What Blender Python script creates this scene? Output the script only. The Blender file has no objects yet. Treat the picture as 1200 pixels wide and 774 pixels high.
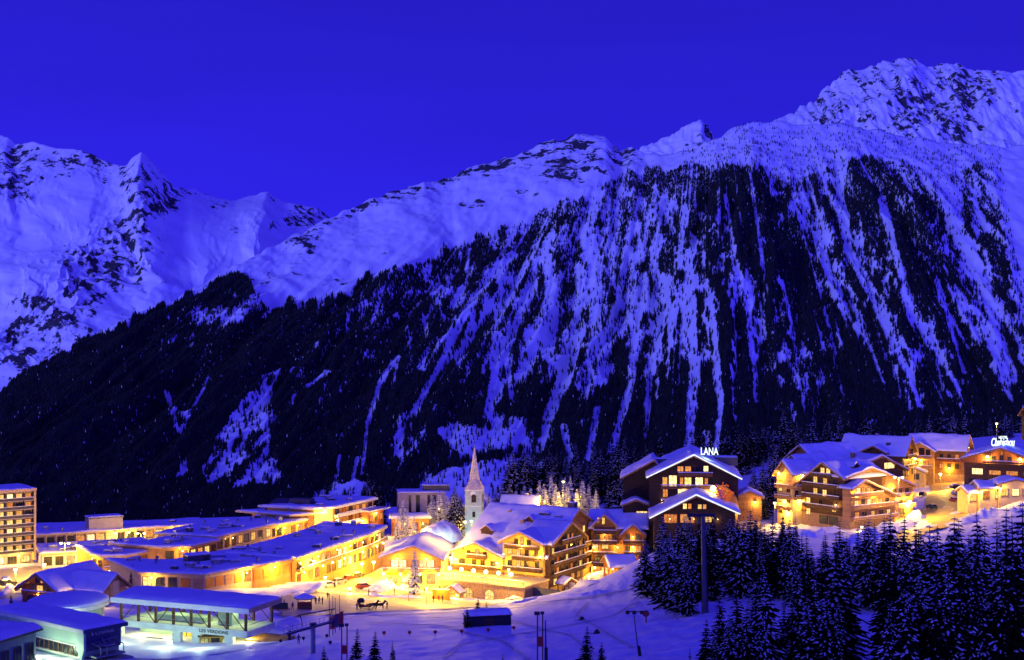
import bpy, bmesh, math, random
import numpy as np
from mathutils import Vector, Matrix

R = math.radians
random.seed(11)
rng = np.random.default_rng(11)
SC = bpy.context.scene
COL = SC.collection
F, HY, CX = 1648.0, 390.0, 600.0      # focal length in pixels of the 1200 px wide photograph, horizon row, centre column

# ------------------------------------------------------------------ materials
def nodes_of(name):
    m = bpy.data.materials.new(name); m.use_nodes = True
    nt = m.node_tree; nt.nodes.clear()
    out = nt.nodes.new('ShaderNodeOutputMaterial')
    return m, nt, out

def lk(nt, a, b): nt.links.new(a, b)

def tex_noise(nt, scale, detail=4, coord='Object', rough=.55, vec=None):
    n = nt.nodes.new('ShaderNodeTexNoise'); n.inputs['Scale'].default_value = scale
    n.inputs['Detail'].default_value = detail; n.inputs['Roughness'].default_value = rough
    if vec is None:
        tc = nt.nodes.new('ShaderNodeTexCoord'); lk(nt, tc.outputs[coord], n.inputs['Vector'])
    else: lk(nt, vec, n.inputs['Vector'])
    return n

def scaled(nt, sx, sy, sz, coord='Object'):
    tc = nt.nodes.new('ShaderNodeTexCoord'); mp = nt.nodes.new('ShaderNodeMapping')
    mp.inputs['Scale'].default_value = (sx, sy, sz)
    lk(nt, tc.outputs[coord], mp.inputs['Vector']); return mp.outputs['Vector']

def ramp(nt, fac, stops):
    r = nt.nodes.new('ShaderNodeValToRGB'); e = r.color_ramp.elements
    while len(e) < len(stops): e.new(.5)
    for el, (p, c) in zip(e, stops):
        el.position = p; el.color = (*c, 1) if len(c) == 3 else c
    lk(nt, fac, r.inputs['Fac']); return r.outputs['Color']

def bumped(nt, bsdf, hsrc, strength, dist):
    b = nt.nodes.new('ShaderNodeBump'); b.inputs['Strength'].default_value = strength
    b.inputs['Distance'].default_value = dist
    lk(nt, hsrc, b.inputs['Height']); lk(nt, b.outputs['Normal'], bsdf.inputs['Normal'])

def M(name, c, rough=.8, var=.2, scale=1.2, bump=.0, bdist=.05, metal=0.0, spec=.3, stretch=None):
    m, nt, out = nodes_of(name)
    p = nt.nodes.new('ShaderNodeBsdfPrincipled')
    p.inputs['Roughness'].default_value = rough; p.inputs['Metallic'].default_value = metal
    p.inputs['Specular IOR Level'].default_value = spec
    vec = scaled(nt, *stretch) if stretch else None
    n = tex_noise(nt, scale, 5, vec=vec)
    a = tuple(x * (1 - var) for x in c); b = tuple(min(1, x * (1 + var)) for x in c)
    lk(nt, ramp(nt, n.outputs['Fac'], [(.3, a), (.7, b)]), p.inputs['Base Color'])
    if bump: bumped(nt, p, n.outputs['Fac'], bump, bdist)
    lk(nt, p.outputs[0], out.inputs[0]); return m

def M_boards(name, c, horizontal=True, pitch=.22, var=.3):
    """timber cladding: boards with dark joints"""
    m, nt, out = nodes_of(name)
    p = nt.nodes.new('ShaderNodeBsdfPrincipled'); p.inputs['Roughness'].default_value = .75
    p.inputs['Specular IOR Level'].default_value = .25
    tc = nt.nodes.new('ShaderNodeTexCoord'); sp = nt.nodes.new('ShaderNodeSeparateXYZ'); lk(nt, tc.outputs['Object'], sp.inputs[0])
    if horizontal: src = sp.outputs['Z']
    else:
        ad = nt.nodes.new('ShaderNodeMath'); lk(nt, sp.outputs['X'], ad.inputs[0]); lk(nt, sp.outputs['Y'], ad.inputs[1]); src = ad.outputs[0]
    mu = nt.nodes.new('ShaderNodeMath'); mu.operation = 'DIVIDE'; mu.inputs[1].default_value = pitch; lk(nt, src, mu.inputs[0])
    fr = nt.nodes.new('ShaderNodeMath'); fr.operation = 'FRACT'; lk(nt, mu.outputs[0], fr.inputs[0])
    fl = nt.nodes.new('ShaderNodeMath'); fl.operation = 'FLOOR'; lk(nt, mu.outputs[0], fl.inputs[0])
    wn = nt.nodes.new('ShaderNodeTexWhiteNoise'); wn.noise_dimensions = '1D'; lk(nt, fl.outputs[0], wn.inputs['W'])
    n = tex_noise(nt, .8, 5)
    mx = nt.nodes.new('ShaderNodeMath'); mx.operation = 'ADD'; lk(nt, wn.outputs['Value'], mx.inputs[0]); lk(nt, n.outputs['Fac'], mx.inputs[1])
    a = tuple(x * (1 - var) for x in c); b = tuple(min(1, x * (1 + var)) for x in c)
    col = ramp(nt, mx.outputs[0], [(.35, a), (1.0, b)])
    joint = ramp(nt, fr.outputs[0], [(0, (.25,) * 3), (.12, (1,) * 3)])
    mm = nt.nodes.new('ShaderNodeMix'); mm.data_type = 'RGBA'; mm.blend_type = 'MULTIPLY'; mm.inputs['Factor'].default_value = 1
    lk(nt, col, mm.inputs['A']); lk(nt, joint, mm.inputs['B']); lk(nt, mm.outputs['Result'], p.inputs['Base Color'])
    bumped(nt, p, fr.outputs[0], .4, .04)
    lk(nt, p.outputs[0], out.inputs[0]); return m

def M_snow(name, c=(.86, .87, .9), s1=.35, s2=2.4, b1=.35, d1=.5, rough=.6, corduroy=0):
    m, nt, out = nodes_of(name)
    p = nt.nodes.new('ShaderNodeBsdfPrincipled'); p.inputs['Roughness'].default_value = rough
    p.inputs['Specular IOR Level'].default_value = .15
    n1 = tex_noise(nt, s1, 6); n2 = tex_noise(nt, s2, 5)
    ad = nt.nodes.new('ShaderNodeMath'); ad.operation = 'MULTIPLY_ADD'; ad.inputs[1].default_value = .35
    lk(nt, n2.outputs['Fac'], ad.inputs[0]); lk(nt, n1.outputs['Fac'], ad.inputs[2])
    a = tuple(x * .9 for x in c)
    lk(nt, ramp(nt, n1.outputs['Fac'], [(.3, a), (.65, c)]), p.inputs['Base Color'])
    h = ad.outputs[0]
    if corduroy:                       # lines left by the piste machine and by skis
        vec = scaled(nt, .34, .92, 1); w = nt.nodes.new('ShaderNodeTexWave'); w.inputs['Scale'].default_value = .26; w.inputs['Distortion'].default_value = 5; w.inputs['Detail'].default_value = 4; w.inputs['Detail Scale'].default_value = .5
        lk(nt, vec, w.inputs['Vector']); a2 = nt.nodes.new('ShaderNodeMath'); a2.operation = 'MULTIPLY_ADD'; a2.inputs[1].default_value = corduroy; lk(nt, w.outputs['Fac'], a2.inputs[0]); lk(nt, h, a2.inputs[2]); h = a2.outputs[0]
    bumped(nt, p, h, b1, d1)
    lk(nt, p.outputs[0], out.inputs[0]); return m

def M_emit(name, c, strength, var=.5, objvar=.0, scale=1.6, c2=None):
    """a lamp, a lit window or a sign: uneven like a room behind glass"""
    m, nt, out = nodes_of(name)
    e = nt.nodes.new('ShaderNodeEmission')
    n = tex_noise(nt, scale, 3)
    c2 = c2 or c
    lo = tuple(x * (1 - var) for x in c2)
    col = ramp(nt, n.outputs['Fac'], [(.3, lo), (.62, c)])
    oi = nt.nodes.new('ShaderNodeObjectInfo')
    if objvar:
        hue = ramp(nt, oi.outputs['Random'], [(0, (1, .45, .3)), (.35, (1, .85, .8)), (1, (1, 1, 1))])
        mm = nt.nodes.new('ShaderNodeMix'); mm.data_type = 'RGBA'; mm.blend_type = 'MULTIPLY'; mm.inputs['Factor'].default_value = 1
        lk(nt, col, mm.inputs['A']); lk(nt, hue, mm.inputs['B']); col = mm.outputs['Result']
        ma = nt.nodes.new('ShaderNodeMapRange'); ma.inputs['To Min'].default_value = strength * (1 - objvar); ma.inputs['To Max'].default_value = strength * (1 + objvar)
        lk(nt, oi.outputs['Random'], ma.inputs['Value']); lk(nt, ma.outputs[0], e.inputs['Strength'])
    else: e.inputs['Strength'].default_value = strength
    lk(nt, col, e.inputs['Color']); lk(nt, e.outputs[0], out.inputs[0])
    m.cycles.emission_sampling = 'NONE'
    return m

MT = dict(
    snow=M_snow('snow'), roof_snow=M_snow('roof_snow', s1=.5, s2=3, b1=.25, d1=.25),
    piste=M_snow('piste_snow', s1=.12, s2=.9, b1=.5, d1=1.2, corduroy=.12), track=M_snow('track_snow', (.62, .62, .66), b1=.5),
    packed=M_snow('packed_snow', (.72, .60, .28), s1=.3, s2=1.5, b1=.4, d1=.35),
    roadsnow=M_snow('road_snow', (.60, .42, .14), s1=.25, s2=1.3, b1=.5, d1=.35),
    bough_snow=M('bough_snow', (.8, .82, .86), .7, .1),
    needles=M('needles', (.013, .019, .006), .9, .35, 1.5, spec=.03), far_needles=M('far_needles', (.022, .024, .026), .9, .3, .05, spec=.03), bark=M('bark', (.06, .045, .035), .9, .3, 3, .4),
    wood_dark=M_boards('dark_timber', (.075, .036, .02)), wood_black=M_boards('blackened_timber', (.030, .016, .012)), wood_mid=M_boards('brown_timber', (.19, .085, .035)),
    wood_light=M_boards('honey_timber', (.40, .21, .085)), wood_red=M_boards('red_timber', (.24, .08, .032), False),
    beam=M('beam', (.10, .05, .028), .8, .3, 2, .2), beam_light=M('light_beam', (.36, .2, .09), .8, .25, 2, .2),
    plaster=M('plaster', (.60, .44, .20), .9, .14, .8, .15), yellow_render=M('yellow_render', (.62, .44, .11), .9, .14, .8, .15), ochre=M('ochre_render', (.56, .29, .07), .9, .16, .7, .15),
    concrete=M('concrete', (.36, .31, .31), .9, .16, .6, .2), pale=M('pale_render', (.66, .64, .6), .85, .1, .6, .1),
    stone=M('rubble_stone', (.36, .22, .11), .9, .45, 2.2, .8, .12), white=M('white_paint', (.74, .76, .74), .6, .08, .5, .05),
    church_render=M('church_render', (.38, .43, .44), .9, .16, .8, .2), mint=M('mint_concrete', (.60, .72, .60), .7, .12, .5, .05), green=M('green_sheet', (.34, .48, .42), .5, .08, .5), navy=M('navy_sheet', (.05, .06, .12), .5, .15, .6),
    teal=M('teal_sheet', (.10, .17, .18), .5, .15, .6), yellow=M('yellow_paint', (.68, .48, .06), .5, .12, .8),
    orange=M('orange_paint', (.58, .20, .02), .6, .12, .8), red=M('red_paint', (.45, .05, .04), .6, .15, .8),
    metal=M('grey_metal', (.30, .31, .33), .45, .2, 1, metal=.6), metal_dark=M('dark_metal', (.05, .05, .055), .5, .2, 1, metal=.4),
    rubber=M('rubber', (.02, .02, .02), .8), slate=M('slate', (.09, .085, .09), .8, .2, 2),
    glass=M('dark_glass', (.015, .018, .025), .08, .1, spec=.6), tarp=M('dark_canvas', (.03, .035, .04), .8, .2),
    skin=M('skin', (.5, .33, .25), .6), cloth_dark=M('dark_cloth', (.03, .03, .04), .9), cloth_blue=M('blue_cloth', (.05, .08, .2), .9),
    cloth_red=M('red_cloth', (.35, .05, .05), .9), hide=M('horse_hide', (.05, .03, .02), .7, .3, 2),
    win=M_emit('lit_window', (1, .74, .22), 1.5, .6, .35, 1.3, (1, .46, .08)),
    win_white=M_emit('bright_window', (1, .84, .42), 2.2, .45, .2, 1.3, (1, .6, .16)),
    win_red=M_emit('curtained_window', (1, .42, .12), 1.0, .6, .3, 1.6, (.9, .2, .05)),
    win_green=M_emit('greenish_window', (.72, .9, .42), .9, .7, .2, .8, (.6, .55, .15)),
    globe=M_emit('lamp_globe', (1, .80, .36), 7, .1), globe_white=M_emit('white_lamp', (.85, .95, 1), 5, .1),
    globe_green=M_emit('greenish_lamp', (.8, 1, .8), 5, .1), sign=M_emit('sign_letters', (.80, .93, 1), 1.7, .12),
    edge=M_emit('edge_light', (.78, .82, 1), 1.5, .3), redlamp=M_emit('red_lamp', (1, .12, .1), 3, .1),
    fairy=M_emit('fairy_lights', (1, .16, .03), .85, .6), fairy_pink=M_emit('pink_fairy_lights', (.42, .07, .42), .7, .6), pylon=M('pylon_metal', (.12, .12, .13), .5, .2, 1, metal=.4),
)

# ------------------------------------------------------------------ mesh builder
class MB:
    def __init__(s): s.v = []; s.f = []; s.m = []
    def add(s, vs, fs, m=0):
        o = len(s.v); s.v += [tuple(p) for p in vs]; s.f += [tuple(o + i for i in f) for f in fs]; s.m += [m] * len(fs); return s
    def box(s, x0, x1, y0, y1, z0, z1, m=0):
        return s.add([(x0, y0, z0), (x1, y0, z0), (x1, y1, z0), (x0, y1, z0), (x0, y0, z1), (x1, y0, z1), (x1, y1, z1), (x0, y1, z1)],
                     [(3, 2, 1, 0), (4, 5, 6, 7), (0, 1, 5, 4), (1, 2, 6, 5), (2, 3, 7, 6), (3, 0, 4, 7)], m)
    def prism(s, poly, c0, c1, axis='y', m=0):
        """polygon (a, z) swept along an axis ('y' or 'x'), or (x, y) swept in z"""
        def P(a, b, c): return (a, c, b) if axis == 'y' else (c, a, b) if axis == 'x' else (a, b, c)
        n = len(poly)
        vs = [P(a, b, c0) for a, b in poly] + [P(a, b, c1) for a, b in poly]
        fs = [tuple(range(n)), tuple(range(2 * n - 1, n - 1, -1))] + [(i, i + n, (i + 1) % n + n, (i + 1) % n) for i in range(n)]
        return s.add(vs, fs, m)
    def tube(s, p0, p1, r0, r1=None, n=8, m=0):
        r1 = r0 if r1 is None else r1
        p0 = Vector(p0); p1 = Vector(p1); d = (p1 - p0).normalized()
        a = d.orthogonal().normalized(); b = d.cross(a)
        vs = []
        for p, r in ((p0, r0), (p1, r1)):
            vs += [p + (a * math.cos(t) + b * math.sin(t)) * r for t in (2 * math.pi * i / n for i in range(n))]
        fs = [(i, (i + 1) % n, (i + 1) % n + n, i + n) for i in range(n)] + [tuple(range(n - 1, -1, -1)), tuple(range(n, 2 * n))]
        return s.add(vs, fs, m)
    def lathe(s, prof, n=12, c=(0, 0), m=0):
        vs = [(c[0] + r * math.cos(2 * math.pi * i / n), c[1] + r * math.sin(2 * math.pi * i / n), z) for r, z in prof for i in range(n)]
        fs = [(j * n + i, j * n + (i + 1) % n, (j + 1) * n + (i + 1) % n, (j + 1) * n + i) for j in range(len(prof) - 1) for i in range(n)]
        fs += [tuple(range(n - 1, -1, -1)), tuple(range((len(prof) - 1) * n, len(prof) * n))]
        return s.add(vs, fs, m)
    def ball(s, c, r, m=0, n=8, k=6, sq=(1, 1, 1)):
        pr = [(max(1e-3, math.sin(math.pi * j / k)), -math.cos(math.pi * j / k)) for j in range(k + 1)]
        o = len(s.v); s.lathe([(a * r, b * r) for a, b in pr], n, m=m)
        for i in range(o, len(s.v)):
            x, y, z = s.v[i]; s.v[i] = (c[0] + x * sq[0], c[1] + y * sq[1], c[2] + z * sq[2])
        return s
    def mesh(s, name, mats, smooth=False):
        me = bpy.data.meshes.new(name); me.from_pydata(s.v, [], s.f)
        for m in (mats if isinstance(mats, (list, tuple)) else [mats]): me.materials.append(MT[m] if isinstance(m, str) else m)
        me.polygons.foreach_set('material_index', s.m)
        if smooth: me.polygons.foreach_set('use_smooth', [True] * len(s.f))
        me.validate(); me.update(); return me
    def build(s, name, mats, parent=None, loc=(0, 0, 0), rz=0, smooth=False):
        return link(name, s.mesh(name, mats, smooth), parent, loc, rz)

def link(name, data, parent=None, loc=(0, 0, 0), rz=0):
    o = bpy.data.objects.new(name, data); COL.objects.link(o)
    o.location = loc; o.rotation_euler = (0, 0, rz)
    if parent is not None: o.parent = parent
    return o
def tag(o, label, cat, group=None, kind=None):
    o['label'] = label; o['category'] = cat
    if group: o['group'] = group
    if kind: o['kind'] = kind
    return o
def thing(name, label, cat, loc=(0, 0, 0), rz=0, group=None):
    return tag(link(name, None, None, loc, rz), label, cat, group)
def copy_tree(o, parent=None):
    c = o.copy(); COL.objects.link(c); c.parent = parent
    for ch in list(o.children): copy_tree(ch, c)
    return c
def structure(o): o['kind'] = 'structure'; return o

def np_mesh(name, V, Q, mats, mi=None, smooth=True, attrs=None):
    """V (n,3) and Q (m,k) index array -> mesh, fast"""
    me = bpy.data.meshes.new(name); k = Q.shape[1]
    me.vertices.add(len(V)); me.vertices.foreach_set('co', V.astype(np.float32).ravel())
    me.loops.add(Q.size); me.loops.foreach_set('vertex_index', Q.astype(np.int32).ravel())
    me.polygons.add(len(Q)); me.polygons.foreach_set('loop_start', np.arange(0, Q.size, k, dtype=np.int32))
    for m in mats: me.materials.append(MT[m] if isinstance(m, str) else m)
    if mi is not None: me.polygons.foreach_set('material_index', mi.astype(np.int32))
    me.update(calc_edges=True)
    me.polygons.foreach_set('use_smooth', np.full(len(Q), smooth))
    for an, av in (attrs or {}).items():
        a = me.attributes.new(an, 'FLOAT', 'POINT'); a.data.foreach_set('value', av.astype(np.float32).ravel())
    me.update(); return me

# ------------------------------------------------------------------ numpy noise
_perm = rng.permutation(512); _perm = np.concatenate([_perm, _perm, _perm])
_grad = rng.uniform(-1, 1, 512)
def vnoise(x, y):
    xi = np.floor(x).astype(int); yi = np.floor(y).astype(int); xf = x - xi; yf = y - yi
    u = xf * xf * (3 - 2 * xf); v = yf * yf * (3 - 2 * yf)
    def h(a, b): return _grad[_perm[(_perm[a & 511] + b) & 511]]
    return (h(xi, yi) * (1 - u) + h(xi + 1, yi) * u) * (1 - v) + (h(xi, yi + 1) * (1 - u) + h(xi + 1, yi + 1) * u) * v
def fbm(x, y, o=5, g=.5):
    s = 0; a = 1; t = 0
    for i in range(o):
        s = s + a * vnoise(x + 17.3 * i, y + 9.1 * i); t += a; a *= g; x = x * 2.03; y = y * 2.03
    return s / t * 1.6
def ridged(x, y, o=5, g=.5):
    s = 0; a = 1; t = 0
    for i in range(o):
        s = s + a * (1 - 2 * np.abs(vnoise(x + 31.7 * i, y + 5.3 * i))); t += a; a *= g; x = x * 2.07; y = y * 2.07
    return s / t
def sst(a, b, x):
    t = np.clip((x - a) / (b - a), 0, 1); return t * t * (3 - 2 * t)
def interp(pts, x):
    a = np.array(pts, float); return np.interp(x, a[:, 0], a[:, 1])
def seg_dist(px, py, line):
    """distance to a polyline and the position along it 0..1"""
    best = np.full(px.shape, 1e9); along = np.zeros(px.shape); n = len(line) - 1
    for i in range(n):
        (ax, ay), (bx, by) = line[i], line[i + 1]
        dx, dy = bx - ax, by - ay
        t = np.clip(((px - ax) * dx + (py - ay) * dy) / (dx * dx + dy * dy + 1e-9), 0, 1)
        d = np.hypot(px - ax - t * dx, py - ay - t * dy)
        m = d < best; best = np.where(m, d, best); along = np.where(m, (i + t) / n, along)
    return best, along
def in_poly(px, py, poly):
    ins = np.zeros(np.shape(px), bool); j = len(poly) - 1
    for i in range(len(poly)):
        xi, yi = poly[i]; xj, yj = poly[j]
        c = ((yi > py) != (yj > py)) & (px < (xj - xi) * (py - yi) / (yj - yi + 1e-12) + xi)
        ins ^= c; j = i
    return ins

# ------------------------------------------------------------------ village ground
GC = [(-150,774,225),(60,774,232),(200,766,250),(310,748,262),(350,757,246),(450,774,222),(600,774,212),(740,774,205),(860,774,195),(960,774,185),
      (1080,774,178),(1200,774,172),(1350,774,165),(450,722,310),(600,712,345),(600,740,270),(740,735,258),(740,705,315),(400,735,280),
      (430,702,360),(520,712,352),(350,715,320),(540,705,374),(620,700,368),(700,692,388),(760,690,350),
      (400,665,420),(460,650,440),(487,690,385),(556,618,470),(480,625,480),(20,690,360),(47,706,300),(20,662,425),(130,655,440),(130,692,372),(230,690,350),
      (300,690,345),(345,690,362),(300,645,450),(400,630,470),(200,640,480),(60,640,480),
      (810,628,370),(760,650,360),(880,620,400),(960,616,410),(930,650,370),(1050,617,410),(960,700,270),(860,700,290),
      (1090,602,430),(1110,575,480),(1090,556,520),(1150,567,450),(1190,592,410),(1140,561,500),
      (1000,542,600),(900,548,600),(700,575,600),(1100,518,640),(1200,505,650),(1200,645,330),(1100,655,330),(1100,700,250),(1200,700,240),
      (400,608,600),(200,615,600),(0,620,600),(560,590,600)]
_g = np.array([((px - CX) * Y / F, Y, -(py - HY) * Y / F) for px, py, Y in GC])
def _U(r2): return np.where(r2 > 1e-12, .5 * r2 * np.log(r2 + 1e-12), 0)
_gx = _g[:, 0] / 100; _gy = _g[:, 1] / 100; _n = len(_g)
_K = _U((_gx[:, None] - _gx) ** 2 + (_gy[:, None] - _gy) ** 2) + np.eye(_n) * .02
_P = np.stack([np.ones(_n), _gx, _gy], 1)
_A = np.block([[_K, _P], [_P.T, np.zeros((3, 3))]])
_w = np.linalg.solve(_A, np.concatenate([_g[:, 2], np.zeros(3)]))
def ground(x, y):
    x = np.asarray(x, float); y = np.asarray(y, float); sh = np.broadcast(x, y).shape
    x = np.broadcast_to(x, sh).ravel(); y = np.broadcast_to(y, sh).ravel()
    yc = np.clip(y, 165, 640); pxc = np.clip(x / np.maximum(yc, 1) * F, -760, 760); xc = pxc * yc / F
    gx = xc / 100; gy = yc / 100
    z = _w[_n] + _w[_n + 1] * gx + _w[_n + 2] * gy
    for i in range(_n): z = z + _w[i] * _U((gx - _gx[i]) ** 2 + (gy - _gy[i]) ** 2)
    far = np.clip(y - 640, 0, None)
    z = z - np.minimum(far * .5, 60 + far * .16)
    near = np.clip(165 - y, 0, None)
    z = z + near * .10
    z = np.maximum(z, -330)
    return z.reshape(sh)
def gz(x, y): return float(ground(x, y))
def at(px, py, Y): return Vector(((px - CX) * Y / F, Y, -(py - HY) * Y / F))
def hit(px, py):
    """where the line of sight through a pixel of the photograph meets the ground"""
    Ys = np.arange(150., 900., 1.5); x = (px - CX) * Ys / F
    d = ground(x, Ys) + (py - HY) * Ys / F
    i = int(np.argmax(d > 0)) if (d > 0).any() else len(Ys) - 1
    Y = Ys[i] if i == 0 else Ys[i - 1] + 1.5 * (-d[i - 1]) / (d[i] - d[i - 1] + 1e-9)
    X = (px - CX) * Y / F
    return Vector((X, Y, gz(X, Y)))
def foot(px, Y):
    x = (px - CX) * Y / F; return Vector((x, Y, gz(x, Y)))
# ------------------------------------------------------------------ terrain sheet
def grid_quads(nr, nc):
    i = np.arange(nr * nc).reshape(nr, nc)
    return np.stack([i[:-1, :-1], i[:-1, 1:], i[1:, 1:], i[1:, :-1]], -1).reshape(-1, 4)

_px = np.arange(-300, 1505, 4.0)
_Y = np.concatenate([np.linspace(20, 150, 10), np.geomspace(155, 720, 300), np.linspace(740, 2300, 40)])
_PX, _YY = np.meshgrid(_px, _Y)
_X = (_PX - CX) * _YY / F
_Z = ground(_X, _YY)
_wild = sst(0, 1, (_PX - 700) / 120) * (_YY < 420)       # untouched snow on the slope under the trees: drifts
_Z = _Z + _wild * .5 * fbm(_X / 7, _YY / 7, 3) + .12 * fbm(_X / 3.1, _YY / 5, 3)
V = np.stack([_X, _YY, _Z], -1).reshape(-1, 3)
GROUND = structure(link('snow_ground', np_mesh('snow_ground', V, grid_quads(*_PX.shape), ['piste'])))

def drape(name, poly_px, mat, lift=.10, step=.9, jit=.0):
    """a sheet of packed snow laid over the ground; outline given as points seen in the photograph"""
    pw = [hit(*p) for p in poly_px]; poly = [(p.x, p.y) for p in pw]
    xs = [p[0] for p in poly]; ys = [p[1] for p in poly]
    nx = int((max(xs) - min(xs)) / step) + 2; ny = int((max(ys) - min(ys)) / step) + 2
    X, Y = np.meshgrid(np.linspace(min(xs), max(xs), nx), np.linspace(min(ys), max(ys), ny))
    Z = ground(X, Y) + lift + .05 * fbm(X / 2.5, Y / 2.5, 3)
    wob = 1.2 * fbm(X / 5, Y / 5, 2)
    q = grid_quads(ny, nx); cx = (X + wob).ravel()[q].mean(1); cy = (Y + wob).ravel()[q].mean(1)
    q = q[in_poly(cx, cy, poly)]
    used, inv = np.unique(q, return_inverse=True)
    Vv = np.stack([X, Y, Z], -1).reshape(-1, 3)[used]
    return structure(link(name, np_mesh(name, Vv, inv.reshape(-1, 4), [mat])))

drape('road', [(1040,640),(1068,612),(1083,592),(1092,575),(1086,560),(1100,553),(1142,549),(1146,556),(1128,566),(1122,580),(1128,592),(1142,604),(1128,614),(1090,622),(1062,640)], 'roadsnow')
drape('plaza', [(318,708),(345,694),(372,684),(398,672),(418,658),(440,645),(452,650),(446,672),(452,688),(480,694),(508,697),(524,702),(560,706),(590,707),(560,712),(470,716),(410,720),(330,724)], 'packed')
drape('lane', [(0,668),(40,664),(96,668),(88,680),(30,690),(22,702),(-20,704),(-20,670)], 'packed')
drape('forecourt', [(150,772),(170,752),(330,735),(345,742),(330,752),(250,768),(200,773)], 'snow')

# ------------------------------------------------------------------ mountains
def m_snowrock(name, rock=(.040, .038, .045), nscale=.02, stretch=(1, 1, 1)):
    m, nt, out = nodes_of(name)
    p = nt.nodes.new('ShaderNodeBsdfPrincipled'); p.inputs['Roughness'].default_value = .75; p.inputs['Specular IOR Level'].default_value = .1
    at_ = nt.nodes.new('ShaderNodeAttribute'); at_.attribute_name = 'rock'
    vec = scaled(nt, *stretch)
    n = tex_noise(nt, nscale, 8, rough=.68, vec=vec); n2 = tex_noise(nt, nscale * .35, 6)
    su = nt.nodes.new('ShaderNodeMath'); su.operation = 'MULTIPLY_ADD'; su.inputs[1].default_value = 2.3
    sb = nt.nodes.new('ShaderNodeMath'); sb.operation = 'SUBTRACT'; sb.inputs[1].default_value = .5
    lk(nt, n.outputs['Fac'], sb.inputs[0]); lk(nt, sb.outputs[0], su.inputs[0]); lk(nt, at_.outputs['Fac'], su.inputs[2])
    fac = ramp(nt, su.outputs[0], [(.47, (0,) * 3), (.56, (1,) * 3)])
    sn = ramp(nt, n2.outputs['Fac'], [(.3, (.76, .78, .82)), (.65, (.88, .89, .92))])
    rk = ramp(nt, n.outputs['Fac'], [(.35, tuple(x * .6 for x in rock)), (.7, tuple(x * 1.7 for x in rock))])
    mx = nt.nodes.new('ShaderNodeMix'); mx.data_type = 'RGBA'
    lk(nt, fac, mx.inputs['Factor']); lk(nt, sn, mx.inputs['A']); lk(nt, rk, mx.inputs['B'])
    lk(nt, mx.outputs['Result'], p.inputs['Base Color'])
    bumped(nt, p, n.outputs['Fac'], .25, 8)
    lk(nt, p.outputs[0], out.inputs[0]); return m

def massif(name, ridge, base_py, yb, yr, px0, px1, dpx, nrow, disp, rockf, mat, back=(700, .7), nback=14, warp=0):
    px = np.arange(px0, px1, dpx); nc = len(px)
    rpy = interp(ridge, px); Yb = interp(yb, px); Yr = interp(yr, px)
    zb = -(base_py - HY) * Yb / F; zr = -(rpy - HY) * Yr / F
    tp = np.linspace(0, 1, nrow)[:, None]
    py = base_py + (rpy - base_py) * tp
    q = (py - HY) / F
    s = np.clip((-q * Yb - zb) / ((zr - zb) + q * (Yr - Yb)), 0, 1)
    Yv = Yb + (Yr - Yb) * s; Zv = zb + (zr - zb) * s
    Xv = (px - CX) * Yv / F * np.ones_like(s)
    # off the plane, along the slope's normal (in the depth-height plane)
    ln = np.hypot(Yr - Yb, zr - zb); nY = -(zr - zb) / ln; nZ = (Yr - Yb) / ln
    PXg = px + 0 * s
    d, dz = disp(PXg, py, s, Xv, Yv)
    Yv = Yv + nY * d; Zv = Zv + nZ * d + dz
    Xv = (px + warp * (1 - s) ** .6 * fbm(PXg / 55, py / 45 + 3, 4) - CX) / F * Yv
    bk = np.linspace(0, 1, nback + 1)[1:, None]
    Yk = Yv[-1] + back[0] * bk; Zk = Zv[-1] - back[0] * back[1] * bk ** 1.1 + 25 * fbm(Xv[-1] / 160 + 0 * bk, Yk / 160, 4) * bk
    Xk = (px - CX) / F * Yv[-1] + 0 * bk
    X = np.vstack([Xv, Xk]); Y = np.vstack([Yv, Yk]); Z = np.vstack([Zv, Zk])
    ppx = CX + F * X / Y; ppy = HY - F * Z / Y
    rock = rockf(ppx, ppy, np.vstack([s, np.ones_like(Xk)]), X, Y, Z)
    rock = np.minimum(rock, .30 + .26 * rock)
    o = link(name, np_mesh(name, np.stack([X, Y, Z], -1).reshape(-1, 3), grid_quads(*X.shape), [mat], attrs={'rock': rock}))
    structure(o)
    return dict(X=Xv, Y=Yv, Z=Zv, px=ppx[:nrow], py=ppy[:nrow])

RIDGE = [(-300,600),(-60,492),(0,458),(50,428),(105,393),(165,368),(228,341),(285,309),(330,288),(360,272),(390,257),(417,244),(450,229),(475,220),(505,214),(532,210),(548,200),(562,194),(592,186),(620,178),(645,168),(663,163),(680,161),(700,157),(709,161),(718,172),(728,180),(740,174),(756,181),(790,181),(815,176),(835,164),(855,154),(879,146),(905,145),(932,148),(960,147),(989,145),(1020,152),(1055,161),(1107,167),(1151,172),(1200,172),(1300,182),(1500,190)]
TL = [(-300,560),(0,461),(105,396),(228,345),(262,327),(278,322),(290,332),(304,350),(322,364),(350,358),(400,346),(440,326),(505,303),(550,283),(593,270),(646,246),(698,224),(730,211),(760,199),(800,196),(853,190),(888,199),(927,216),(960,208),(984,201),(1002,186),(1050,190),(1098,216),(1120,202),(1147,190),(1164,196),(1176,262),(1188,350),(1200,390),(1500,430)]
GAX, GAY = 830., -130.
def gcoord(px, py): return (px - GAX) / (py - GAY)
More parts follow.
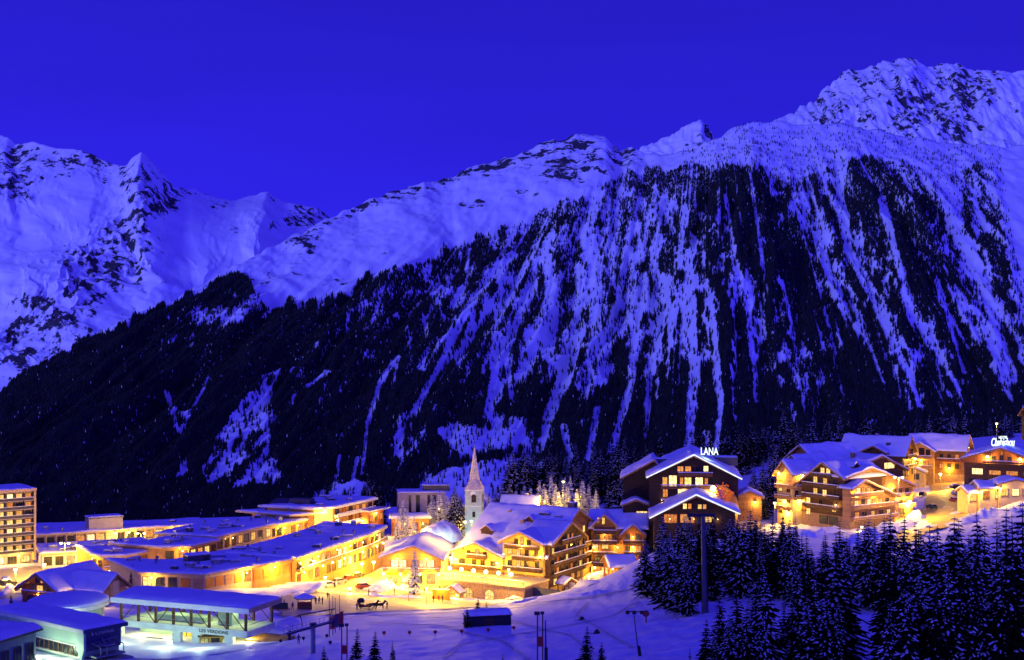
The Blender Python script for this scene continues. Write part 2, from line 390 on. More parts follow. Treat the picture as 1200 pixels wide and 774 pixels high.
def disp_main(px, py, s, X, Y):
    u = gcoord(px, py)
    env = np.sin(np.pi * np.clip(s, 0, 1)) ** .7
    ribs = ridged(u * 9 + 3, s * 1.3, 4, .5) * 26 + fbm(u * 26 + py / 200, s * 7, 5) * 20
    big = -90 * np.exp(-((px - 660) / 110) ** 2) * np.sin(np.pi * s) + 110 * np.exp(-((px - 850) / 70) ** 2) * np.sin(np.pi * s) ** 2 + 70 * np.exp(-((px - 1060) / 60) ** 2) * np.sin(np.pi * s) ** 2
    up = sst(.55, .98, s)
    crag = ridged(X / 90 + s * 2, s * 16 + X / 300, 5, .55)
    keep = 1 - .8 * sst(.0, 60, interp(TL, px) - py + 25)
    sl = fbm(px / 60 + py / 46, py / 20 - px / 34, 5)
    d = env * (ribs * keep + big * .7 + sl * 6 * (1 - keep)) + up * crag * (4 + 9 * np.clip(rock_main(px, py, s, X, Y, 0) + .2, 0, 1))
    dz = up * 6 * fbm(X / 45, Y / 45, 5) + sst(.93, 1, s) * 5 * ridged(X / 40, Y * 0 + 2.5, 4)
    return d, dz
def zone(px, py, cx, cy, rx, ry): return np.exp(-(((px - cx) / rx) ** 2 + ((py - cy) / ry) ** 2))
def rock_main(px, py, s, X, Y, Z):
    u = gcoord(px, py)
    st = fbm(px / 9 + py / 14, py / 26 - px / 40, 4)                  # slanted strata
    r = -.16 + .22 * st
    rd = interp(RIDGE, px); below = py - rd
    r = r + .95 * zone(px, py, 690, 184, 46, 24) + .6 * zone(px, py, 735, 186, 22, 12)
    r = r + .62 * np.exp(-(below / 11) ** 2) * sst(330, 400, px) * (1 - sst(640, 720, px))
    for cx, cy, rx, ry, a in ((470,235,60,16,.25),(590,200,50,16,.3),(560,238,30,12,.35),(625,226,30,10,.4),(660,205,30,22,.3),(352,290,26,20,.5),(300,330,34,22,.45),(240,360,40,22,.4),(395,330,30,9,.4),(350,320,20,7,.35),(470,300,35,7,.3),(520,270,25,6,.3)):
        r = r + 1.5 * a * zone(px, py, cx, cy, rx, ry)
    r = r + .22 * sst(820, 880, px) * np.exp(-((below - 22) / 26) ** 2) * (.4 + .6 * fbm(px / 7, py / 5, 3))
    r = r + .16 * (py > interp(TL, px))
    return r
MM = massif('mountain', RIDGE, 648, [(-300,2100),(0,1950),(600,1850),(1200,1900),(1500,1950)],
            [(-300,2500),(0,2450),(150,2650),(285,3000),(420,3450),(560,3750),(700,3900),(760,3850),(840,3650),(930,3750),(1050,3800),(1200,4000),(1500,4100)],
            -300, 1500, 1.7, 300, disp_main, rock_main, m_snowrock('mountain_snow', nscale=.026), warp=9)

RL = [(-300,150),(-60,150),(0,158),(9,160),(18,168),(40,168),(66,174),(88,176),(105,180),(132,196),(149,202),(158,196),(165,191),(171,194),(180,202),(204,221),(228,222),(240,228),(255,233),(277,237),(296,230),(306,226),(314,223),(322,228),(334,237),(352,240),(373,244),(393,262),(420,300),(520,380)]
def disp_left(px, py, s, X, Y):
    env = np.sin(np.pi * np.clip(s, 0, 1)) ** .6
    big = 150 * np.exp(-((px - 165 + (py - 191) * .35) / 42) ** 2) * sst(.2, .9, s) * (1 - s) * 2 + 160 * ridged(px / 120 + .3, s * 1.6, 3) * env
    rk = np.clip(rock_left(px, py, s, X, Y, 0) + .25, 0, 1)
    q = px * .8 + py * .5; w = py * .9 - px * .35
    d = env * (60 * fbm(q / 110, w / 70, 3) + 6 * fbm(q / 50, w / 16, 4) + rk * 22 * ridged(px / 9 + py / 30, py / 9, 4)) + 60 * np.exp(-((px - 165 - (py - 191) * .1) / 30) ** 2) * sst(.55, .95, s)
    dz = sst(.8, 1, s) * (12 * fbm(X / 160, Y / 160, 5)) + sst(.95, 1, s) * 7 * ridged(X / 70, Y * 0 + 7.5, 4)
    return d, dz
def rock_left(px, py, s, X, Y, Z):
    r = -.14 + .32 * fbm(px / 9 - py / 25, py / 9, 5)
    for cx, cy, rx, ry, a in ((18,215,22,24,.62),(5,180,30,14,.4),(92,188,44,14,.52),(170,215,30,24,.55),(190,240,22,12,.45),(160,290,32,50,.45),(120,310,36,34,.4),(60,385,40,40,.35),(10,410,40,40,.45),(95,345,20,40,.4),(280,272,30,14,.22),(365,250,26,12,.55),(320,232,14,8,.35),(345,262,30,10,.3),(255,240,30,8,.3),(230,226,30,6,.3),(40,352,40,10,.3)):
        r = r + 1.75 * a * zone(px, py, cx, cy, rx * 1.1, ry * 1.1)
    return r
massif('far_mountain', RL, 470, [(-300,5200),(520,5200)], [(-300,7600),(0,7400),(165,7100),(400,7800),(520,7800)], -300, 520, 1.6, 230, disp_left, rock_left,
       m_snowrock('far_snow', nscale=.018, stretch=(1, 1, .6)), warp=30)

RP = [(850,230),(880,175),(895,152),(910,143),(928,133),(945,123),(960,110),(976,97),(985,88),(993,84),(1010,81),(1028,75),(1044,70),(1059,65),(1072,70),(1085,75),(1105,76),(1125,77),(1134,81),(1151,82),(1175,83),(1200,85),(1300,95),(1500,140)]
def disp_peak(px, py, s, X, Y):
    env = np.sin(np.pi * np.clip(s, 0, 1)) ** .5
    d = env * (90 * ridged(px / 70 + py / 90, py / 120, 3) + 24 * ridged(px / 16 - py / 24, py / 60 + px / 80, 5)) * (1 - .5 * sst(.8, 1, s)) + 14 * fbm(px / 7 - py / 9, py / 16, 4)
    dz = sst(.7, 1, s) * 9 * fbm(X / 120, Y / 120, 4)
    return d, dz
def rock_peak(px, py, s, X, Y, Z):
    r = .36 + .60 * fbm(px / 7 - py / 9, py / 24 + px / 40, 5)
    for cx, cy, rx, ry, a in ((1100,125,40,34,.30),(1140,110,30,26,.42),(1120,152,24,10,.6),(1060,140,30,26,.28),(970,125,16,30,.3),(1000,130,24,20,.2),(1180,130,24,26,-.5),(1165,155,22,18,-.6),(1020,105,16,22,-.15),(930,140,26,12,-.25),(1085,152,18,10,-.5),(1190,95,20,9,-.4)):
        r = r + a * zone(px, py, cx, cy, rx, ry)
    return r
massif('far_peak', RP, 240, [(850,5200),(1500,5200)], [(850,6000),(1059,6500),(1500,6600)], 850, 1500, 1.5, 190, disp_peak, rock_peak, m_snowrock('peak_snow', nscale=.022))

RS = [(690,240),(735,190),(752,174),(775,165),(800,152),(812,146),(822,141),(829,150),(836,162),(850,180),(880,230)]
def disp_small(px, py, s, X, Y): return (6 + 8 * s) * ridged(px / 12, py / 12, 4), 2.5 * fbm(X / 40, Y / 40, 4) * sst(.6, 1, s)
def rock_small(px, py, s, X, Y, Z): return 0.0 + .25 * fbm(px / 5, py / 8, 4) + .75 * zone(px, py, 829, 160, 14, 16) + .3 * zone(px, py, 790, 168, 30, 8)
massif('near_summit', RS, 240, [(690,4300),(880,4300)], [(690,4700),(880,4700)], 690, 882, 1.4, 90, disp_small, rock_small, m_snowrock('summit_snow', nscale=.02))

# ------------------------------------------------------------------ forest on the mountain: one mass of small spruces
STREAKS = [([(600,300),(575,325),(555,350),(528,405),(500,460),(488,482)],7,6),([(625,340),(610,369),(585,430),(568,492)],7,6),([(668,400),(655,456),(632,531)],8,7),
 ([(755,330),(745,390),(739,453),(716,531)],6,7),([(770,400),(762,440),(757,512)],5,5),([(806,300),(810,345),(812,430),(808,532)],6,8),([(828,330),(834,360),(845,480),(838,535)],4,6),
 ([(875,337),(880,400),(886,474)],5,3),([(990,172),(986,190),(984,224),(993,290),(1011,327),(1040,390),(1065,440),(1079,478)],9,5),
 ([(1033,237),(1046,286),(1065,354),(1090,408)],6,6),([(1103,210),(1125,281),(1151,325),(1168,390),(1186,448)],13,9),([(1142,357),(1160,405),(1184,470)],6,5),
 ([(964,300),(978,350)],8,5),([(1098,330),(1116,390),(1130,440)],5,3),([(1000,360),(1020,410),(1036,452)],4,3),
 ([(195,461),(210,508)],4,4),([(244,444),(232,470),(210,508)],5,4),([(194,528),(157,551)],1.6,1.6),([(260,500),(225,535),(163,566)],1.8,1.8),
 ([(384,437),(362,454)],5,5),([(345,465),(340,482)],4,3),([(398,535),(391,582)],3,4),([(419,538),(410,576)],4,4),([(472,488),(466,534)],7,8),([(500,455),(486,484)],5,4),
 ([(466,420),(445,450),(432,496)],6,4),([(430,500),(424,560)],3,3),([(640,300),(648,360),(640,420)],8,10),([(690,280),(700,350),(694,420)],10,9),([(590,400),(600,470)],6,4),
 ([(660,500),(672,560)],6,8),([(700,480),(690,540)],5,6),([(780,330),(786,400)],5,4),([(850,230),(862,300)],3,3),([(916,330),(932,400)],3,2),([(1050,430),(1056,470)],3,2)]
PATCHES = [[(328,434),(308,440),(291,467),(272,485),(264,491),(258,510),(240,545),(231,560),(250,572),(254,578),(271,556),(268,575),(290,574),(325,573),(335,558),(318,535),(313,512),(325,487),(318,470)],
 [(207,478),(224,480),(210,508)],[(197,561),(206,545),(220,535),(216,556),(206,565)],[(470,600),(492,566),(520,552),(560,545),(600,540),(622,532),(640,556),(610,600)],
 [(362,582),(386,572),(430,560),(434,600),(366,600)],[(506,505),(540,498),(575,506),(612,500),(618,520),(580,535),(530,540)]]
def forest_density(px, py):
    u = gcoord(px, py)
    n1 = fbm(u * 55, py / 90, 4); n2 = fbm(px / 16, py / 16, 4)
    tl = interp(TL, px) + 10 * fbm(px / 10, py / 30, 4)
    n3 = fbm(px / 5.5 - (py - 300) * (px - 830) / 9000, py / 15, 3)
    base = interp([(-300,1.75),(300,1.7),(370,1.35),(480,.80),(560,.46),(640,.36),(740,.36),(790,.42),(880,.52),(960,.52),(1080,.52),(1150,.34),(1200,.3),(1500,.3)], px)
    low = sst(400, 500, py); base = base + low * (interp([(300,.2),(560,.05),(700,.2),(800,.7),(1500,.9)], px))
    base = np.where((px < 390) & (py > 545), 2.0, base)
    mid = zone(px, py, 720, 340, 90, 70) * .22; base = base - mid
    # dark clumps between the streaks at the foot of the open slope
    for cx, cy, rx, ry in ((517,470,24,28),(556,478,18,32),(604,468,14,20),(633,480,16,34),(668,492,13,32),(700,478,14,24),(722,470,14,30),(742,505,16,30),(786,492,22,44),(696,520,18,30),(655,535,14,26)):
        base = base + 1.0 * np.exp(-(((px - cx + (py - cy) * .25) / rx) ** 2 + ((py - cy) / ry) ** 2) ** 2)
    for cx, cy, rx, ry, a in ((805,210,55,14,.9),(640,250,50,18,.5),(560,285,60,20,.6),(1020,225,36,40,.6),(1070,300,46,60,.4),(730,222,40,16,.5)):
        base = base + a * zone(px, py, cx, cy, rx, ry)
    n4 = ridged(u * 60 + .02 * n2, py / 130, 3); base = base + .22 * sst(.35, .7, n4) * sst(430, 520, px)
    base = base - 2.1 * zone(px, py, 252, 372, 52, 17) - 1.6 * zone(px, py, 300, 352, 22, 14) - 1.2 * zone(px, py, 200, 402, 30, 12)
    for line, w, a in (([(800,204),(860,226),(905,290),(950,360),(1010,440)],34,.85),([(1012,196),(1030,225),(1066,300),(1110,390),(1140,450)],24,.75),([(960,215),(975,260),(1000,330)],14,.4),([(1150,200),(1168,260),(1180,340)],10,.5),([(770,300),(790,380),(800,450)],16,.3),([(850,380),(860,480)],26,.5)):
        dd_, _ = seg_dist(px, py, line); base = base + a * np.exp(-(dd_ / w) ** 2)
    d = base + .55 * n1 + .45 * n2 + .95 * n3
    for line, w0, w1 in STREAKS:
        dist, al = seg_dist(px, py, line)
        w = .78 * (w0 + (w1 - w0) * al)
        d = d - 2.6 * (dist < w * (1 + .35 * n2))
    d = d - 1.5 * (ridged(u * 62 + .10 * n2, py / 260 + 4, 2) > .70) * sst(430, 540, px) * sst(520, 440, py)
    for poly in PATCHES:
        d = np.where(in_poly(px + 6 * n2, py + 5 * n1, poly), d - 2.2 + .5 * n1, d)
    d = np.where(py < tl, d * 0 - 1 + 1.1 * sst(70, 0, tl - py) * sst(780, 860, px) * .55, d)
    return d
N = 1150000
nr, nc = MM['X'].shape
ri = rng.uniform(0, nr - 1.001, N); ci = rng.uniform(170, nc - 150, N)
i0 = ri.astype(int); j0 = ci.astype(int); fr = ri - i0; fc = ci - j0
def bil(A): return (A[i0, j0] * (1 - fc) + A[i0, j0 + 1] * fc) * (1 - fr) + (A[i0 + 1, j0] * (1 - fc) + A[i0 + 1, j0 + 1] * fc) * fr
tx, ty, tz, tpx, tpy = (bil(MM[k]) for k in ('X', 'Y', 'Z', 'px', 'py'))
dens = forest_density(tpx, tpy)
keep = (rng.uniform(0, 1, N) < sst(-.35, 1.1, dens) ** 1.9 * .60) & (tpx > -40) & (tpx < 1260) & (tpy < 646)
stray = (rng.uniform(0, 1, N) < np.where((tpx > 800) & (tpy < interp(TL, tpx) + 6), .034, .012)) & (dens <= .18) & (tpy > interp(TL, tpx) - 60 * (tpx > 800)) & (tpx > -40) & (tpx < 1260)
keep |= stray
tx, ty, tz = tx[keep], ty[keep], tz[keep]
nt_ = len(tx); print('forest trees', nt_)
hgt = rng.uniform(5.5, 11.5, nt_) * np.where(ty > 3300, .78, 1) * np.where(rng.uniform(0, 1, nt_) < .1, .6, 1); rad = hgt * rng.uniform(.17, .25, nt_)
TI = ((-.1, .42, 1.0), (.26, .70, .80), (.52, 1.0, .56)); NS = 5
VV = []; QQ = []; off = 0
base_idx = np.arange(nt_) * (len(TI) * (NS + 1))
verts = np.empty((nt_, len(TI) * (NS + 1), 3)); tris = []
for k, (z0, z1, rr) in enumerate(TI):
    a0 = rng.uniform(0, 6.28, nt_)
    for i in range(NS):
        a = a0 + 2 * math.pi * i / NS; jr = rad * rr * rng.uniform(.7, 1.25, nt_)
        verts[:, k * (NS + 1) + i, 0] = tx + jr * np.cos(a); verts[:, k * (NS + 1) + i, 1] = ty + jr * np.sin(a)
        verts[:, k * (NS + 1) + i, 2] = tz + hgt * (z0 + rng.uniform(-.04, .06, nt_))
        tris.append([k * (NS + 1) + i, k * (NS + 1) + (i + 1) % NS, k * (NS + 1) + NS])
    verts[:, k * (NS + 1) + NS, 0] = tx; verts[:, k * (NS + 1) + NS, 1] = ty; verts[:, k * (NS + 1) + NS, 2] = tz + hgt * z1
T = (base_idx[:, None, None] + np.array(tris)[None]).reshape(-1, 3)
mi = (rng.uniform(0, 1, len(T)) < .004).astype(int)
fo = link('forest', np_mesh('forest', verts.reshape(-1, 3), T, ['far_needles', 'bough_snow'], mi, smooth=False))
tag(fo, 'dark spruce forest covering the steep mountainside between snow gullies', 'forest', kind='stuff')

# unseen hill added behind the viewpoint to keep the low sun off the village
_q = np.linspace(-1, 1, 90); _r = np.linspace(-1, 1, 40); _A2, _B2 = np.meshgrid(_q, _r)
_ux, _uy = math.sin(R(-40)), -math.cos(R(-40))
_hx = _ux * (1000 + 420 * _B2) + -_uy * 1900 * _A2; _hy = 350 + _uy * (1000 + 420 * _B2) + _ux * 1900 * _A2
_hz = -120 + (350 + 40 * fbm(_A2 * 5, _B2 * 3, 4)) * (1 - np.abs(_B2) ** 1.6) * sst(1, .72, np.abs(_A2))
structure(link('unseen_shade_hill', np_mesh('unseen_shade_hill', np.stack([_hx, _hy, _hz], -1).reshape(-1, 3), grid_quads(40, 90), ['snow'])))
# ------------------------------------------------------------------ spruces
def spruce_meshes(seed, h, rmax, levels, snow, slim=.9):
    rd = random.Random(seed); mb = MB()
    for L in range(levels):
        f = (L + rd.uniform(-.3, .3)) / levels; f = min(max(f, 0), .985)
        z = h * (.05 + .95 * f ** .92)
        r = rmax * (1 - f) ** slim * rd.uniform(.8, 1.12) + .12
        n = max(6, int(8 + 6 * (1 - f))); a0 = rd.uniform(0, 6.28)
        for b in range(n):
            if rd.random() < .10: continue
            a = a0 + 2 * math.pi * b / n + rd.uniform(-.25, .25); rr = r * rd.uniform(.55, 1.2)
            ca, sa = math.cos(a), math.sin(a); ta, tb = -sa, ca
            w = min(.48, .13 + rr * .19) * rd.uniform(.8, 1.2); droop = rd.uniform(.28, .52)
            P = []
            for k in range(5):
                t = k / 4; d = rr * t
                P.append((d, z + .10 * d - droop * d * t * .95 + (.10 * rr if k == 4 else 0) * .5, w * (.45 + 1.1 * t - 1.5 * t * t + .02)))
            vs = []; fs = []
            for k, (d, zz, ww) in enumerate(P):
                jl = rd.uniform(.6, 1.3); jr = rd.uniform(.6, 1.3)
                vs += [(ca * d, sa * d, zz), (ca * (d + .12) + ta * ww * jl, sa * (d + .12) + tb * ww * jl, zz - ww * .45),
                       (ca * (d + .12) - ta * ww * jr, sa * (d + .12) - tb * ww * jr, zz - ww * .45),
                       (ca * d, sa * d, zz - rd.uniform(.18, .55) * (1.2 - .8 * k / 4) * min(1, rr * .6))]
            for k in range(4):
                o = 4 * k
                fs += [(o, o + 4, o + 5, o + 1), (o, o + 2, o + 6, o + 4), (o, o + 3, o + 7, o + 4)]
            mb.add(vs, fs, 0)
            if rd.random() < snow and rr > .35:
                k0 = rd.choice((1, 2, 3)); k1 = min(4, k0 + rd.choice((1, 1, 2)))
                if snow > .9: k0, k1 = 1, 4
                vs = []; fs = []
                for k in range(k0, k1 + 1):
                    d, zz, ww = P[k]; ws = max(.07, ww * (rd.uniform(.8, 1.05) if snow > .9 else rd.uniform(.45, .85))); hh = .05 + .10 * ws * rd.uniform(.7, 1.6) / .3
                    vs += [(ca * d + ta * ws, sa * d + tb * ws, zz - ws * .38 + .03), (ca * d, sa * d, zz + hh), (ca * d - ta * ws, sa * d - tb * ws, zz - ws * .38 + .03)]
                m_ = k1 - k0
                for k in range(m_):
                    o = 3 * k; fs += [(o, o + 1, o + 4, o + 3), (o + 1, o + 2, o + 5, o + 4)]
                fs += [(0, 2, 1), (3 * m_, 3 * m_ + 1, 3 * m_ + 2)]
                mb.add(vs, fs, 1)
    crown = mb.mesh('spruce_crown', ['needles', 'bough_snow'])
    tr = MB(); rb = h * .014 + .05
    tr.tube((0, 0, -.6), (0, 0, h * .55), rb, rb * .55, 7); tr.tube((0, 0, h * .55), (0, 0, h * .99), rb * .55, .02, 6)
    return crown, tr.mesh('spruce_trunk', 'bark')
H0 = 16.0
TREES = {'snowy': [spruce_meshes(100 + i, H0, 3.0 + .3 * (i % 4), 29 + 2 * (i % 3), .54 + .06 * (i % 4), .8 + .12 * (i % 3)) for i in range(7)],
         'dark': [spruce_meshes(200 + i, H0, 3.0 + .35 * (i % 3), 29, .22, .85 + .1 * (i % 2)) for i in range(4)],
         'slim': [spruce_meshes(300 + i, H0, 2.0, 28, .32) for i in range(3)],
         'white': [spruce_meshes(400 + i, H0, 3.3, 24, .97) for i in range(3)],
         'small': [spruce_meshes(500 + i, H0, 4.2, 13, .35) for i in range(2)]}
def spruce(p, h, kind, label, group=None, wide=1.0, cat='spruce', name='spruce_tree'):
    crown, trunk = random.choice(TREES[kind])
    t = thing(name, label, cat, p, random.uniform(0, 6.28), group)
    s = h / H0; wide *= random.uniform(.82, 1.22); t.scale = (s * wide, s * wide, s); t.rotation_euler = (R(random.uniform(-2.2, 2.2)), R(random.uniform(-2.2, 2.2)), random.uniform(0, 6.28))
    link('trunk', trunk, t); link('crown', crown, t)
    return t
def spruce_px(px, ptop, pbase, kind, label, group=None, wide=1.0, Y=None, **k):
    p = hit(px, pbase) if Y is None else foot(px, Y)
    return spruce(p, max(2, (pbase - ptop) * p.y / F) if Y is None else max(2, -(ptop - HY) * p.y / F - p.z), kind, label, group, wide, **k)

# ------------------------------------------------------------------ lamps
def point(parent, loc, power, color=(1, .57, .06), radius=.25):
    power = power * (3.6 if color[2] < .3 else 1.5)
    l = bpy.data.lights.new('lamp_light', 'POINT'); l.energy = power; l.color = color; l.shadow_soft_size = radius
    o = bpy.data.objects.new('lamp_light', l); COL.objects.link(o); o.location = loc
    if parent is not None: o.parent = parent
    return o
WARM = (1, .57, .06); GREENW = (.74, 1, .55); COOL = (.55, 1, .93)
def street_lamp(px, py, Y, label, power=3000, heads=1, color=WARM, glob='globe', r=.36, group='street lamps', rz=0.0, spread=1.6):
    top = at(px, py, Y); z0 = gz(top.x, top.y); h = top.z - z0
    t = thing('street_lamp', label, 'street lamp', (top.x, top.y, z0), rz, group)
    MB().tube((0, 0, -.4), (0, 0, h + (.0 if heads > 1 else -.2)), .11, .07, 8).lathe([(.22, -.3), (.22, .5), (.12, .7)], 8).build('pole', 'metal', t)
    for i in range(heads):
        x = 0 if heads == 1 else (i - .5) * spread
        if heads > 1: MB().tube((0, 0, h + .05), (x, 0, h + .15), .05, .04, 6).build('arm', 'metal', t)
        g = MB().ball((0, 0, 0), r, 0, 10, 8).build('globe', glob, t, (x, 0, h + .1), smooth=True)
        MB().lathe([(r * 1.05, 0), (r * .8, r * .3), (.05, r * .45)], 10).build('cap', 'metal_dark', g, (0, 0, r * .55))
        point(t, (x * 1.0, 0, h - r - .25), power, color)
    return t

# ------------------------------------------------------------------ windows, doors, facades
_wc = {}
def win_mesh(w, h, nx=2, nz=1, fm='beam'):
    k = (round(w, 1), round(h, 1), nx, nz, fm)
    if k not in _wc:
        w, h = k[0], k[1]; f = .10; mb = MB()
        mb.box(-w / 2 - f, w / 2 + f, -.12, 0, -h / 2 - f, -h / 2).box(-w / 2 - f, w / 2 + f, -.12, 0, h / 2, h / 2 + f)
        mb.box(-w / 2 - f, -w / 2, -.115, 0, -h / 2, h / 2).box(w / 2, w / 2 + f, -.115, 0, -h / 2, h / 2)
        for i in range(1, nx): x = -w / 2 + w * i / nx; mb.box(x - .04, x + .04, -.085, -.03, -h / 2, h / 2)
        for i in range(1, nz): z = -h / 2 + h * i / nz; mb.box(-w / 2, w / 2, -.08, -.032, z - .035, z + .035)
        mb.box(-w / 2 - .16, w / 2 + .16, -.2, .0, -h / 2 - .17, -h / 2 - .102)
        fr = mb.mesh('window_frame', fm)
        pn = MB().box(-w / 2, w / 2, -.05, -.02, -h / 2, h / 2)
        _wc[k] = (fr, {m: pn.mesh('window_pane_' + m, m) for m in ('win', 'win_white', 'win_red', 'glass', 'win_green')})
    return _wc[k]
KIND = dict(y='win', w='win_white', r='win_red', d='glass', g='win_green')
class Facade:
    """one outer wall, seen from outside from p0 (left) to p1 (right); u runs along it, z up"""
    def __init__(s, blk, p0, p1, frame='beam', out=.0):
        s.b = blk; s.p0 = Vector((*p0, 0)); d = Vector((p1[0] - p0[0], p1[1] - p0[1], 0)); s.L = d.length
        s.d = d.normalized(); s.n = Vector((s.d.y, -s.d.x, 0)); s.a = math.atan2(d.y, d.x); s.frame = frame; s.out = out
    def loc(s, u, z, off=0.0):
        p = s.p0 + s.d * u + s.n * (off + s.out); p.z = z; return s.b.M @ p
    def rz(s): return s.b.rot + s.a
    def win(s, u, z, w, h, kind='y', nx=2, nz=1, name='window'):
        fr, pn = win_mesh(w, h, nx, nz, s.frame)
        o = link(name, fr, s.b.t, s.loc(u, z), s.rz())
        link('pane', pn[KIND[kind]], o); return o
    def row(s, z, n, w, h, kinds='y', u0=None, u1=None, nx=2, nz=1):
        u0 = 0 if u0 is None else u0; u1 = s.L if u1 is None else u1
        for i in range(n):
            k = kinds[i % len(kinds)]
            if k != '-': s.win(u0 + (u1 - u0) * (i + .5) / n, z, w, h, k, nx, nz)
    def uz(s, px, py):
        """where the sight line through a pixel meets this wall's plane"""
        Mw = s.b.t.matrix_basis @ s.b.M; o = Mw @ (s.p0 + s.n * s.out); nn = (Mw.to_3x3() @ s.n); dd = Mw.to_3x3() @ s.d
        ray = Vector(((px - CX) / F, 1, -(py - HY) / F)); t = o.dot(nn) / ray.dot(nn); hp = ray * t
        lp = Mw.inverted() @ hp; return (lp - s.p0 - s.n * s.out).dot(s.d), lp.z, hp.y
    def px(s, x0, y0, x1, y1, kind='y', nx=2, nz=1):
        u0, z1, _ = s.uz(x0, (y0 + y1) / 2); u1, _, _ = s.uz(x1, (y0 + y1) / 2)
        _, zt, _ = s.uz((x0 + x1) / 2, y0); _, zb, _ = s.uz((x0 + x1) / 2, y1)
        return s.win((u0 + u1) / 2, (zt + zb) / 2, max(.5, abs(u1 - u0) - .2), max(.5, zt - zb - .2), kind, nx, nz)
    def balcony(s, u0, u1, z, d=1.2, h=1.0, mat='beam', snow=True, solid=.72, off=0):
        mb = MB(); w = u1 - u0
        mb.box(0, w, -d, -.01, -.16, 0)
        mb.box(0, w, -d, -d + .06, .12, h * solid).box(0, .06, -d + .062, -.01, .12, h * solid).box(w - .06, w, -d + .062, -.01, .12, h * solid)
        mb.box(-.05, w + .05, -d - .04, -d + .10, h - .1, h)
        n = max(2, int(w / 1.6))
        for i in range(n + 1):
            x = min(max(w * i / n, .06), w - .06); mb.box(x - .06, x + .06, -d - .03, -d + .09, -.25, h - .1)
        o = mb.build('balcony', mat, s.b.t, s.loc(u0, z, off), s.rz())
        if snow:
            sm = MB(); prof = [(-.12, 0), (-.10, .12), (0, .19), (.1, .12), (.12, 0)]
            sm.prism([(a - d + .03, b) for a, b in prof], -.05, w + .05, 'x'); sm.build('snow_cap', 'roof_snow', o, (0, 0, h))
        return o
    def door(s, u, z0, w, h, mat='beam_light', lit=None):
        mb = MB().box(-w / 2, w / 2, -.10, -.01, 0, h); o = mb.build('door', mat, s.b.t, s.loc(u, z0), s.rz())
        MB().box(-w / 2 - .12, -w / 2, -.16, -.005, 0, h + .12).box(w / 2, w / 2 + .12, -.16, -.005, 0, h + .12).box(-w / 2, w / 2, -.16, -.005, h, h + .12).build('door_frame', s.frame, o)
        if lit: MB().box(-w * .32, w * .32, -.125, -.101, h * .45, h * .88).build('pane', KIND[lit], o)
        return o
    def lamp(s, u, z, power=700, color=WARM, r=.22, glob='globe', off=.45):
        o = MB().tube((0, 0, .1), (0, -off, .22), .03).ball((0, -off, 0), r, 1, 8, 6).build('wall_lamp', ['metal_dark', glob], s.b.t, s.loc(u, z), s.rz(), smooth=True)
        if power: point(s.b.t, s.loc(u, z - r - .15, off + .35), power, color, .15)
        return o
    def band(s, u0, u1, z0, z1, mat, d=.06, name='wall_panel'):
        return MB().box(u0, u1, -d, -.008, z0, z1).build(name, mat, s.b.t, s.loc(0, 0), s.rz())
    def awning(s, u0, u1, z, d=1.6, drop=.7, mat='orange'):
        mb = MB().prism([(-.01, 0), (-d, -drop), (-d, -drop - .3), (-d + .05, -drop - .3), (-d + .05, -drop - .05), (-.01, -.1)], u0, u1, 'x')
        return mb.build('awning', mat, s.b.t, s.loc(0, z), s.rz())
class Block:
    def __init__(s, t, loc=(0, 0, 0), rot=0):
        s.t = t; s.rot = R(rot); s.M = Matrix.Translation(loc) @ Matrix.Rotation(s.rot, 4, 'Z')
    def part(s, mb, name, mats, smooth=False):
        return mb.build(name, mats, s.t, s.M.translation, s.rot, smooth)
    def face(s, p0, p1, **k): return Facade(s, p0, p1, **k)

def snow_sheet(a0, a1, prof, thick, axis='y', seed=0, cell=.9):
    """a soft blanket of snow over a roof section prof [(a, z)...], swept a0..a1; rounded at its edges"""
    pts = []; cum = [0]
    for i in range(len(prof) - 1): cum.append(cum[-1] + math.dist(prof[i], prof[i + 1]))
    L = cum[-1]; n = max(6, int(L / cell)); m = max(4, int((a1 - a0) / cell))
    S = np.array(sorted(set(list(np.linspace(0, L, n + 1)) + [.12, .35, L - .35, L - .12]))); T_ = np.array(sorted(set(list(np.linspace(a0, a1, m + 1)) + [a0 + .12, a0 + .35, a1 - .35, a1 - .12])))
    pa = np.interp(S, cum, [p[0] for p in prof]); pz = np.interp(S, cum, [p[1] for p in prof])
    ed = np.minimum.outer(np.minimum(T_ - a0, a1 - T_), np.full(len(S), 9)) ; ed = np.minimum(ed, np.minimum(S, L - S)[None, :])
    prof_e = np.sqrt(np.clip(1 - (1 - np.clip(ed / .45, 0, 1)) ** 2, 0, 1))
    A, B = np.meshgrid(T_ + seed * 13.7, S)
    nz = 1 + .55 * fbm(A.T / 4.2, B.T / 3.2, 3) + .16 * fbm(A.T / .9, B.T / .9, 2)
    Zt = pz[None, :] + thick * prof_e * nz + .01
    nr_, nc_ = len(T_), len(S); vs = []
    for i in range(nr_):
        for j in range(nc_):
            wob = .10 * math.sin(T_[i] * 1.7 + seed) if j in (0, nc_ - 1) else 0
            a = pa[j] + (wob if j else -wob); vs.append((a, T_[i], Zt[i, j]) if axis == 'y' else (T_[i], a, Zt[i, j]))
    fs = [(i * nc_ + j, i * nc_ + j + 1, (i + 1) * nc_ + j + 1, (i + 1) * nc_ + j) for i in range(nr_ - 1) for j in range(nc_ - 1)]
    o = len(vs)
    for i in range(nr_):
        for j in (0, nc_ - 1): vs.append((pa[j], T_[i], pz[j] + .004) if axis == 'y' else (T_[i], pa[j], pz[j] + .004))
    return MB().add(vs, fs)
_sd = [0]
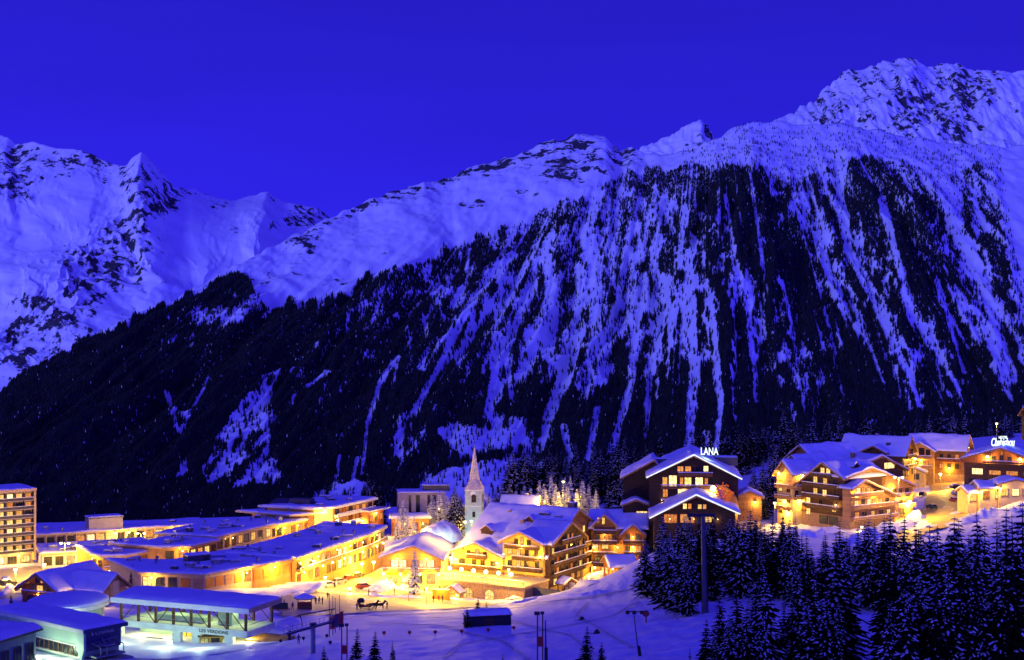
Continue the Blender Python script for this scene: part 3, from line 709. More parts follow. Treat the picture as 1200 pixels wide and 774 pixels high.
def gable(b, x0, x1, y0, y1, zb, ze0, ze1, rz, rp, axis='y', ov=1.0, og=1.1, wall='wood_dark', roof='beam', snow=.5, base=None, zsplit=None, og1=None, purlins=True):
    """gabled body. axis 'y': ridge along y at x=rp, eaves at x0 and x1; axis 'x': ridge along x at y=rp, eaves at y0 and y1"""
    a0, a1, c0, c1 = (x0, x1, y0, y1) if axis == 'y' else (y0, y1, x0, x1)
    og1 = og if og1 is None else og1
    mb = MB()
    if base is None: mb.prism([(a0, zb), (a1, zb), (a1, ze1), (rp, rz), (a0, ze0)], c0, c1, axis)
    else:
        mb.prism([(a0, zb), (a1, zb), (a1, zsplit), (a0, zsplit)], c0, c1, axis, 1)
        mb.prism([(a0 - .08, zsplit), (a1 + .08, zsplit), (a1 + .08, ze1), (rp, rz), (a0 - .08, ze0)], c0 - .08, c1 + .08, axis, 0)
    b.part(mb, 'wall', [wall] + ([base] if base else []))
    s0 = (rz - ze0) / (rp - a0); s1 = (rz - ze1) / (a1 - rp); g = .03; t = .30
    eL = (a0 - ov, ze0 - ov * s0 + g); eR = (a1 + ov, ze1 - ov * s1 + g); top = (rp, rz + g)
    sec = [eL, top, eR, (eR[0], eR[1] + t), (rp, rz + g + t), (eL[0], eL[1] + t)]
    rm = MB(); rm.prism(sec, c0 - og, c1 + og1, axis)
    for cc, sg in ((c0 - og, -1), (c1 + og1, 1)):       # verge boards
        bo = [(eL[0], eL[1] - .14), (rp, rz + g - .14), (eR[0], eR[1] - .14), (eR[0] + .03, eR[1] + t + .03), (rp, rz + g + t + .03), (eL[0] - .03, eL[1] + t + .03)]
        rm.prism(bo, min(cc, cc + sg * .07), max(cc, cc + sg * .07), axis, 1)
    if purlins:
        for f in (.04, .5, .96):
            for (ea, ez, sgn) in ((eL[0], eL[1], 1), (eR[0], eR[1], -1)):
                a = ea + (rp - ea) * f; z = ez + (rz + g - ez) * f
                if axis == 'y': rm.box(a - .12, a + .12, c0 - og + .1, c0 - .1, z - .34, z - .06, 1)
                else: rm.box(c0 - og + .1, c0 - .1, a - .12, a + .12, z - .34, z - .06, 1)
    ro = b.part(rm, 'roof', [roof, 'beam_light'])
    if snow:
        _sd[0] += 1; up = lambda p: (p[0], p[1] + t + .012)
        k = .12
        sn = snow_sheet(c0 - og + .05, c1 + og1 - .05, [up((eL[0] - k, eL[1] - k * s0)), up(top), up((eR[0] + k, eR[1] - k * s1))], snow, axis, _sd[0])
        sn.build('snow_cover', 'roof_snow', ro, smooth=True)
    return dict(eL=eL, eR=eR, top=top)
def offset_poly(P, d):
    out = []; n = len(P); A = sum(P[i][0] * P[(i + 1) % n][1] - P[(i + 1) % n][0] * P[i][1] for i in range(n))
    sg = 1 if A > 0 else -1
    for i in range(n):
        p = Vector(P[i]); a = (p - Vector(P[i - 1])).normalized(); c = (Vector(P[(i + 1) % n]) - p).normalized()
        na = Vector((a.y, -a.x)) * sg; nc = Vector((c.y, -c.x)) * sg; m = (na + nc); m = m / max(.35, m.length_squared) * 2 if m.length > .1 else na
        q = p + m * d * 1.0; out.append((q.x, q.y))
    return out
def snow_flat(poly, z, thick, seed=0, cell=1.1):
    """snow lying on a flat roof of any outline, sunk towards its edge"""
    bm = bmesh.new(); vs = [bm.verts.new((x, y, 0)) for x, y in poly]; f = bm.faces.new(vs)
    xs = [p[0] for p in poly]; ys = [p[1] for p in poly]
    for ax, lo, hi in ((0, min(xs), max(xs)), (1, min(ys), max(ys))):
        c = lo + cell * .7
        while c < hi:
            g = bm.verts[:] + bm.edges[:] + bm.faces[:]
            bmesh.ops.bisect_plane(bm, geom=g, plane_co=(c if ax == 0 else 0, c if ax else 0, 0), plane_no=(1 if ax == 0 else 0, 1 if ax else 0, 0)); c += cell
    bm.verts.index_update(); mb = MB(); P = np.array([v.co[:2] for v in bm.verts]); ring = list(poly) + [poly[0]]
    d, _ = seg_dist(P[:, 0], P[:, 1], ring)
    e = np.sqrt(np.clip(1 - (1 - np.clip(d / .6, 0, 1)) ** 2, 0, 1))
    zz = z + .012 + thick * (.25 + .75 * e) * (1 + .35 * fbm(P[:, 0] / 4 + seed, P[:, 1] / 4, 3) + .15 * fbm(P[:, 0] / 1.3 + seed, P[:, 1] / 1.3, 2))
    fs = [tuple(v.index for v in f.verts) for f in bm.faces]; n = len(P)
    vv = [(x, y, h) for (x, y), h in zip(P, zz)]
    bd = [e_ for e_ in bm.edges if len(e_.link_faces) == 1]
    vv += [(x, y, z + .005) for x, y in P]
    for e_ in bd:
        lo = e_.link_loops[0]; a = lo.vert.index; c = lo.link_loop_next.vert.index; fs.append((c, a, a + n, c + n))
    bm.free(); return MB().add(vv, fs)
def flat(b, poly, z0, z1, wall='ochre', fascia='pale', ov=.9, ft=.45, snow=.4, soff='beam_light'):
    """flat-roofed body over a polygon (counter-clockwise seen from above)"""
    b.part(MB().prism(poly, z0, z1, 'z'), 'wall', wall)
    rp = offset_poly(poly, ov)
    ro = b.part(MB().prism(rp, z1 + .01, z1 + ft, 'z'), 'roof', fascia)
    _sd[0] += 1
    snow_flat(offset_poly(poly, ov - .08), z1 + ft, snow, _sd[0] * 7.3).build('snow_cover', 'roof_snow', ro, smooth=True)
    return ro
def roof_box(b, x, y, z, w, d, h, mat='metal_dark', name='roof_vent', rz=0, snow=True):
    c, s_ = math.cos(R(rz)), math.sin(R(rz)); p = b.M @ Vector((x, y, z))
    o = MB().box(-w / 2, w / 2, -d / 2, d / 2, -.1, h).box(-w / 2 - .08, w / 2 + .08, -d / 2 - .08, d / 2 + .08, h, h + .1).build(name, mat, b.t, p, b.rot + R(rz))
    if snow: snow_flat([(-w / 2 - .05, -d / 2 - .05), (w / 2 + .05, -d / 2 - .05), (w / 2 + .05, d / 2 + .05), (-w / 2 - .05, d / 2 + .05)], h + .1, .22, x + y, .6).build('snow_cap', 'roof_snow', o, smooth=True)
    return o
def chimney(b, x, y, z, w=.9, h=1.6, mat='stone'): return roof_box(b, x, y, z, w, w, h, mat, 'chimney')
def dormer(b, x, y, z, w, d, h, face='y', wall='wood_dark', kind='d', sgn=-1):
    """small gabled roof window; opening looks to sgn along y (or x)"""
    sub = b.M @ Vector((x, y, z)); rot = b.rot + (0 if face == 'y' else (R(90) if sgn > 0 else R(-90)))
    o = MB().prism([(-w / 2, -.6), (w / 2, -.6), (w / 2, h * .5), (0, h), (-w / 2, h * .5)], -d / 2, d / 2).build('dormer', wall, b.t, sub, rot)
    s_ = (h * .5) / (w / 2); e = .35
    sec = [(-w / 2 - e, h * .5 - e * s_ + .02), (0, h + .02), (w / 2 + e, h * .5 - e * s_ + .02), (w / 2 + e, h * .5 - e * s_ + .2), (0, h + .2), (-w / 2 - e, h * .5 - e * s_ + .2)]
    MB().prism(sec, -d / 2 - .4, d / 2 + .3).build('dormer_roof', 'beam_light', o)
    snow_sheet(-d / 2 - .36, d / 2 + .3, [(-w / 2 - e, h * .5 - e * s_ + .21), (0, h + .21), (w / 2 + e, h * .5 - e * s_ + .21)], .3, 'y', x, .6).build('snow_cover', 'roof_snow', o, smooth=True)
    fr, pn = win_mesh(w * .55, h * .5, 2, 1, 'beam'); q = link('dormer_window', fr, o, (0, -d / 2, h * .28))
    return o
def add_text(name, txt, h, mat, parent, loc, rz, depth=.08, bold=0.0, width=None, shear=0.0, rx=90):
    c = bpy.data.curves.new('lettering', 'FONT'); c.body = txt; c.size = h * 1.4; c.extrude = depth; c.offset = bold; c.align_x = 'CENTER'; c.shear = shear
    tmp = bpy.data.objects.new('lettering_tmp', c); COL.objects.link(tmp)
    dg = bpy.context.evaluated_depsgraph_get(); me = bpy.data.meshes.new_from_object(tmp.evaluated_get(dg)); bpy.data.objects.remove(tmp); bpy.data.curves.remove(c)
    me.materials.clear(); me.materials.append(MT[mat])
    o = link(name, me, parent, loc, rz); o.rotation_euler = (R(rx), 0, rz)
    if width:
        xs = [v.co.x for v in me.vertices]; k = width / (max(xs) - min(xs))
        for v in me.vertices: v.co.x *= k
    return o
# ================================================================== the big hotel chalet in the middle
Z0 = -67.0
t = thing('chalet_hotel', 'large timber hotel chalet with yellow-lit front gables above a lantern terrace', 'hotel', (9.34, 385, Z0), R(-30))
b = Block(t)
gable(b, -28.0, -.2, .4, 36, -6, 5.4, 8.0, 16.4, 18.3, 'x', ov=.9, og=1.0, wall='wood_mid', snow=.55)
gable(b, -9, 1.0, .2, 20, -6, 9.0, 8.9, 13.6, 11, 'x', ov=.8, og=.4, og1=1.3, wall='wood_dark', snow=.5)
gable(b, -13.0, -.4, -1.0, 9, -6, 9.0, 9.1, 11.9, -7.0, 'y', ov=.9, og=1.5, wall='yellow_render', base='stone', zsplit=.4, snow=.5)
gable(b, -29.2, -13.05, -1.4, 6, -6, 5.0, 4.7, 7.9, -21.2, 'y', ov=.9, og=1.5, wall='yellow_render', base='stone', zsplit=.4, snow=.55)
f2 = b.face((-13.0, -1.0), (-.4, -1.0), out=.1); f1 = b.face((-29.2, -1.4), (-13.05, -1.4), out=.1); fr = b.face((1.0, .2), (1.0, 20), out=.02)
# front gable, upper storeys
for u, z, w, h, k in ((4.2, 9.2, 1.1, 1.5, 'd'), (6.0, 9.6, .9, 1.9, 'y'), (8.2, 9.2, 1.1, 1.5, 'd'), (2.2, 6.5, 1.2, 1.5, 'y'), (4.9, 6.4, 1.1, 1.9, 'y'), (7.6, 6.4, 1.1, 1.9, 'd'), (10.6, 6.5, 1.1, 1.5, 'd'),
                      (2.2, 3.2, 1.2, 1.5, 'd'), (5.0, 3.2, 1.1, 1.9, 'y'), (7.4, 3.2, 1.1, 1.9, 'd'), (10.8, 3.2, 1.1, 1.9, 'd')): f2.win(u, z, w, h, k)
f2.balcony(1.2, 11.6, 7.6, 1.5); f2.balcony(3.6, 12.2, 4.6, 1.5); f2.balcony(.3, 12.4, 1.5, 1.2)
for u, z, w, h, k in ((5.2, 4.9, 1.0, 1.6, 'd'), (8.0, 5.2, 1.2, 1.8, 'y'), (10.6, 4.9, 1.0, 1.4, 'd'), (3.0, 2.5, 1.9, 1.5, 'd'), (7.0, 2.4, 1.2, 1.8, 'd'), (9.8, 2.4, 1.2, 1.8, 'd'), (13.4, 2.5, 1.8, 1.5, 'd')): f1.win(u, z, w, h, k)
f1.balcony(5.0, 11.4, 3.9, 1.4); f1.balcony(.2, 15.6, .9, 1.3)
for u in (2.2, 5.0, 7.8, 10.6, 13.4): f1.win(u, -.9, 1.8, 1.6, 'y', 3)
for u in (2.4, 5.6, 8.8): f2.win(u, -.7, 2.0, 1.7, 'y', 3)
for u, z in ((1.0, 3.1), (14.6, 3.0)): f1.lamp(u, z, 700)
f2.lamp(.4, 5.6, 700); f2.lamp(6.2, 8.2, 420); f2.lamp(11.9, 5.8, 700)
# dark right flank: five storeys of balconies
ks = 'drddrdyddrd'
for r_, z in enumerate((1.3, 4.2, 7.0)):
    for i in range(7): fr.win(1.7 + i * 2.75, z, 1.2, 1.6, ks[(i + 3 * r_) % 11])
    fr.balcony(.5, 19.2, z - 1.3, 1.3)
for u, z in ((8.2, 9.8), (10.8, 9.9), (13.2, 9.8)): fr.win(u, z, 1.1, 1.4, 'r' if u > 9 else 'd')
fr.balcony(5.4, 16.2, 8.5, 1.2)
for i in range(5): fr.win(3 + i * 3.5, -1.6, 1.8, 1.6, 'yrdry'[i], 3)
fr.band(.2, 19.6, -6, -2.9, 'stone')
# second gable of the flank, set back
fk = b.face((0, 20.3), (0, 36)); 
for r_, z in enumerate((1.0, 4.2, 7.2)):
    fk.row(z, 5, 1.2, 1.6, 'drd'); fk.balcony(.6, 15, z - 1.3, 1.2)
fk.win(2.2, 10.6, 1.3, 1.8, 'y'); fk.win(6, 10.2, 1.2, 1.5, 'd')
dormer(b, -22.5, 7.2, 9.3, 3.6, 3.0, 2.6); dormer(b, -11.6, 12.6, 12.6, 2.4, 2.4, 2.0)
roof_box(b, -8.5, 15.2, 14.6, 3.2, 1.2, .7, 'slate', 'skylight'); roof_box(b, -3.8, 14.6, 14.2, 2.4, 1.1, .6, 'slate', 'skylight'); roof_box(b, -18.5, 5.2, 8.0, 1.1, 1.1, 1.0, 'slate', 'skylight')
chimney(b, -13.5, 10.8, 11.6, 1.0, 2.0); chimney(b, -2.0, 19.6, 16.0, 2.0, 2.2, 'slate'); chimney(b, -20, 15, 14.0, .9, 1.4)
# terrace on its stone wall, with arches lit from inside
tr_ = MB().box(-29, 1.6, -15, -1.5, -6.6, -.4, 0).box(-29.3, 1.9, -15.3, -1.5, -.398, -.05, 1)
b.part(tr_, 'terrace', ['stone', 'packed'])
ft_ = b.face((-29, -15), (1.6, -15))
def arch(fc, u, z0, w, h, kind='y', name='arched_window'):
    n = 9; P = [(-w / 2, 0), (w / 2, 0)] + [(w / 2 * math.cos(math.pi * i / n), h - w / 2 + w / 2 * math.sin(math.pi * i / n)) for i in range(n + 1)]
    Q = [(a * 1.16, bb * 1.05 if bb else -.1) for a, bb in P]
    o = MB().prism(Q, -.10, -.005).build(name, 'stone', fc.b.t, fc.loc(u, z0), fc.rz())
    pn = MB().prism(P, -.16, -.101).build('pane', KIND[kind], o)
    mm = MB()
    for x in (-w / 6, w / 6): mm.box(x - .05, x + .05, -.2, -.162, 0, h * .93)
    mm.box(-w / 2, w / 2, -.198, -.163, h * .5, h * .5 + .08); mm.build('glazing_bar', 'beam', o); return o
for u, w, k in ((3.2, 2.6, 'y'), (6.4, 2.6, 'y'), (13.2, 2.8, 'y'), (20.0, 2.6, 'y')): arch(ft_, u, -5.0, w, 3.1, k)
porch = Block(t, (-19.3, -16.6, 0), 0)
gable(porch, -2.2, 2.2, -1.0, 1.5, -6.6, -2.9, -2.9, -1.5, 0, 'y', ov=.6, og=.7, wall='stone', snow=.3, purlins=False)
pf = porch.face((-2.2, -1.0), (2.2, -1.0)); pf.door(2.2, -6.2, 1.8, 2.6, 'beam_light', 'y'); pf.lamp(.5, -3.6, 260); pf.lamp(3.9, -3.6, 260)
rl = MB(); fp = b.M
for i in range(20):
    x = -28.8 + i * 1.58; rl.box(x - .05, x + .05, -14.95, -14.85, -.05, 1.15)
rl.box(-28.9, 1.5, -14.97, -14.83, 1.15, 1.25); rl.box(-28.9, 1.5, -14.94, -14.86, .55, .62)
ra = b.part(rl, 'terrace_rail', 'beam'); MB().box(-28.9, 1.5, -15.02, -14.78, 1.253, 1.36).build('snow_cap', 'roof_snow', ra)
b.part(MB().box(1.7, 9.5, -10.5, -9.9, -6.8, -1.0), 'retaining_wall', 'slate')
# globe lanterns along the terrace
for i, (px, py) in enumerate(((541, 671.7), (549, 672.3), (557.6, 673), (574, 674), (582.5, 674.6), (591.7, 675.6), (608.8, 676.5))):
    dd = 13.0; lx = -27.0 + i * 3.9; wl = Matrix.Rotation(R(-30), 4, 'Z') @ Vector((lx, -dd, 0)) + Vector((9.34, 385, Z0))
    s = thing('terrace_lantern', 'tall glowing globe lantern standing on the hotel terrace behind its railing', 'lantern', (wl.x, wl.y, Z0 - .05), 0, 'globe lanterns on the hotel terrace')
    MB().tube((0, 0, 0), (0, 0, 2.1), .06, .05, 6).lathe([(.2, 0), (.2, .1), (.07, .16)], 8).build('pole', 'metal_dark', s)
    MB().ball((0, 0, 2.5), .55, 0, 10, 8).build('globe', 'globe', s, smooth=True); point(s, (0, 0, 1.75), 420)

# ---- right wing of the hotel, seen from the front
w = thing('chalet_wing', 'dark timber hotel wing with two small gables and lit shop windows at street level', 'hotel', (93 * 407 / F, 407, -71.0), R(-6))
b = Block(w)
gable(b, 0, 15.6, 0, 13, -2, 14.6, 14.6, 18.6, 7.0, 'x', ov=.9, og=1.0, wall='wood_mid', base='stone', zsplit=3.6, snow=.5)
gable(b, .9, 7.0, -1.2, 6, 3.4, 15.6, 15.6, 18.4, 3.9, 'y', ov=.7, og=1.0, wall='wood_mid', snow=.42)
gable(b, 9.0, 15.2, -1.4, 5, 3.4, 13.0, 13.0, 15.6, 12.0, 'y', ov=.7, og=1.0, wall='wood_red', snow=.42)
fw = b.face((0, -1.2), (8.5, -1.2), out=.02); fv = b.face((9.0, -1.4), (15.2, -1.4), out=.1); fb = b.face((0, 0), (15.6, 0), out=.1)
fw.px(699.5, 606.5, 702.5, 613, 'w', 1); fw.px(705.3, 606.5, 709, 615, 'y', 2)
fw.px(694, 637, 701, 643.5, 'w', 2); fw.px(705, 637, 713, 643.5, 'y', 2)
for u, z, k in ((1.9, 11.8, 'd'), (4.4, 11.8, 'r'), (6.6, 11.8, 'd'), (1.8, 5.4, 'd'), (4.6, 5.4, 'r'), (6.8, 5.4, 'd')): fw.win(u, z, 1.2, 1.7, k)
for u, z, k in ((1.6, 12.0, 'd'), (4.3, 12.0, 'd'), (1.6, 8.8, 'd'), (4.6, 8.8, 'r'), (1.6, 5.6, 'd'), (4.6, 5.6, 'r')): fv.win(u, z, 1.3, 1.7, k)
for z in (13.2, 10.2, 6.9, 3.9): fw.balcony(.7, 7.4, z, 1.3)
for z in (10.4, 7.2, 4.0): fv.balcony(.3, 5.9, z, 1.3)
fw.lamp(.8, 9.2, 380); fw.lamp(7.6, 9.2, 380); fv.lamp(3.0, 9.4, 420, r=.3); fw.lamp(4, 12.9, 240, r=.14); fv.lamp(3, 5.8, 300, r=.14); fv.lamp(3, 12.4, 200, r=.14)
for i, k in enumerate('ywyry'): fb.win(1.6 + i * 2.7, 1.9, 2.1, 2.4, k, 3)
fb.band(.0, 15.6, 3.3, 3.58, 'beam_light', .3, 'shop_fascia')
for px, pw in ((1.0, 700), (5.9, 700), (10.4, 500)): fb.lamp(px, 3.15, pw, r=.34, off=1.2)
fl = b.face((0, 13), (0, 0)); fl.row(12, 2, 1.2, 1.6, 'd'); fl.row(9, 2, 1.2, 1.6, 'rd')
chimney(b, 6.5, 9.2, 17.6, 1.6, 2.0, 'slate')
an = thing('porch_hut', 'low timber annex with a lavender snow roof at the right end of the hotel wing', 'annex', (115 * 384 / F, 384, gz(115 * 384 / F, 384) + .0), R(14))
b = Block(an); gable(b, 0, 7.4, 0, 6, -2, 3.4, 4.0, 5.6, 3.4, 'x', ov=.8, og=.7, wall='wood_red', snow=.45)
fa = b.face((0, 0), (7.4, 0)); fa.row(1.8, 4, 1.1, 1.5, 'rdrd'); fa.lamp(.6, 2.7, 180)
fa = b.face((0, 6), (0, 0)); fa.win(3, 1.7, 2.2, 1.8, 'y', 3)
ec = thing('entrance_shelter', 'small pitched snow-covered shelter below the dark flank of the hotel', 'shelter', (64 * 388 / F, 386, gz(64 * 386 / F, 386)), R(40))
b = Block(ec)
pm = MB()
for x in (-2, 2):
    for y in (-1.4, 1.4): pm.box(x - .12, x + .12, y - .12, y + .12, -1, 2.9)
b.part(pm, 'post', 'beam'); 
sec = [(-2.8, 2.3), (0, 3.9), (2.8, 2.3), (2.8, 2.5), (0, 4.1), (-2.8, 2.5)]
ro = b.part(MB().prism(sec, -2.0, 2.0), 'roof', 'beam_light'); snow_sheet(-1.95, 1.95, [(-2.8, 2.51), (0, 4.11), (2.8, 2.51)], .35).build('snow_cover', 'roof_snow', ro, smooth=True)

# ================================================================== hotel with the rooftop name
H = at(813, 625, 405); zb = H.z; KS = 405 / 370
t = thing('gabled_hotel', 'dark gabled hotel with white-lit roof edges, lit windows and a rooftop name', 'hotel', (H.x, 405, zb), R(-5)); t.scale = (KS,) * 3; b = Block(t)
gable(b, -11.6, 11.6, 0, 26, -3, 15.0, 14.8, 20.3, 0, 'y', ov=.9, og=1.4, wall='wood_black', snow=.5)
gable(b, -18.5, -9, 9, 24, -3, 13.6, 16.5, 18.2, -10.2, 'y', ov=.8, og=1.0, wall='wood_black', snow=.5)
gable(b, -10.6, 9.8, -14, -.1, -3, 6.3, 7.6, 11.4, .2, 'y', ov=1.2, og=1.4, wall='wood_black', snow=.5)
f = b.face((-11.6, 0), (11.6, 0)); fa = b.face((-10.6, -14), (9.8, -14))
for x0, y0, x1, y1, k, n in ((793.6, 546.5, 801, 553, 'r', 2), (802.5, 546.5, 810, 553, 'r', 2), (824, 546, 830.5, 553, 'w', 1), (815, 546.5, 821, 552.5, 'd', 2),
    (776, 559, 782.4, 571, 'y', 1), (783.6, 557, 793.4, 571, 'w', 2), (796.4, 559.5, 801, 570, 'r', 1), (802, 559.5, 810.4, 570, 'y', 2), (814.6, 559.5, 824, 570, 'w', 2), (825.4, 560, 830, 570, 'r', 1),
    (776.6, 573, 782.8, 583, 'r', 2), (794, 572, 808, 580, 'w', 3), (817, 572.5, 824.6, 580, 'w', 2), (825.8, 572.5, 831, 580, 'y', 1)): f.px(x0, y0, x1, y1, k, n)
for z in (11.9, 8.1, 15.2): f.balcony(3.0 if z < 15 else 7.5, 16.5, z - .1, 1.2, .9, 'wood_mid')
for u, z in ((3.2, 8.6), (14.6, 8.6), (9.0, 12.6), (6, 4.6)): f.lamp(u, z, 45, r=.12)
for u in (4, 10, 16): fa.lamp(u, 5.6, 30, r=.12)
fs2 = b.face((-11.6, 26), (-11.6, 0)); fs2.row(10, 4, 1.3, 1.6, 'ddyd'); fs2.row(6.6, 4, 1.3, 1.6, 'dydd')
for x0, y0, x1, y1, k, n in ((800, 590, 805.2, 597, 'y', 2), (806, 590, 810.6, 597, 'y', 1), (817.6, 591, 822.5, 597, 'y', 1), (823.5, 591, 828, 597, 'r', 1),
    (778, 602.5, 793.8, 613, 'r', 4), (797, 602.5, 813.6, 613, 'r', 4), (824.6, 603.5, 834.2, 612.5, 'y', 2), (778, 602.6, 781.5, 607, 'w', 1)): 
    if x1 - x0 > 4 or y1 - y0 > 6: fa.px(x0, y0, x1, y1, k, n)
fs = b.face((-10.6, -.2), (-10.6, -14)); fs.win(7, 4.6, 2.6, 1.5, 'y', 3)
fa.band(-1.2, .4, 5.0, 6.4, 'wood_dark')
gable(b, -18.6, -11.7, 4.2, 8.9, -4, 6.6, 6.6, 8.0, -15.1, 'y', ov=.5, og=.7, wall='wood_black', snow=.4)
fw2 = b.face((-18.6, 4.2), (-11.7, 4.2)); fw2.win(5.0, 4.4, 2.8, 1.3, 'y', 3)
# lit verge lines along both gables
for (hw0, hw1, y, z0, z1, r_) in ((-12.5, 12.5, -1.5, 15.05 - .43, 14.85 - .43, 20.75), (-11.8, 11.0, -15.5, 6.3 - .5, 7.6 - .5, 11.9)):
    mb = MB(); mb.tube((hw0, y - .1, z0), (0, y - .1, r_), .19, n=6); mb.tube((0, y - .1, r_), (hw1, y - .1, z1), .19, n=6); b.part(mb, 'light_strip', 'edge')
# rendered bay on the right with an arched head, lit by a wall lamp
P = [(-4.2, -1), (3.2, -1), (3.2, 3.5)] + [(-2.2 + 5.4 * math.cos(a), 3.5 + 6.2 * math.sin(a)) for a in (math.pi * .5 * i / 10 for i in range(1, 11))] + [(-4.2, 9.7)]
bay = b.part(MB().prism([(a + 8.2, z + 3.0) for a, z in P], -.9, -.02), 'bay', 'ochre')
ring = MB(); arcp = [(6.0 + 5.5 * math.cos(a), 6.5 + 6.3 * math.sin(a)) for a in (math.pi * .5 * i / 8 for i in range(9))]
for i in range(8): ring.tube((arcp[i][0], -1.2, arcp[i][1]), (arcp[i + 1][0], -1.2, arcp[i + 1][1]), .22, n=6)
b.part(ring, 'arch_trim', 'beam_light')
fbay = b.face((0, -.9), (11.6, -.9)); fbay.lamp(5.0, 11.9, 300, r=.8, off=.9); 
point(t, (11.8, -3.2, 5.2), 220)
an = Block(t, (13.2, 3, 0)); gable(an, -1.4, 4.6, 0, 7, -2, 9.4, 9.4, 10.8, 1.6, 'y', ov=.7, og=.9, wall='wood_mid', snow=.4, base='plaster', zsplit=3)
fx = an.face((-1.4, 0), (4.6, 0)); fx.win(3.0, 6.6, 1.4, 1.9, 'y'); fx.win(1.0, 6.6, .9, 1.6, 'r'); fx.lamp(4.4, 8.0, 420)
# flat snowed plant room behind the ridge and clutter
roof_box(b, 9.5, 17, 16.6, 6, 4, 2.0, 'slate', 'plant_room'); roof_box(b, -7, 12, 16.8, 7, 3, 1.6, 'slate', 'plant_room'); chimney(b, -1.2, 3, 19.8, .8, 1.5, 'pale')
s = thing('roof_sign', 'white glowing rooftop letters reading LANA on the dark gabled hotel', 'sign', (H.x + 2.4, 406.6, zb + 19.75 * KS), R(-5)); s.scale = (KS,) * 3
add_text('lettering', 'LANA', 1.95, 'sign', s, (2.1, 0, .75), 0, .12, .035, 4.6)
fm = MB()
for x in (-.1, 1.4, 2.9, 4.3): fm.box(x - .05, x + .05, .1, .2, -.9, .74)
fm.box(-.3, 4.6, .1, .2, .6, .72); fm.build('sign_frame', 'metal_dark', s); point(s, (2.2, -1.2, .9), 320, COOL)
# glowing little tree in front of the bay
rd = random.Random(5); p0 = at(846, 600, 400)
s = thing('lit_tree', 'bare little tree strung with red and purple lights before the lit hotel bay', 'tree', (p0.x, p0.y, p0.z))
tm = MB().tube((0, 0, -3), (0, 0, 3.2), .22, .14); br = []; 
for i in range(46):
    a = rd.uniform(0, 6.28); e = rd.uniform(.1, 1.45); L = rd.uniform(2.4, 4.8); z = rd.uniform(1.8, 3.4)
    e1 = (math.cos(a) * math.cos(e) * L, math.sin(a) * math.cos(e) * L * .7, z + math.sin(e) * L * 1.1); tm.tube((0, 0, z), e1, .06, .02, 4); br.append((Vector((0, 0, z)), Vector(e1)))
tm.build('trunk', 'bark', s)
for nm, mt, seed in (('red_lights', 'fairy', 1), ('purple_lights', 'fairy_pink', 2)):
    q = MB(); r2 = random.Random(seed)
    for k in range(330):
        A, B_ = r2.choice(br); f_ = r2.uniform(.35, 1.05); p = A.lerp(B_, f_) + Vector((r2.gauss(0, .28), r2.gauss(0, .28), r2.gauss(0, .28)))
        if (nm == 'red_lights') != (p.x + r2.gauss(0, 1.2) > -.4): continue
        q.ball(p, r2.uniform(.13, .26), 0, 5, 4)
    q.build(nm, mt, s)

# ================================================================== the many-gabled chalet on the right
t = thing('gabled_chalet', 'big many-gabled timber chalet with orange-lit balconies beside the yellow road', 'chalet', (95.8, 405, -55.5), R(35)); b = Block(t)
gable(b, 0, 16, 0, 16.5, -3, 13.6, 10.9, 17.4, 7.6, 'x', ov=1.0, og=1.4, wall='wood_dark', base='stone', zsplit=2.4, snow=.55)
gable(b, .1, 30, .1, 14, -3, 13.6, 9.4, 15.8, 10.3, 'y', ov=1.0, og=1.5, wall='wood_light', base='stone', zsplit=1.6, snow=.55)
gable(b, -.5, 18.6, -2.6, .2, -3, 10.8, 7.4, 12.8, 4.6, 'y', ov=.9, og=1.5, wall='wood_light', base='stone', zsplit=1.6, snow=.42)
gable(b, 17.0, 40, 12, 26, -3, 14.6, 13.0, 17.5, 29, 'y', ov=1.0, og=1.5, wall='wood_dark', snow=.55)
fL = b.face((0, 16.5), (0, 0), out=.08)
for u, z, k in ((8.2, 15.0, 'y'), (10.4, 15.0, 'y'), (5.4, 12.2, 'y'), (9.2, 12.0, 'y'), (5.4, 8.8, 'y'), (9.0, 8.6, 'y'), (2.6, 5.8, 'y'), (7.4, 5.6, 'd'), (11.8, 5.6, 'd'), (2.6, 2.6, 'y'), (12.6, 4.4, 'y'), (13.4, 9.0, 'd'), (13.0, 12.0, 'd')):
    fL.win(u, z, 1.5 if k == 'y' else 1.3, 1.8, k)
for z in (10.4, 7.2, 4.2): fL.balcony(1.2, 15.6, z, 1.4, mat='beam')
fL.balcony(4.0, 12.4, 13.4, 1.2, mat='beam'); fL.lamp(13.6, 5.6, 120); fL.lamp(1.0, 4.6, 160)
fL.door(8.6, -.4, 3.0, 2.4, 'metal_dark'); fL.door(12.4, -.4, 3.0, 2.4, 'metal_dark')
fF = b.face((0, .1), (30, .1), out=.08); fP = b.face((-.5, -2.6), (18.6, -2.6), out=.08)
for u, z, w_, k in ((6.2, 13.1, 1.3, 'd'), (8.8, 13.6, 1.5, 'y'), (10.9, 13.6, 1.5, 'y'), (13.3, 13.3, 1.5, 'r'), (16.5, 11.9, 1.6, 'y')): fF.win(u, z, w_, 2.0, k)
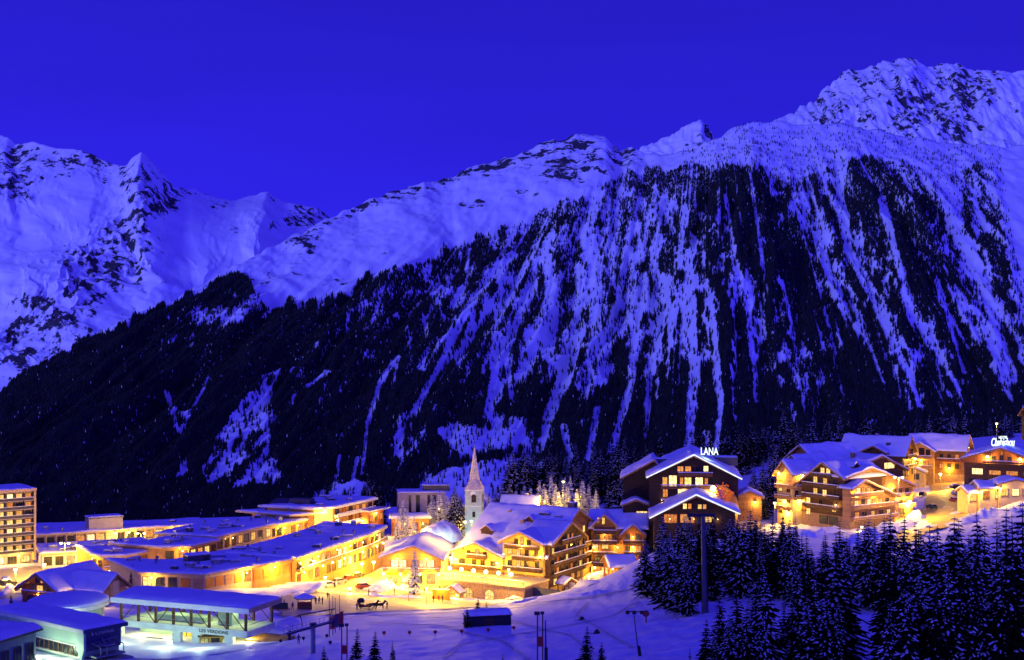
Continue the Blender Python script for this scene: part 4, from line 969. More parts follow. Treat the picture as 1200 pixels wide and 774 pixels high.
for u, z, w_, k in ((3.2, 9.9, 1.5, 'w'), (5.4, 9.9, 1.5, 'y'), (7.6, 9.8, 1.3, 'y'), (10.4, 9.0, 1.2, 'd'), (2.4, 6.3, 1.6, 'y'), (5.2, 6.4, 1.4, 'd'), (7.7, 6.4, 1.4, 'w'), (10.0, 6.3, 1.3, 'y'), (12.8, 6.3, 1.4, 'y'), (15.6, 6.2, 1.3, 'd'), (2.6, 3.0, 1.8, 'y'), (5.8, 2.9, 1.4, 'd'), (9.4, 2.9, 1.5, 'y'), (13.0, 2.9, 1.5, 'd'), (16.2, 2.9, 1.5, 'y')): fP.win(u, z, w_, 1.7, k)
for z, e in ((8.4, 12.4), (5.0, 18.6), (1.6, 18.8)): fP.balcony(-.2, e, z, 1.6, 1.05, 'beam_light', solid=.95)
for u, z, k in ((21.6, 8.2, 'd'), (24.2, 8.2, 'd'), (27.2, 8.0, 'd'), (21.4, 4.9, 'y'), (24.4, 4.9, 'd'), (27.2, 4.9, 'y'), (21.6, 1.9, 'y'), (25, 1.9, 'd')): fF.win(u, z, 1.5, 1.7, k)
for z, e in ((6.8, 29.8), (3.6, 29.6)): fF.balcony(19.2, e, z, 1.5, 1.05, 'beam_light', solid=.95)
for u, z, p_ in ((1.4, 9.0, 420), (9.6, 8.6, 420), (3.6, 5.4, 320), (12.0, 5.4, 380), (17.6, 5.4, 320)): fP.lamp(u, z - .1, p_, r=.14)
fF.lamp(23, 6.4, 520, r=.16); fF.lamp(27.5, 3.2, 420, r=.16); fF.lamp(20.2, 9.4, 420, r=.16)
fB = b.face((17.0, 12), (40, 12), out=.05); fB.px(1036, 542, 1048, 549.5, 'w', 3); fB.win(4.5, 13.4, 1.6, 1.8, 'd'); fB.win(17, 11.6, 2.2, 1.9, 'd', 3); fB.win(10.5, 13.6, 1.4, 1.8, 'd'); fB.balcony(3, 21, 9.9, 1.4)
chimney(b, 12, 9, 15.6, 1.2, 2.0); chimney(b, 24, 18, 16.4, 1.2, 2.0); dormer(b, 7.6, 4.0, 15.4, 2.2, 3, 2.0)
# stepped wings behind it
t = thing('stepped_chalet', 'stepped row of timber chalet wings, warmly lit on the left, behind the many-gabled chalet', 'chalet', (95.8, 405, -55.5), R(35)); b = Block(t)
gable(b, -3.4, 7, 17.2, 23.4, -4, 14.0, 13.6, 17.0, 20.4, 'x', ov=1.0, og=1.2, wall='wood_light', base='plaster', zsplit=9, snow=.55)
gable(b, 3.5, 15, 18.4, 28, -3, 14.6, 14.6, 18.0, 23.2, 'x', ov=1.0, og=1.2, wall='wood_mid', snow=.55)
gable(b, 11, 31, 21.2, 33, -3, 16.4, 16.4, 20.6, 27.0, 'x', ov=1.0, og=1.2, wall='wood_mid', snow=.55)
fw = b.face((-3.4, 23.4), (-3.4, 17.2)); fv = b.face((-3.4, 17.2), (3.4, 17.2))
for z in (12.2, 9.0, 5.8, 2.6): fw.row(z, 2, 1.2, 1.7, 'dydw'[int(z) % 4] + 'd')
for z in (9.9, 6.7, 3.5): fw.balcony(.2, 6, z - .6, 1.4, mat='beam_light')
for z in (9.9, 6.7): fv.balcony(.3, 6.4, z - .6, 1.4, mat='beam_light'); fv.row(z + .9, 2, 1.2, 1.7, 'dy')
fw.lamp(1.6, 13.4, 800, r=.42, off=1.0); fv.lamp(3.4, 13.0, 700, r=.36, off=.8); fw.lamp(3, 5.4, 600, r=.15); fv.lamp(3.0, 5.6, 500, r=.15); fw.lamp(4.4, 2.2, 900, r=.3)
# chalet behind with a gable to the right
t = thing('back_chalet', 'long-roofed timber chalet with a gabled right end, behind the many-gabled chalet', 'chalet', (436 * 470 / F, 470, -50.5), R(-33)); b = Block(t)
gable(b, -12.5, 8.2, -6, 6, -4, 10.6, 10.4, 15.6, 0, 'x', ov=1.1, og=1.3, wall='wood_mid', snow=.5)
gable(b, -4.5, 3, -8.2, -3, -4, 11.2, 11.2, 13.0, -.6, 'y', ov=.9, og=1.2, wall='wood_dark', snow=.45)
fr = b.face((8.2, -6), (8.2, 6)); fr.row(10.6, 3, 1.3, 1.8, 'drd'); fr.row(7.4, 3, 1.3, 1.8, 'ydr'); fr.row(4.2, 3, 1.3, 1.8, 'dyd'); fr.balcony(.8, 11.2, 9.2, 1.3); fr.balcony(.8, 11.2, 6.0, 1.3); fr.lamp(6, 9.0, 600)
ff = b.face((-4.5, -8.2), (3, -8.2)); ff.row(9.8, 2, 1.4, 1.7, 'd'); ff.row(6.6, 2, 1.4, 1.7, 'dr')
chimney(b, -3, 1.5, 14.8, .9, 1.5); roof_box(b, 2.6, -3.2, 13.0, 1.3, 1.2, 1.0, 'slate', 'skylight')
# chalet by the upper road
t = thing('roadside_chalet', 'honey-coloured timber chalet with two lit gables above the row of parked cars', 'chalet', (501 * 505 / F, 505, -51.5), R(-27)); b = Block(t)
gable(b, -9.5, 9.5, -6, 6, -5, 10.2, 10.2, 14.6, 0, 'x', ov=1.1, og=1.3, wall='wood_mid', base='stone', zsplit=1.5, snow=.5)
gable(b, -9.6, -.6, -8.6, -3, -5, 9.6, 9.6, 12.2, -5.2, 'y', ov=1.0, og=1.3, wall='wood_light', base='stone', zsplit=1.5, snow=.45)
ff = b.face((-9.6, -8.6), (-.6, -8.6), out=.1); fr = b.face((9.5, -6), (9.5, 6), out=.1); fm = b.face((-.6, -6), (9.5, -6), out=.1)
ff.win(2.5, 9.0, 1.8, 2.0, 'd', 3); ff.win(5.0, 9.3, 1.8, 2.4, 'd', 3); ff.win(7.2, 9.0, 1.4, 2.0, 'd'); ff.row(5.2, 2, 1.8, 1.6, 'dr', 1.5, 8); ff.row(2.2, 2, 1.8, 1.6, 'dy', 1.5, 8)
ff.balcony(.4, 8.6, 6.9, 1.3, mat='beam_light'); ff.balcony(.3, 8.8, 3.4, 1.3, mat='beam_light'); ff.lamp(4.6, 6.3, 500, r=.15); ff.lamp(1, 3.0, 500, r=.2)
fr.row(9.4, 3, 1.2, 1.8, 'ddr'); fr.row(6.2, 3, 1.3, 1.8, 'rdd'); fr.row(3.0, 3, 1.3, 1.8, 'dyd'); fr.balcony(.8, 11.2, 7.9, 1.3, mat='wood_red'); fr.balcony(.8, 11.2, 4.7, 1.3, mat='wood_red'); fr.lamp(6, 10.6, 500); fr.lamp(4, 4.2, 500)
fm.row(7.6, 3, 1.2, 1.6, 'ddr', 1, 9); fm.row(4.2, 3, 1.2, 1.6, 'rdd', 1, 9); fm.balcony(1, 9.6, 6.0, 1.2, mat='wood_red'); fm.lamp(5, 3.6, 900, r=.16)
g2 = Block(t, (-8.5, -13, 0)); gable(g2, -.5, 5.5, 0, 4.5, -4, 2.2, 2.2, 3.4, 2.5, 'y', ov=.6, og=.7, wall='plaster', snow=.45); g2.face((-.5, 0), (5.5, 0)).door(3, -.3, 2.6, 2.0, 'metal_dark')
# hotel with the script sign
H2 = at(1173, 567, 440)
t = thing('tavern_hotel', 'dark wooden hotel with one broad gable, red-lit loggia and a glowing roof sign', 'hotel', (H2.x, 440, H2.z), R(-27)); b = Block(t)
gable(b, -11.0, 12.5, 0, 36, -4, 7.6, 6.9, 11.0, .2, 'y', ov=1.0, og=1.8, wall='wood_red', snow=.55)
b.part(MB().box(-11.0, 12.5, -.5, -.02, -4, 6.2), 'cladding', 'wood_dark')
f = b.face((-11.0, -.5), (12.5, -.5)); fg = b.face((-11.0, 0), (12.5, 0))
f.win(4.0, 3.6, 3.2, 1.8, 'w', 3); f.win(9.3, 3.4, 3.4, 1.3, 'r', 4); f.win(14.4, 3.4, 3.4, 1.3, 'r', 4); f.win(19.6, 3.4, 3.4, 1.3, 'r', 4); f.row(.6, 5, 2.0, 1.4, 'dd-dd')
f.balcony(5.8, 19.5, 6.25, 1.1, .9, 'beam'); fg.win(8.8, 7.6, 1.1, 1.6, 'd'); fg.win(11.2, 7.8, 1.1, 1.8, 'd'); fg.win(13.6, 7.6, 1.1, 1.6, 'd'); fg.win(11.3, 9.6, .6, 1.1, 'r', 1)
fg.lamp(7.1, 8.3, 620, r=.45, off=.9); fg.lamp(16.8, 7.9, 620, r=.45, off=.9)
fl = b.face((-11, 36), (-11, 0)); fl.row(3.4, 6, 1.3, 1.5, 'ddyddr'); 
s = thing('script_sign', 'white glowing script sign on the blue snowy roof of the dark wooden hotel', 'sign', (H2.x + 1.2, 446, H2.z + 10.3), 0)
add_text('lettering', 'Chabichou', 2.6, 'sign', s, (1.4, 0, 1.0), 0, .12, .05, 7.4, .25)
add_text('small_lettering', 'HOTEL', .8, 'sign', s, (1.6, 0, 3.35), 0, .1, .02, 2.8)
fm = MB()
for x in (-1.8, .4, 2.6, 4.4): fm.box(x - .06, x + .06, .15, .27, -1.5, 1.1)
fm.box(-2.2, 5.2, .15, .27, .85, .97); fm.build('sign_frame', 'metal_dark', s); point(s, (1.4, -1.4, 2.2), 420, COOL)
for i, (px, Y, rz, wd_, dp, hh, lab, kk) in enumerate(((1146, 414, 12, 6.4, 6, 3.0, 'leftmost low lit annex with lavender snow roof before the dark wooden hotel', 'yr'), (1163, 413, 4, 7.6, 6.5, 3.6, 'middle low annex with a hump of snow on its roof before the dark wooden hotel', 'ry'), (1190, 412, -2, 9.5, 7, 4.0, 'gabled low annex with big yellow windows at the right edge before the dark hotel', 'yw'))):
    p = at(px, 590 - 3 * i, Y); a = thing('lit_annex', lab, 'annex', p, R(rz), 'low annexes before the wooden hotel'); b = Block(a)
    gable(b, -wd_ / 2, wd_ / 2, 0, dp, -3, hh, hh, hh + 1.3, dp * .55 if i < 2 else 0, 'x' if i < 2 else 'y', ov=.7, og=.6, wall='plaster', snow=.6)
    fa = b.face((-wd_ / 2, 0), (wd_ / 2, 0)); fa.row(1.7, 2 if i < 2 else 3, 1.9, 2.0, kk, nx=3); fa.lamp(.4, 2.8, 420); fa.lamp(wd_ - .4, 2.8, 320)
p = at(1227, 502, 480); t = thing('hillside_chalet', 'chalet roof heaped with snow cut by the upper right edge of the forest', 'chalet', (p.x + 3, 480, p.z - 2), R(8)); b = Block(t)
gable(b, -6, 10, 0, 12, -8, 6.2, 6.2, 10.6, 6, 'x', ov=1.0, og=1.0, wall='wood_black', snow=.6); b.face((-6, 0), (10, 0)).row(3.4, 4, 1.3, 1.6, 'ddyd')
# helper: a building whose plan is given in world metres; the thing sits at its first front point
def world_block(name, label, cat, org, z):
    t = thing(name, label, cat, (org[0], org[1], z)); return t, Block(t), (lambda pts: [(x - org[0], y - org[1]) for x, y in pts])
def back(front, dx, dy): return front + [(x + dx, y + dy) for x, y in reversed(front)]
rd = random.Random(3)
def clutter(b, poly, z, n, seed, big=1.0):
    r2 = random.Random(seed); xs = [p[0] for p in poly]; ys = [p[1] for p in poly]; k = 0
    while k < n:
        x = r2.uniform(min(xs), max(xs)); y = r2.uniform(min(ys), max(ys))
        if not in_poly(np.array([x]), np.array([y]), offset_poly(poly, -1.6))[0]: continue
        k += 1; c = r2.random()
        if c < .45: roof_box(b, x, y, z, r2.uniform(1, 2.6) * big, r2.uniform(1, 2.2), r2.uniform(.7, 1.5), r2.choice(['metal', 'slate', 'concrete']), 'roof_vent', r2.uniform(-40, 40))
        elif c < .8:
            o = MB().lathe([(.28, -.1), (.28, 1.1), (.45, 1.15), (.45, 1.4), (.1, 1.6)], 10).build('vent_pipe', 'metal', b.t, b.M @ Vector((x, y, z))); 
        else: roof_box(b, x, y, z, r2.uniform(3, 5), 1.0, .8, 'metal', 'roof_duct', r2.choice([20, 65, -25]))

# ---- concrete apartment tower at the left edge
p1 = Vector((-146.4, 430)); d = Vector((math.cos(R(38)), math.sin(R(38)))); p0 = p1 - d * 34
zt = -48.2; zb = -70.5
t = thing('apartment_tower', 'pale concrete apartment tower with seven storeys of lit balconies', 'apartment building', (p0.x, p0.y, zb), R(38)); b = Block(t)
L = 34; hh = zt - zb
b.part(MB().box(0, L, 0, 13, -3, hh), 'wall', 'concrete')
ro = b.part(MB().box(-.6, L + .5, -1.9, 13.6, hh + .005, hh + .75), 'roof', 'plaster')
snow_flat([(-.5, -1.7), (L + .4, -1.7), (L + .4, 13.5), (-.5, 13.5)], hh + .75, .4, 4).build('snow_cover', 'roof_snow', ro, smooth=True)
f = b.face((0, 0), (L, 0)); fe = b.face((L, 0), (L, 13)); r2 = random.Random(9)
for k in range(7):
    z = hh - 1.55 - k * 2.62
    for i in range(12):
        u = L - 1.6 - i * 2.75; kind = r2.choice('yyyywwyd' if i else 'rrdr'); f.win(u, z, 1.7, 1.5, kind, 2)
    mb = MB().box(0, L - .3, -1.7, -.02, z - 1.35, z - 1.12)
    ba = b.part(mb, 'balcony', 'concrete'); rl = MB().box(.1, L - .4, -1.68, -1.60, z - 1.12, z - .35)
    for i in range(13): rl.box(L - .5 - i * 2.75, L - .38 - i * 2.75, -1.59, -.05, z - 1.12, z + 1.0)
    rl.build('balcony_rail', 'metal_dark', ba); MB().box(.1, L - .4, -1.72, -1.56, z - .348, z - .22).build('snow_cap', 'roof_snow', ba)
b.part(MB().box(L - .35, L + .25, -1.9, .0, 1.2, hh), 'end_fin', 'plaster')
for i in range(8): f.win(L - 2.5 - i * 3.9, 1.6, 2.6, 2.0, 'ydwyd'[i % 5], 3)
for i in range(4): f.lamp(L - 5 - i * 7, 3.0, 500, r=.2, off=1.9)
# ---- long low building behind with a penthouse box
a0 = Vector((-153.5, 450)); d = Vector((math.cos(R(29)), math.sin(R(29)))); n_ = Vector((-d.y, d.x)); a1 = a0 + d * 58
fr_ = [tuple(a0 - d * 6), tuple(a1)]
t, b, lc = world_block('long_arcade', 'long low flat-roofed building with a pillared front and a pinkish penthouse box', 'building', fr_[0], -69.5)
poly = lc(back(fr_, *(n_ * 15))); flat(b, poly, -3, 4.2, 'concrete', 'plaster', .9, .5)
f = b.face(*lc(fr_))
for i in range(20): f.win(2 + i * 3.2, 2.5, 2.2, 2.2, 'ddddddrwyydddyyyddd'[i % 19], 2)
for i in range(21): f.band(.3 + i * 3.2, .75 + i * 3.2, .5, 4.15, 'plaster', .6, 'pillar')
q0 = a0 + d * 18 + n_ * 1.0; pb = Block(t, (q0.x - fr_[0][0], q0.y - fr_[0][1], 4.2), 29)
pb.part(MB().box(0, 11.0, 0, 6, 0, 4.3), 'penthouse', 'concrete'); ro = pb.part(MB().box(-.25, 11.25, -.25, 6.25, 4.301, 4.7), 'penthouse_roof', 'slate')
snow_flat([(-.2, -.2), (11.2, -.2), (11.2, 6.2), (-.2, 6.2)], 4.7, .3, 2).build('snow_cover', 'roof_snow', ro, smooth=True)
for u in (32, 36.5, 52, 55): f.lamp(u, 3.6, 500, r=.3, off=1.2)
clutter(b, poly, 4.7, 7, 31)
# ---- snow-covered low roofs in the middle, with lit fronts
def strip(name, label, front, dx, dy, zb, zt, wall, bays, seed, nclut=5, cat='building', fascia='plaster', lamps=0, lpw=500, two=False, ov=.9, lampoff=1.2):
    t, b, lc = world_block(name, label, cat, front[0], zb); poly = lc(back(front, dx, dy)); flat(b, poly, -4, zt - zb, wall, fascia, ov, .5)
    loc = lc(front); r2 = random.Random(seed); h = zt - zb
    for (q0, q1) in zip(loc[:-1], loc[1:]):
        f = b.face(q0, q1); n = max(1, int(f.L / 3.1))
        rows = [(h - 1.9, 2.0), (h - 5.2, 2.2)] if two else [(h - 1.9, 2.3)]
        for ri_, (z, wh) in enumerate(rows):
            for i in range(n):
                u = f.L * (i + .5) / n; k = r2.choice(bays)
                if k == 'o': f.band(u - 1.25, u + 1.25, z - 1.2, z + 1.1, r2.choice(['orange', 'wood_light', 'orange']), .12, 'shop_panel')
                elif k != '-': f.win(u, z, 2.1, wh, k, 2)
            if two and ri_ == 0: f.balcony(.2, f.L - .2, z - 1.4, 1.2, .9, 'beam_light')
        m = max(1, int(f.L / 7)) if lamps else 0
        for i in range(m):
            pw = lpw * r2.choice((.15, .5, .9, 1.7, 0)); 
            if pw: f.lamp(f.L * (i + r2.uniform(.25, .75)) / m, h - r2.uniform(.5, 1.1), pw, r=.2, off=lampoff)
        if two:
            for i in range(m): f.lamp(f.L * (i + r2.uniform(.1, .6)) / m, h - 3.6, lpw * r2.choice((.3, .8, 1.8)), r=.3, off=lampoff + .3)
    clutter(b, poly, h + .5, nclut, seed + 50); return t, b, poly
strip('low_pavilion', 'low flat roof under deep blue snow with a cream-lit front, right of the apartment tower', [(-139, 416), (-118, 425), (-110.5, 430)], -7, 17, -69.5, -65.8, 'pale', 'dydd-', 41, 12, lamps=1, lpw=420)
strip('curved_arcade', 'orange two-storey shop building with a rounded corner behind the small chalet', [(-117, 392), (-112.7, 387.5), (-107, 389), (-99.5, 401)], -9, 15, -69.8, -62.0, 'ochre', 'drdodd', 42, 4, lamps=1, lpw=420, two=True)
strip('upper_arcade', 'flat-roofed corner building with a yellow-lit rounded front behind the shopping arcade', [(-97.5, 393), (-90.6, 395), (-85.4, 407)], -15, 7, -67.5, -60.4, 'ochre', 'dyddrddy', 43, 10, lamps=1, lpw=560)
strip('upper_arcade', 'narrow flat-roofed middle building with a glowing window band behind the shopping arcade', [(-85.6, 408), (-77.6, 426.5), (-74, 434)], -19, 7, -67.0, -59.6, 'plaster', 'dydyywdy', 143, 14, lamps=1, lpw=420)
strip('upper_arcade', 'flat-roofed building nearest the corner hotel, with an orange-lit window row', [(-75.2, 435), (-61.5, 458)], -15, 7, -67.0, -60.2, 'ochre', 'odydrddo', 243, 11, lamps=1, lpw=500)
strip('shop_arcade', 'snow-roofed shopping arcade with orange and cream shop fronts behind the gondola station', [(-90.5, 343), (-74.3, 340), (-65.2, 352.6)], -13, 19, -63.4, -58.8, 'plaster', 'oowydo', 44, 17, lamps=1, lpw=620)
strip('shop_arcade', 'middle snow-roofed shop building with orange panels between the two longer arcades', [(-65.6, 354.4), (-57.4, 365.6)], -15, 20, -63.6, -59.3, 'ochre', 'oodoyo', 144, 12, lamps=1, lpw=620, fascia='beam_light')
rb_ = thing('roof_stair', 'dark snow-rimmed stairwell box on the flat roof of the shopping arcade', 'stairwell', (-80, 357, -58.3), R(35)); MB().box(-3, 3, -1.6, 1.6, -.1, 1.9).build('wall', 'slate', rb_); o_ = MB().box(-3.2, 3.2, -1.8, 1.8, 1.9, 2.1).build('roof', 'metal', rb_); snow_flat([(-3.1, -1.7), (3.1, -1.7), (3.1, 1.7), (-3.1, 1.7)], 2.1, .35, 3, .7).build('snow_cover', 'roof_snow', o_, smooth=True); MB().box(1.2, 2.4, -1.66, -1.61, .2, 1.7).build('door', 'metal_dark', rb_)
strip('balcony_arcade', 'two-storey orange-lit arcade with balconies and shops at the lively end of the square', [(-56.2, 365.5), (-48.3, 388), (-42, 407), (-38.5, 424)], -19, 8, -69.0, -58.9, 'ochre', 'rodydwod', 45, 16, lamps=1, lpw=420, two=True)
# terraces under the arcade: snow-covered plinth
structure(link('snow_bank', snow_flat([(-74, 334), (-62, 333), (-50, 352), (-48, 364), (-56, 363.5), (-74, 338)], -65.2, 1.0, 3, 1.4).mesh('snow_bank', 'snow', True)))
# ---- block with glazed stair at the far end of the street
t, b, lc = world_block('corner_hotel', 'flat-roofed corner hotel with a brightly lit stair bay and reddish balconies', 'hotel', (-63.5, 450), -67.0)
fr_ = [(-63.5, 450), (-57.5, 453), (-47.0, 476)]; poly = lc(back(fr_, -16, 6)); flat(b, poly, -4, 10.4, 'ochre', 'pale', 1.2, .6)
f = b.face(*lc(fr_[:2])); f.band(.2, 6.4, 1, 10.2, 'plaster', .15, 'stair_bay')
for z in (8.9, 6.2, 3.5): f.win(2.0, z, 2.4, 2.0, 'w', 2); f.win(5.0, z, 1.6, 2.0, 'y', 2)
f.lamp(3.4, 10.0, 900, r=.3, off=1.6); f.lamp(3.2, 4.4, 900, r=.3, off=2.0)
f = b.face(*lc(fr_[1:])); 
for z in (8.9, 5.9, 2.9): f.row(z, 6, 2.2, 1.9, 'drdrrd'); f.balcony(.3, 24.6, z - 1.3, 1.4, .9, 'pale')
for i in range(4): f.lamp(3 + i * 6, 4.6, 600, r=.25, off=1.8)
cb = Block(t, (13.0, 17.0, 0), 62); cb.part(MB().box(0, 9, -3.4, .2, -3, 7.6), 'round_bay', 'wood_red'); cb.part(MB().box(-.6, 12, -4.2, .4, 7.6, 8.1), 'bay_roof', 'pale'); cb.face((0, -3.4), (9, -3.4)).row(5.4, 3, 1.6, 2.0, 'rdr'); cb.face((0, -3.4), (9, -3.4)).lamp(4, 6.8, 600, r=.25)
b.part(snow_flat([(-16, 9), (-1, 3.5), (2, 6), (-3, 22), (-16, 22)], 10.99, .5, 9).prism([(-9, 8), (-2, 5.5), (-1, 9), (-8, 11)], 11.2, 13.0, 'z'), 'plant_room', 'slate')
clutter(b, poly, 11.0, 5, 77)
wlow = strip('canopy_wing', 'low wing with a wide overhanging snowy canopy left of the corner hotel', [(-70.5, 449), (-64.5, 452)], -14, 8, -66.5, -58.4, 'ochre', 'dd', 78, 2, ov=2.6)

# ---- small chalet on the left
A = at(47, 706, 300)
t = thing('small_chalet', 'small reddish chalet with a gabled front and lit attic windows by the left lane', 'chalet', (A.x, A.y, A.z), R(-24)); b = Block(t)
gable(b, -4.9, 4.9, 0, 15, -2, 3.0, 3.0, 6.0, 0, 'y', ov=1.0, og=1.4, wall='wood_red', snow=.45)
gable(b, 3, 13, 4.5, 12, -2, 2.8, 2.8, 5.4, 8.2, 'x', ov=.9, og=.9, wall='wood_light', snow=.45)
f = b.face((-4.9, 0), (4.9, 0))
for u, z, w_, h_, k in ((3.2, 2.9, 1.5, 1.3, 'd'), (4.9, 2.9, 1.5, 1.3, 'y'), (6.6, 2.9, 1.5, 1.3, 'd'), (4.2, 4.6, 1.0, .9, 'd'), (5.6, 4.6, 1.0, .9, 'r'), (2.2, .8, 1.2, 1.3, 'd'), (7.6, .8, 1.2, 1.3, 'r')): f.win(u, z, w_, h_, k)
f.balcony(.6, 9.2, 1.75, .9, .7, 'wood_red'); f.lamp(4.9, 2.1, 240, r=.13); fq = b.face((3, 4.5), (13, 4.5)); fq.row(1.4, 4, 1.2, 1.3, 'dydr'); fq.lamp(8, 2.4, 500, r=.2)
b.part(MB().box(12.9, 13.6, 7, 9, -2, 4.2), 'gable_fin', 'plaster')

# ---- rounded pavilion roof
D = at(80, 716, 272); zc = -51.6
t = thing('round_pavilion', 'rounded pavilion with a smooth domed blue snow roof and pale rim', 'pavilion', (D.x, D.y, zc)); 
el = lambda k: [(7.4 * k * math.cos(a), 8.2 * k * math.sin(a)) for a in (2 * math.pi * i / 40 for i in range(40))]
pr = [(1.0, -1.15), (1.03, -1.1), (1.03, -.35), (1.0, -.3)]
mb = MB(); vs = [(x, y, z) for k, z in pr for x, y in el(k)]; n = 40
mb.add(vs, [(j * n + i, j * n + (i + 1) % n, (j + 1) * n + (i + 1) % n, (j + 1) * n + i) for j in range(3) for i in range(n)] + [tuple(range(n - 1, -1, -1)), tuple(range(3 * n, 4 * n))]); ro = mb.build('roof', 'pale', t)
pr = [(1.02, -.295), (1.01, .05), (.94, .28), (.8, .52), (.6, .75), (.38, .92), (.3, 1.0), (.12, 1.12), (.01, 1.14)]; mb = MB(); vs = [(x, y, z) for k, z in pr for x, y in el(k)]
mb.add(vs, [(j * n + i, j * n + (i + 1) % n, (j + 1) * n + (i + 1) % n, (j + 1) * n + i) for j in range(8) for i in range(n)]); mb.build('snow_cover', 'roof_snow', ro, smooth=True)
mb = MB(); vs = [(x, y, z) for k, z in ((.9, -5.5), (.9, -1.16)) for x, y in el(k)]; mb.add(vs, [(i, (i + 1) % n, (i + 1) % n + n, i + n) for i in range(n)]); mb.build('wall', 'green', t)
for i in range(8):
    a = -.2 - i * .36; x, y = 7.2 * math.cos(a), 8.0 * math.sin(a); MB().tube((x, y, -5.6), (x, y, -1.16), .16).build('pillar', 'metal', t)
point(t, (2.5, -9.8, -2.2), 700, GREENW)

# ---- gondola shed at the lower left with its bullwheel end
t = thing('lift_shed', 'long green-walled lift shed with a thick blue snow roof and a dark open cable end', 'lift station', (-71.7, 235, -54.6), R(-39)); b = Block(t)
ht = 5.0
b.part(MB().box(-27, -.4, .3, 7.4, -4, ht - .35), 'wall', 'green'); b.part(MB().prism([(-1.6, ht - .36), (.6, ht - .36), (.6, 1.6), (.05, .2), (.05, -2.4), (-.6, -2.4), (-.6, .6), (-1.6, 1.4)][::-1], -.25, .22, 'y'), 'corner_frame', 'green')
ro = b.part(MB().box(-27.6, .9, -.5, 8.2, ht - .34, ht - .02).box(-27.7, .96, -.62, -.5, ht - .6, ht + .05, 1).box(.9, 1.0, -.5, 8.25, ht - .6, ht + .05, 2), 'roof', ['metal', 'pale', 'navy'])
snow_flat([(-27.5, -.45), (.85, -.45), (.85, 8.15), (-27.5, 8.15)], ht - .02, .55, 5, 1.0).build('snow_cover', 'roof_snow', ro, smooth=True)
f = b.face((-27, .3), (-.4, .3)); f.band(5, 26.4, -.1, .25, 'pale', .12, 'sill_band'); f.band(5, 26.4, 1.75, 2.0, 'pale', .12, 'head_band')
for i in range(14): f.win(6.0 + i * 1.42, 1.0, 1.05, 1.35, 'd', 1)
f.band(0, 26.5, -4, -.3, 'teal', .05, 'plinth')
b.part(MB().box(-.38, .3, .35, 7.3, 1.2, ht - .37).box(-.37, .2, .4, 7.25, -4, .2), 'end_wall', 'navy')
e = b.face((.3, .35), (.3, 7.3))
add_text('lettering', '6 CHENUS', .62, 'pale', t, e.loc(3.3, 3.75, .03), e.rz(), .02, .012, 4.4)
bm_ = MB(); bm_.lathe([(1.5, -.12), (1.6, -.05), (1.6, .05), (1.5, .12)], 18); bw_ = bm_.build('bullwheel', 'metal', t, b.M @ Vector((1.4, 3.4, 2.2)), b.rot)
gm = MB()
for y in (1.4, 2.6, 4.6, 5.9): gm.tube((.3, y, 2.6), (2.6, y + .3, 1.9), .12, .1).tube((2.6, y + .3, 1.9), (2.9, y + .1, .8), .09)
gm.box(.3, 2.6, .8, 6.6, .3, .55).tube((.4, 3.4, 3.0), (1.4, 3.4, 2.2), .16); gm.tube((.5, 1.2, 2.4), (.5, 6.4, 2.9), .1); b.part(gm, 'cable_gear', 'metal')
b.part(MB().box(-.2, 3.4, -.2, 7.6, -.7, -.35), 'dock', 'concrete')
point(t, b.M @ Vector((-8, -3.2, .6)), 620, GREENW); point(t, b.M @ Vector((-2.2, -3.0, 1.0)), 520, GREENW); point(t, b.M @ Vector((3.6, 4, -.9)), 260, (1, .85, .45))
s = MB().ball((0, 0, 0), .16, 1, 8, 6).box(-.1, .1, .1, .4, -.1, .1).build('red_lamp', ['metal', 'redlamp'], t, b.M @ Vector((-27.2, -.75, ht + .2)))
# ---- corner building at the bottom left
C8 = at(-2, 738, 222)
t = thing('service_building', 'dark teal service building with a humped snow roof in the bottom left corner', 'building', (C8.x, C8.y, -54.5), R(-20)); b = Block(t)
flat(b, [(-18, 0), (0, 0), (0, 9), (-18, 9)], -4, 5.6, 'teal', 'metal_dark', .8, .35, .8)
f = b.face((-18, 0), (0, 0)); f.row(3.0, 6, 1.5, 2.4, 'd', nx=2); f.lamp(13, 4.6, 200, GREENW, .2, 'globe_green', 1.0)
b.face((0, 0), (0, 9)).row(2.6, 3, 1.6, 2.4, 'd')

# ---- gondola station: open trussed gallery on a white base
t = thing('gondola_station', 'gondola station with an open trussed gallery, blue snow roof and white pillared base', 'lift station', (-48.0, 255, -58.2), R(-22)); b = Block(t)
X0, X1, Y0, Y1 = -28.5, 0, 0, 9.4; zd = 3.9; zr = 7.9
b.part(MB().box(X0, X1, Y0, Y1, zd - 1.0, zd).box(X0 - .1, X1 + .1, Y0 - .25, Y0 - .01, zd - 1.05, zd + .12), 'deck', 'mint')
ro = b.part(MB().box(X0 - .9, X1 + .9, Y0 - .9, Y1 + .9, zr, zr + .3).box(X0 - 1.0, X1 + 1.0, Y0 - 1.0, Y0 - .9, zr - .55, zr + .42, 1).box(X1 + .9, X1 + 1.0, Y0 - .9, Y1 + .9, zr - .45, zr + .42, 2).box(X0 - 1.0, X0 - .9, Y0 - .9, Y1 + .9, zr - .45, zr + .42, 1), 'roof', ['metal', 'white', 'plaster'])
def hump(): 
    m = snow_flat([(X0 - .85, Y0 - .85), (X1 + .85, Y0 - .85), (X1 + .85, Y1 + .85), (X0 - .85, Y1 + .85)], zr + .3, .5, 8, 1.0)
    m.v = [(x, y, z + (.7 * math.cos((y - 4.7) / 10.3 * math.pi / 1.02) if z > zr + .32 else 0) * 1.0) for x, y, z in m.v]; return m
hump().build('snow_cover', 'roof_snow', ro, smooth=True)
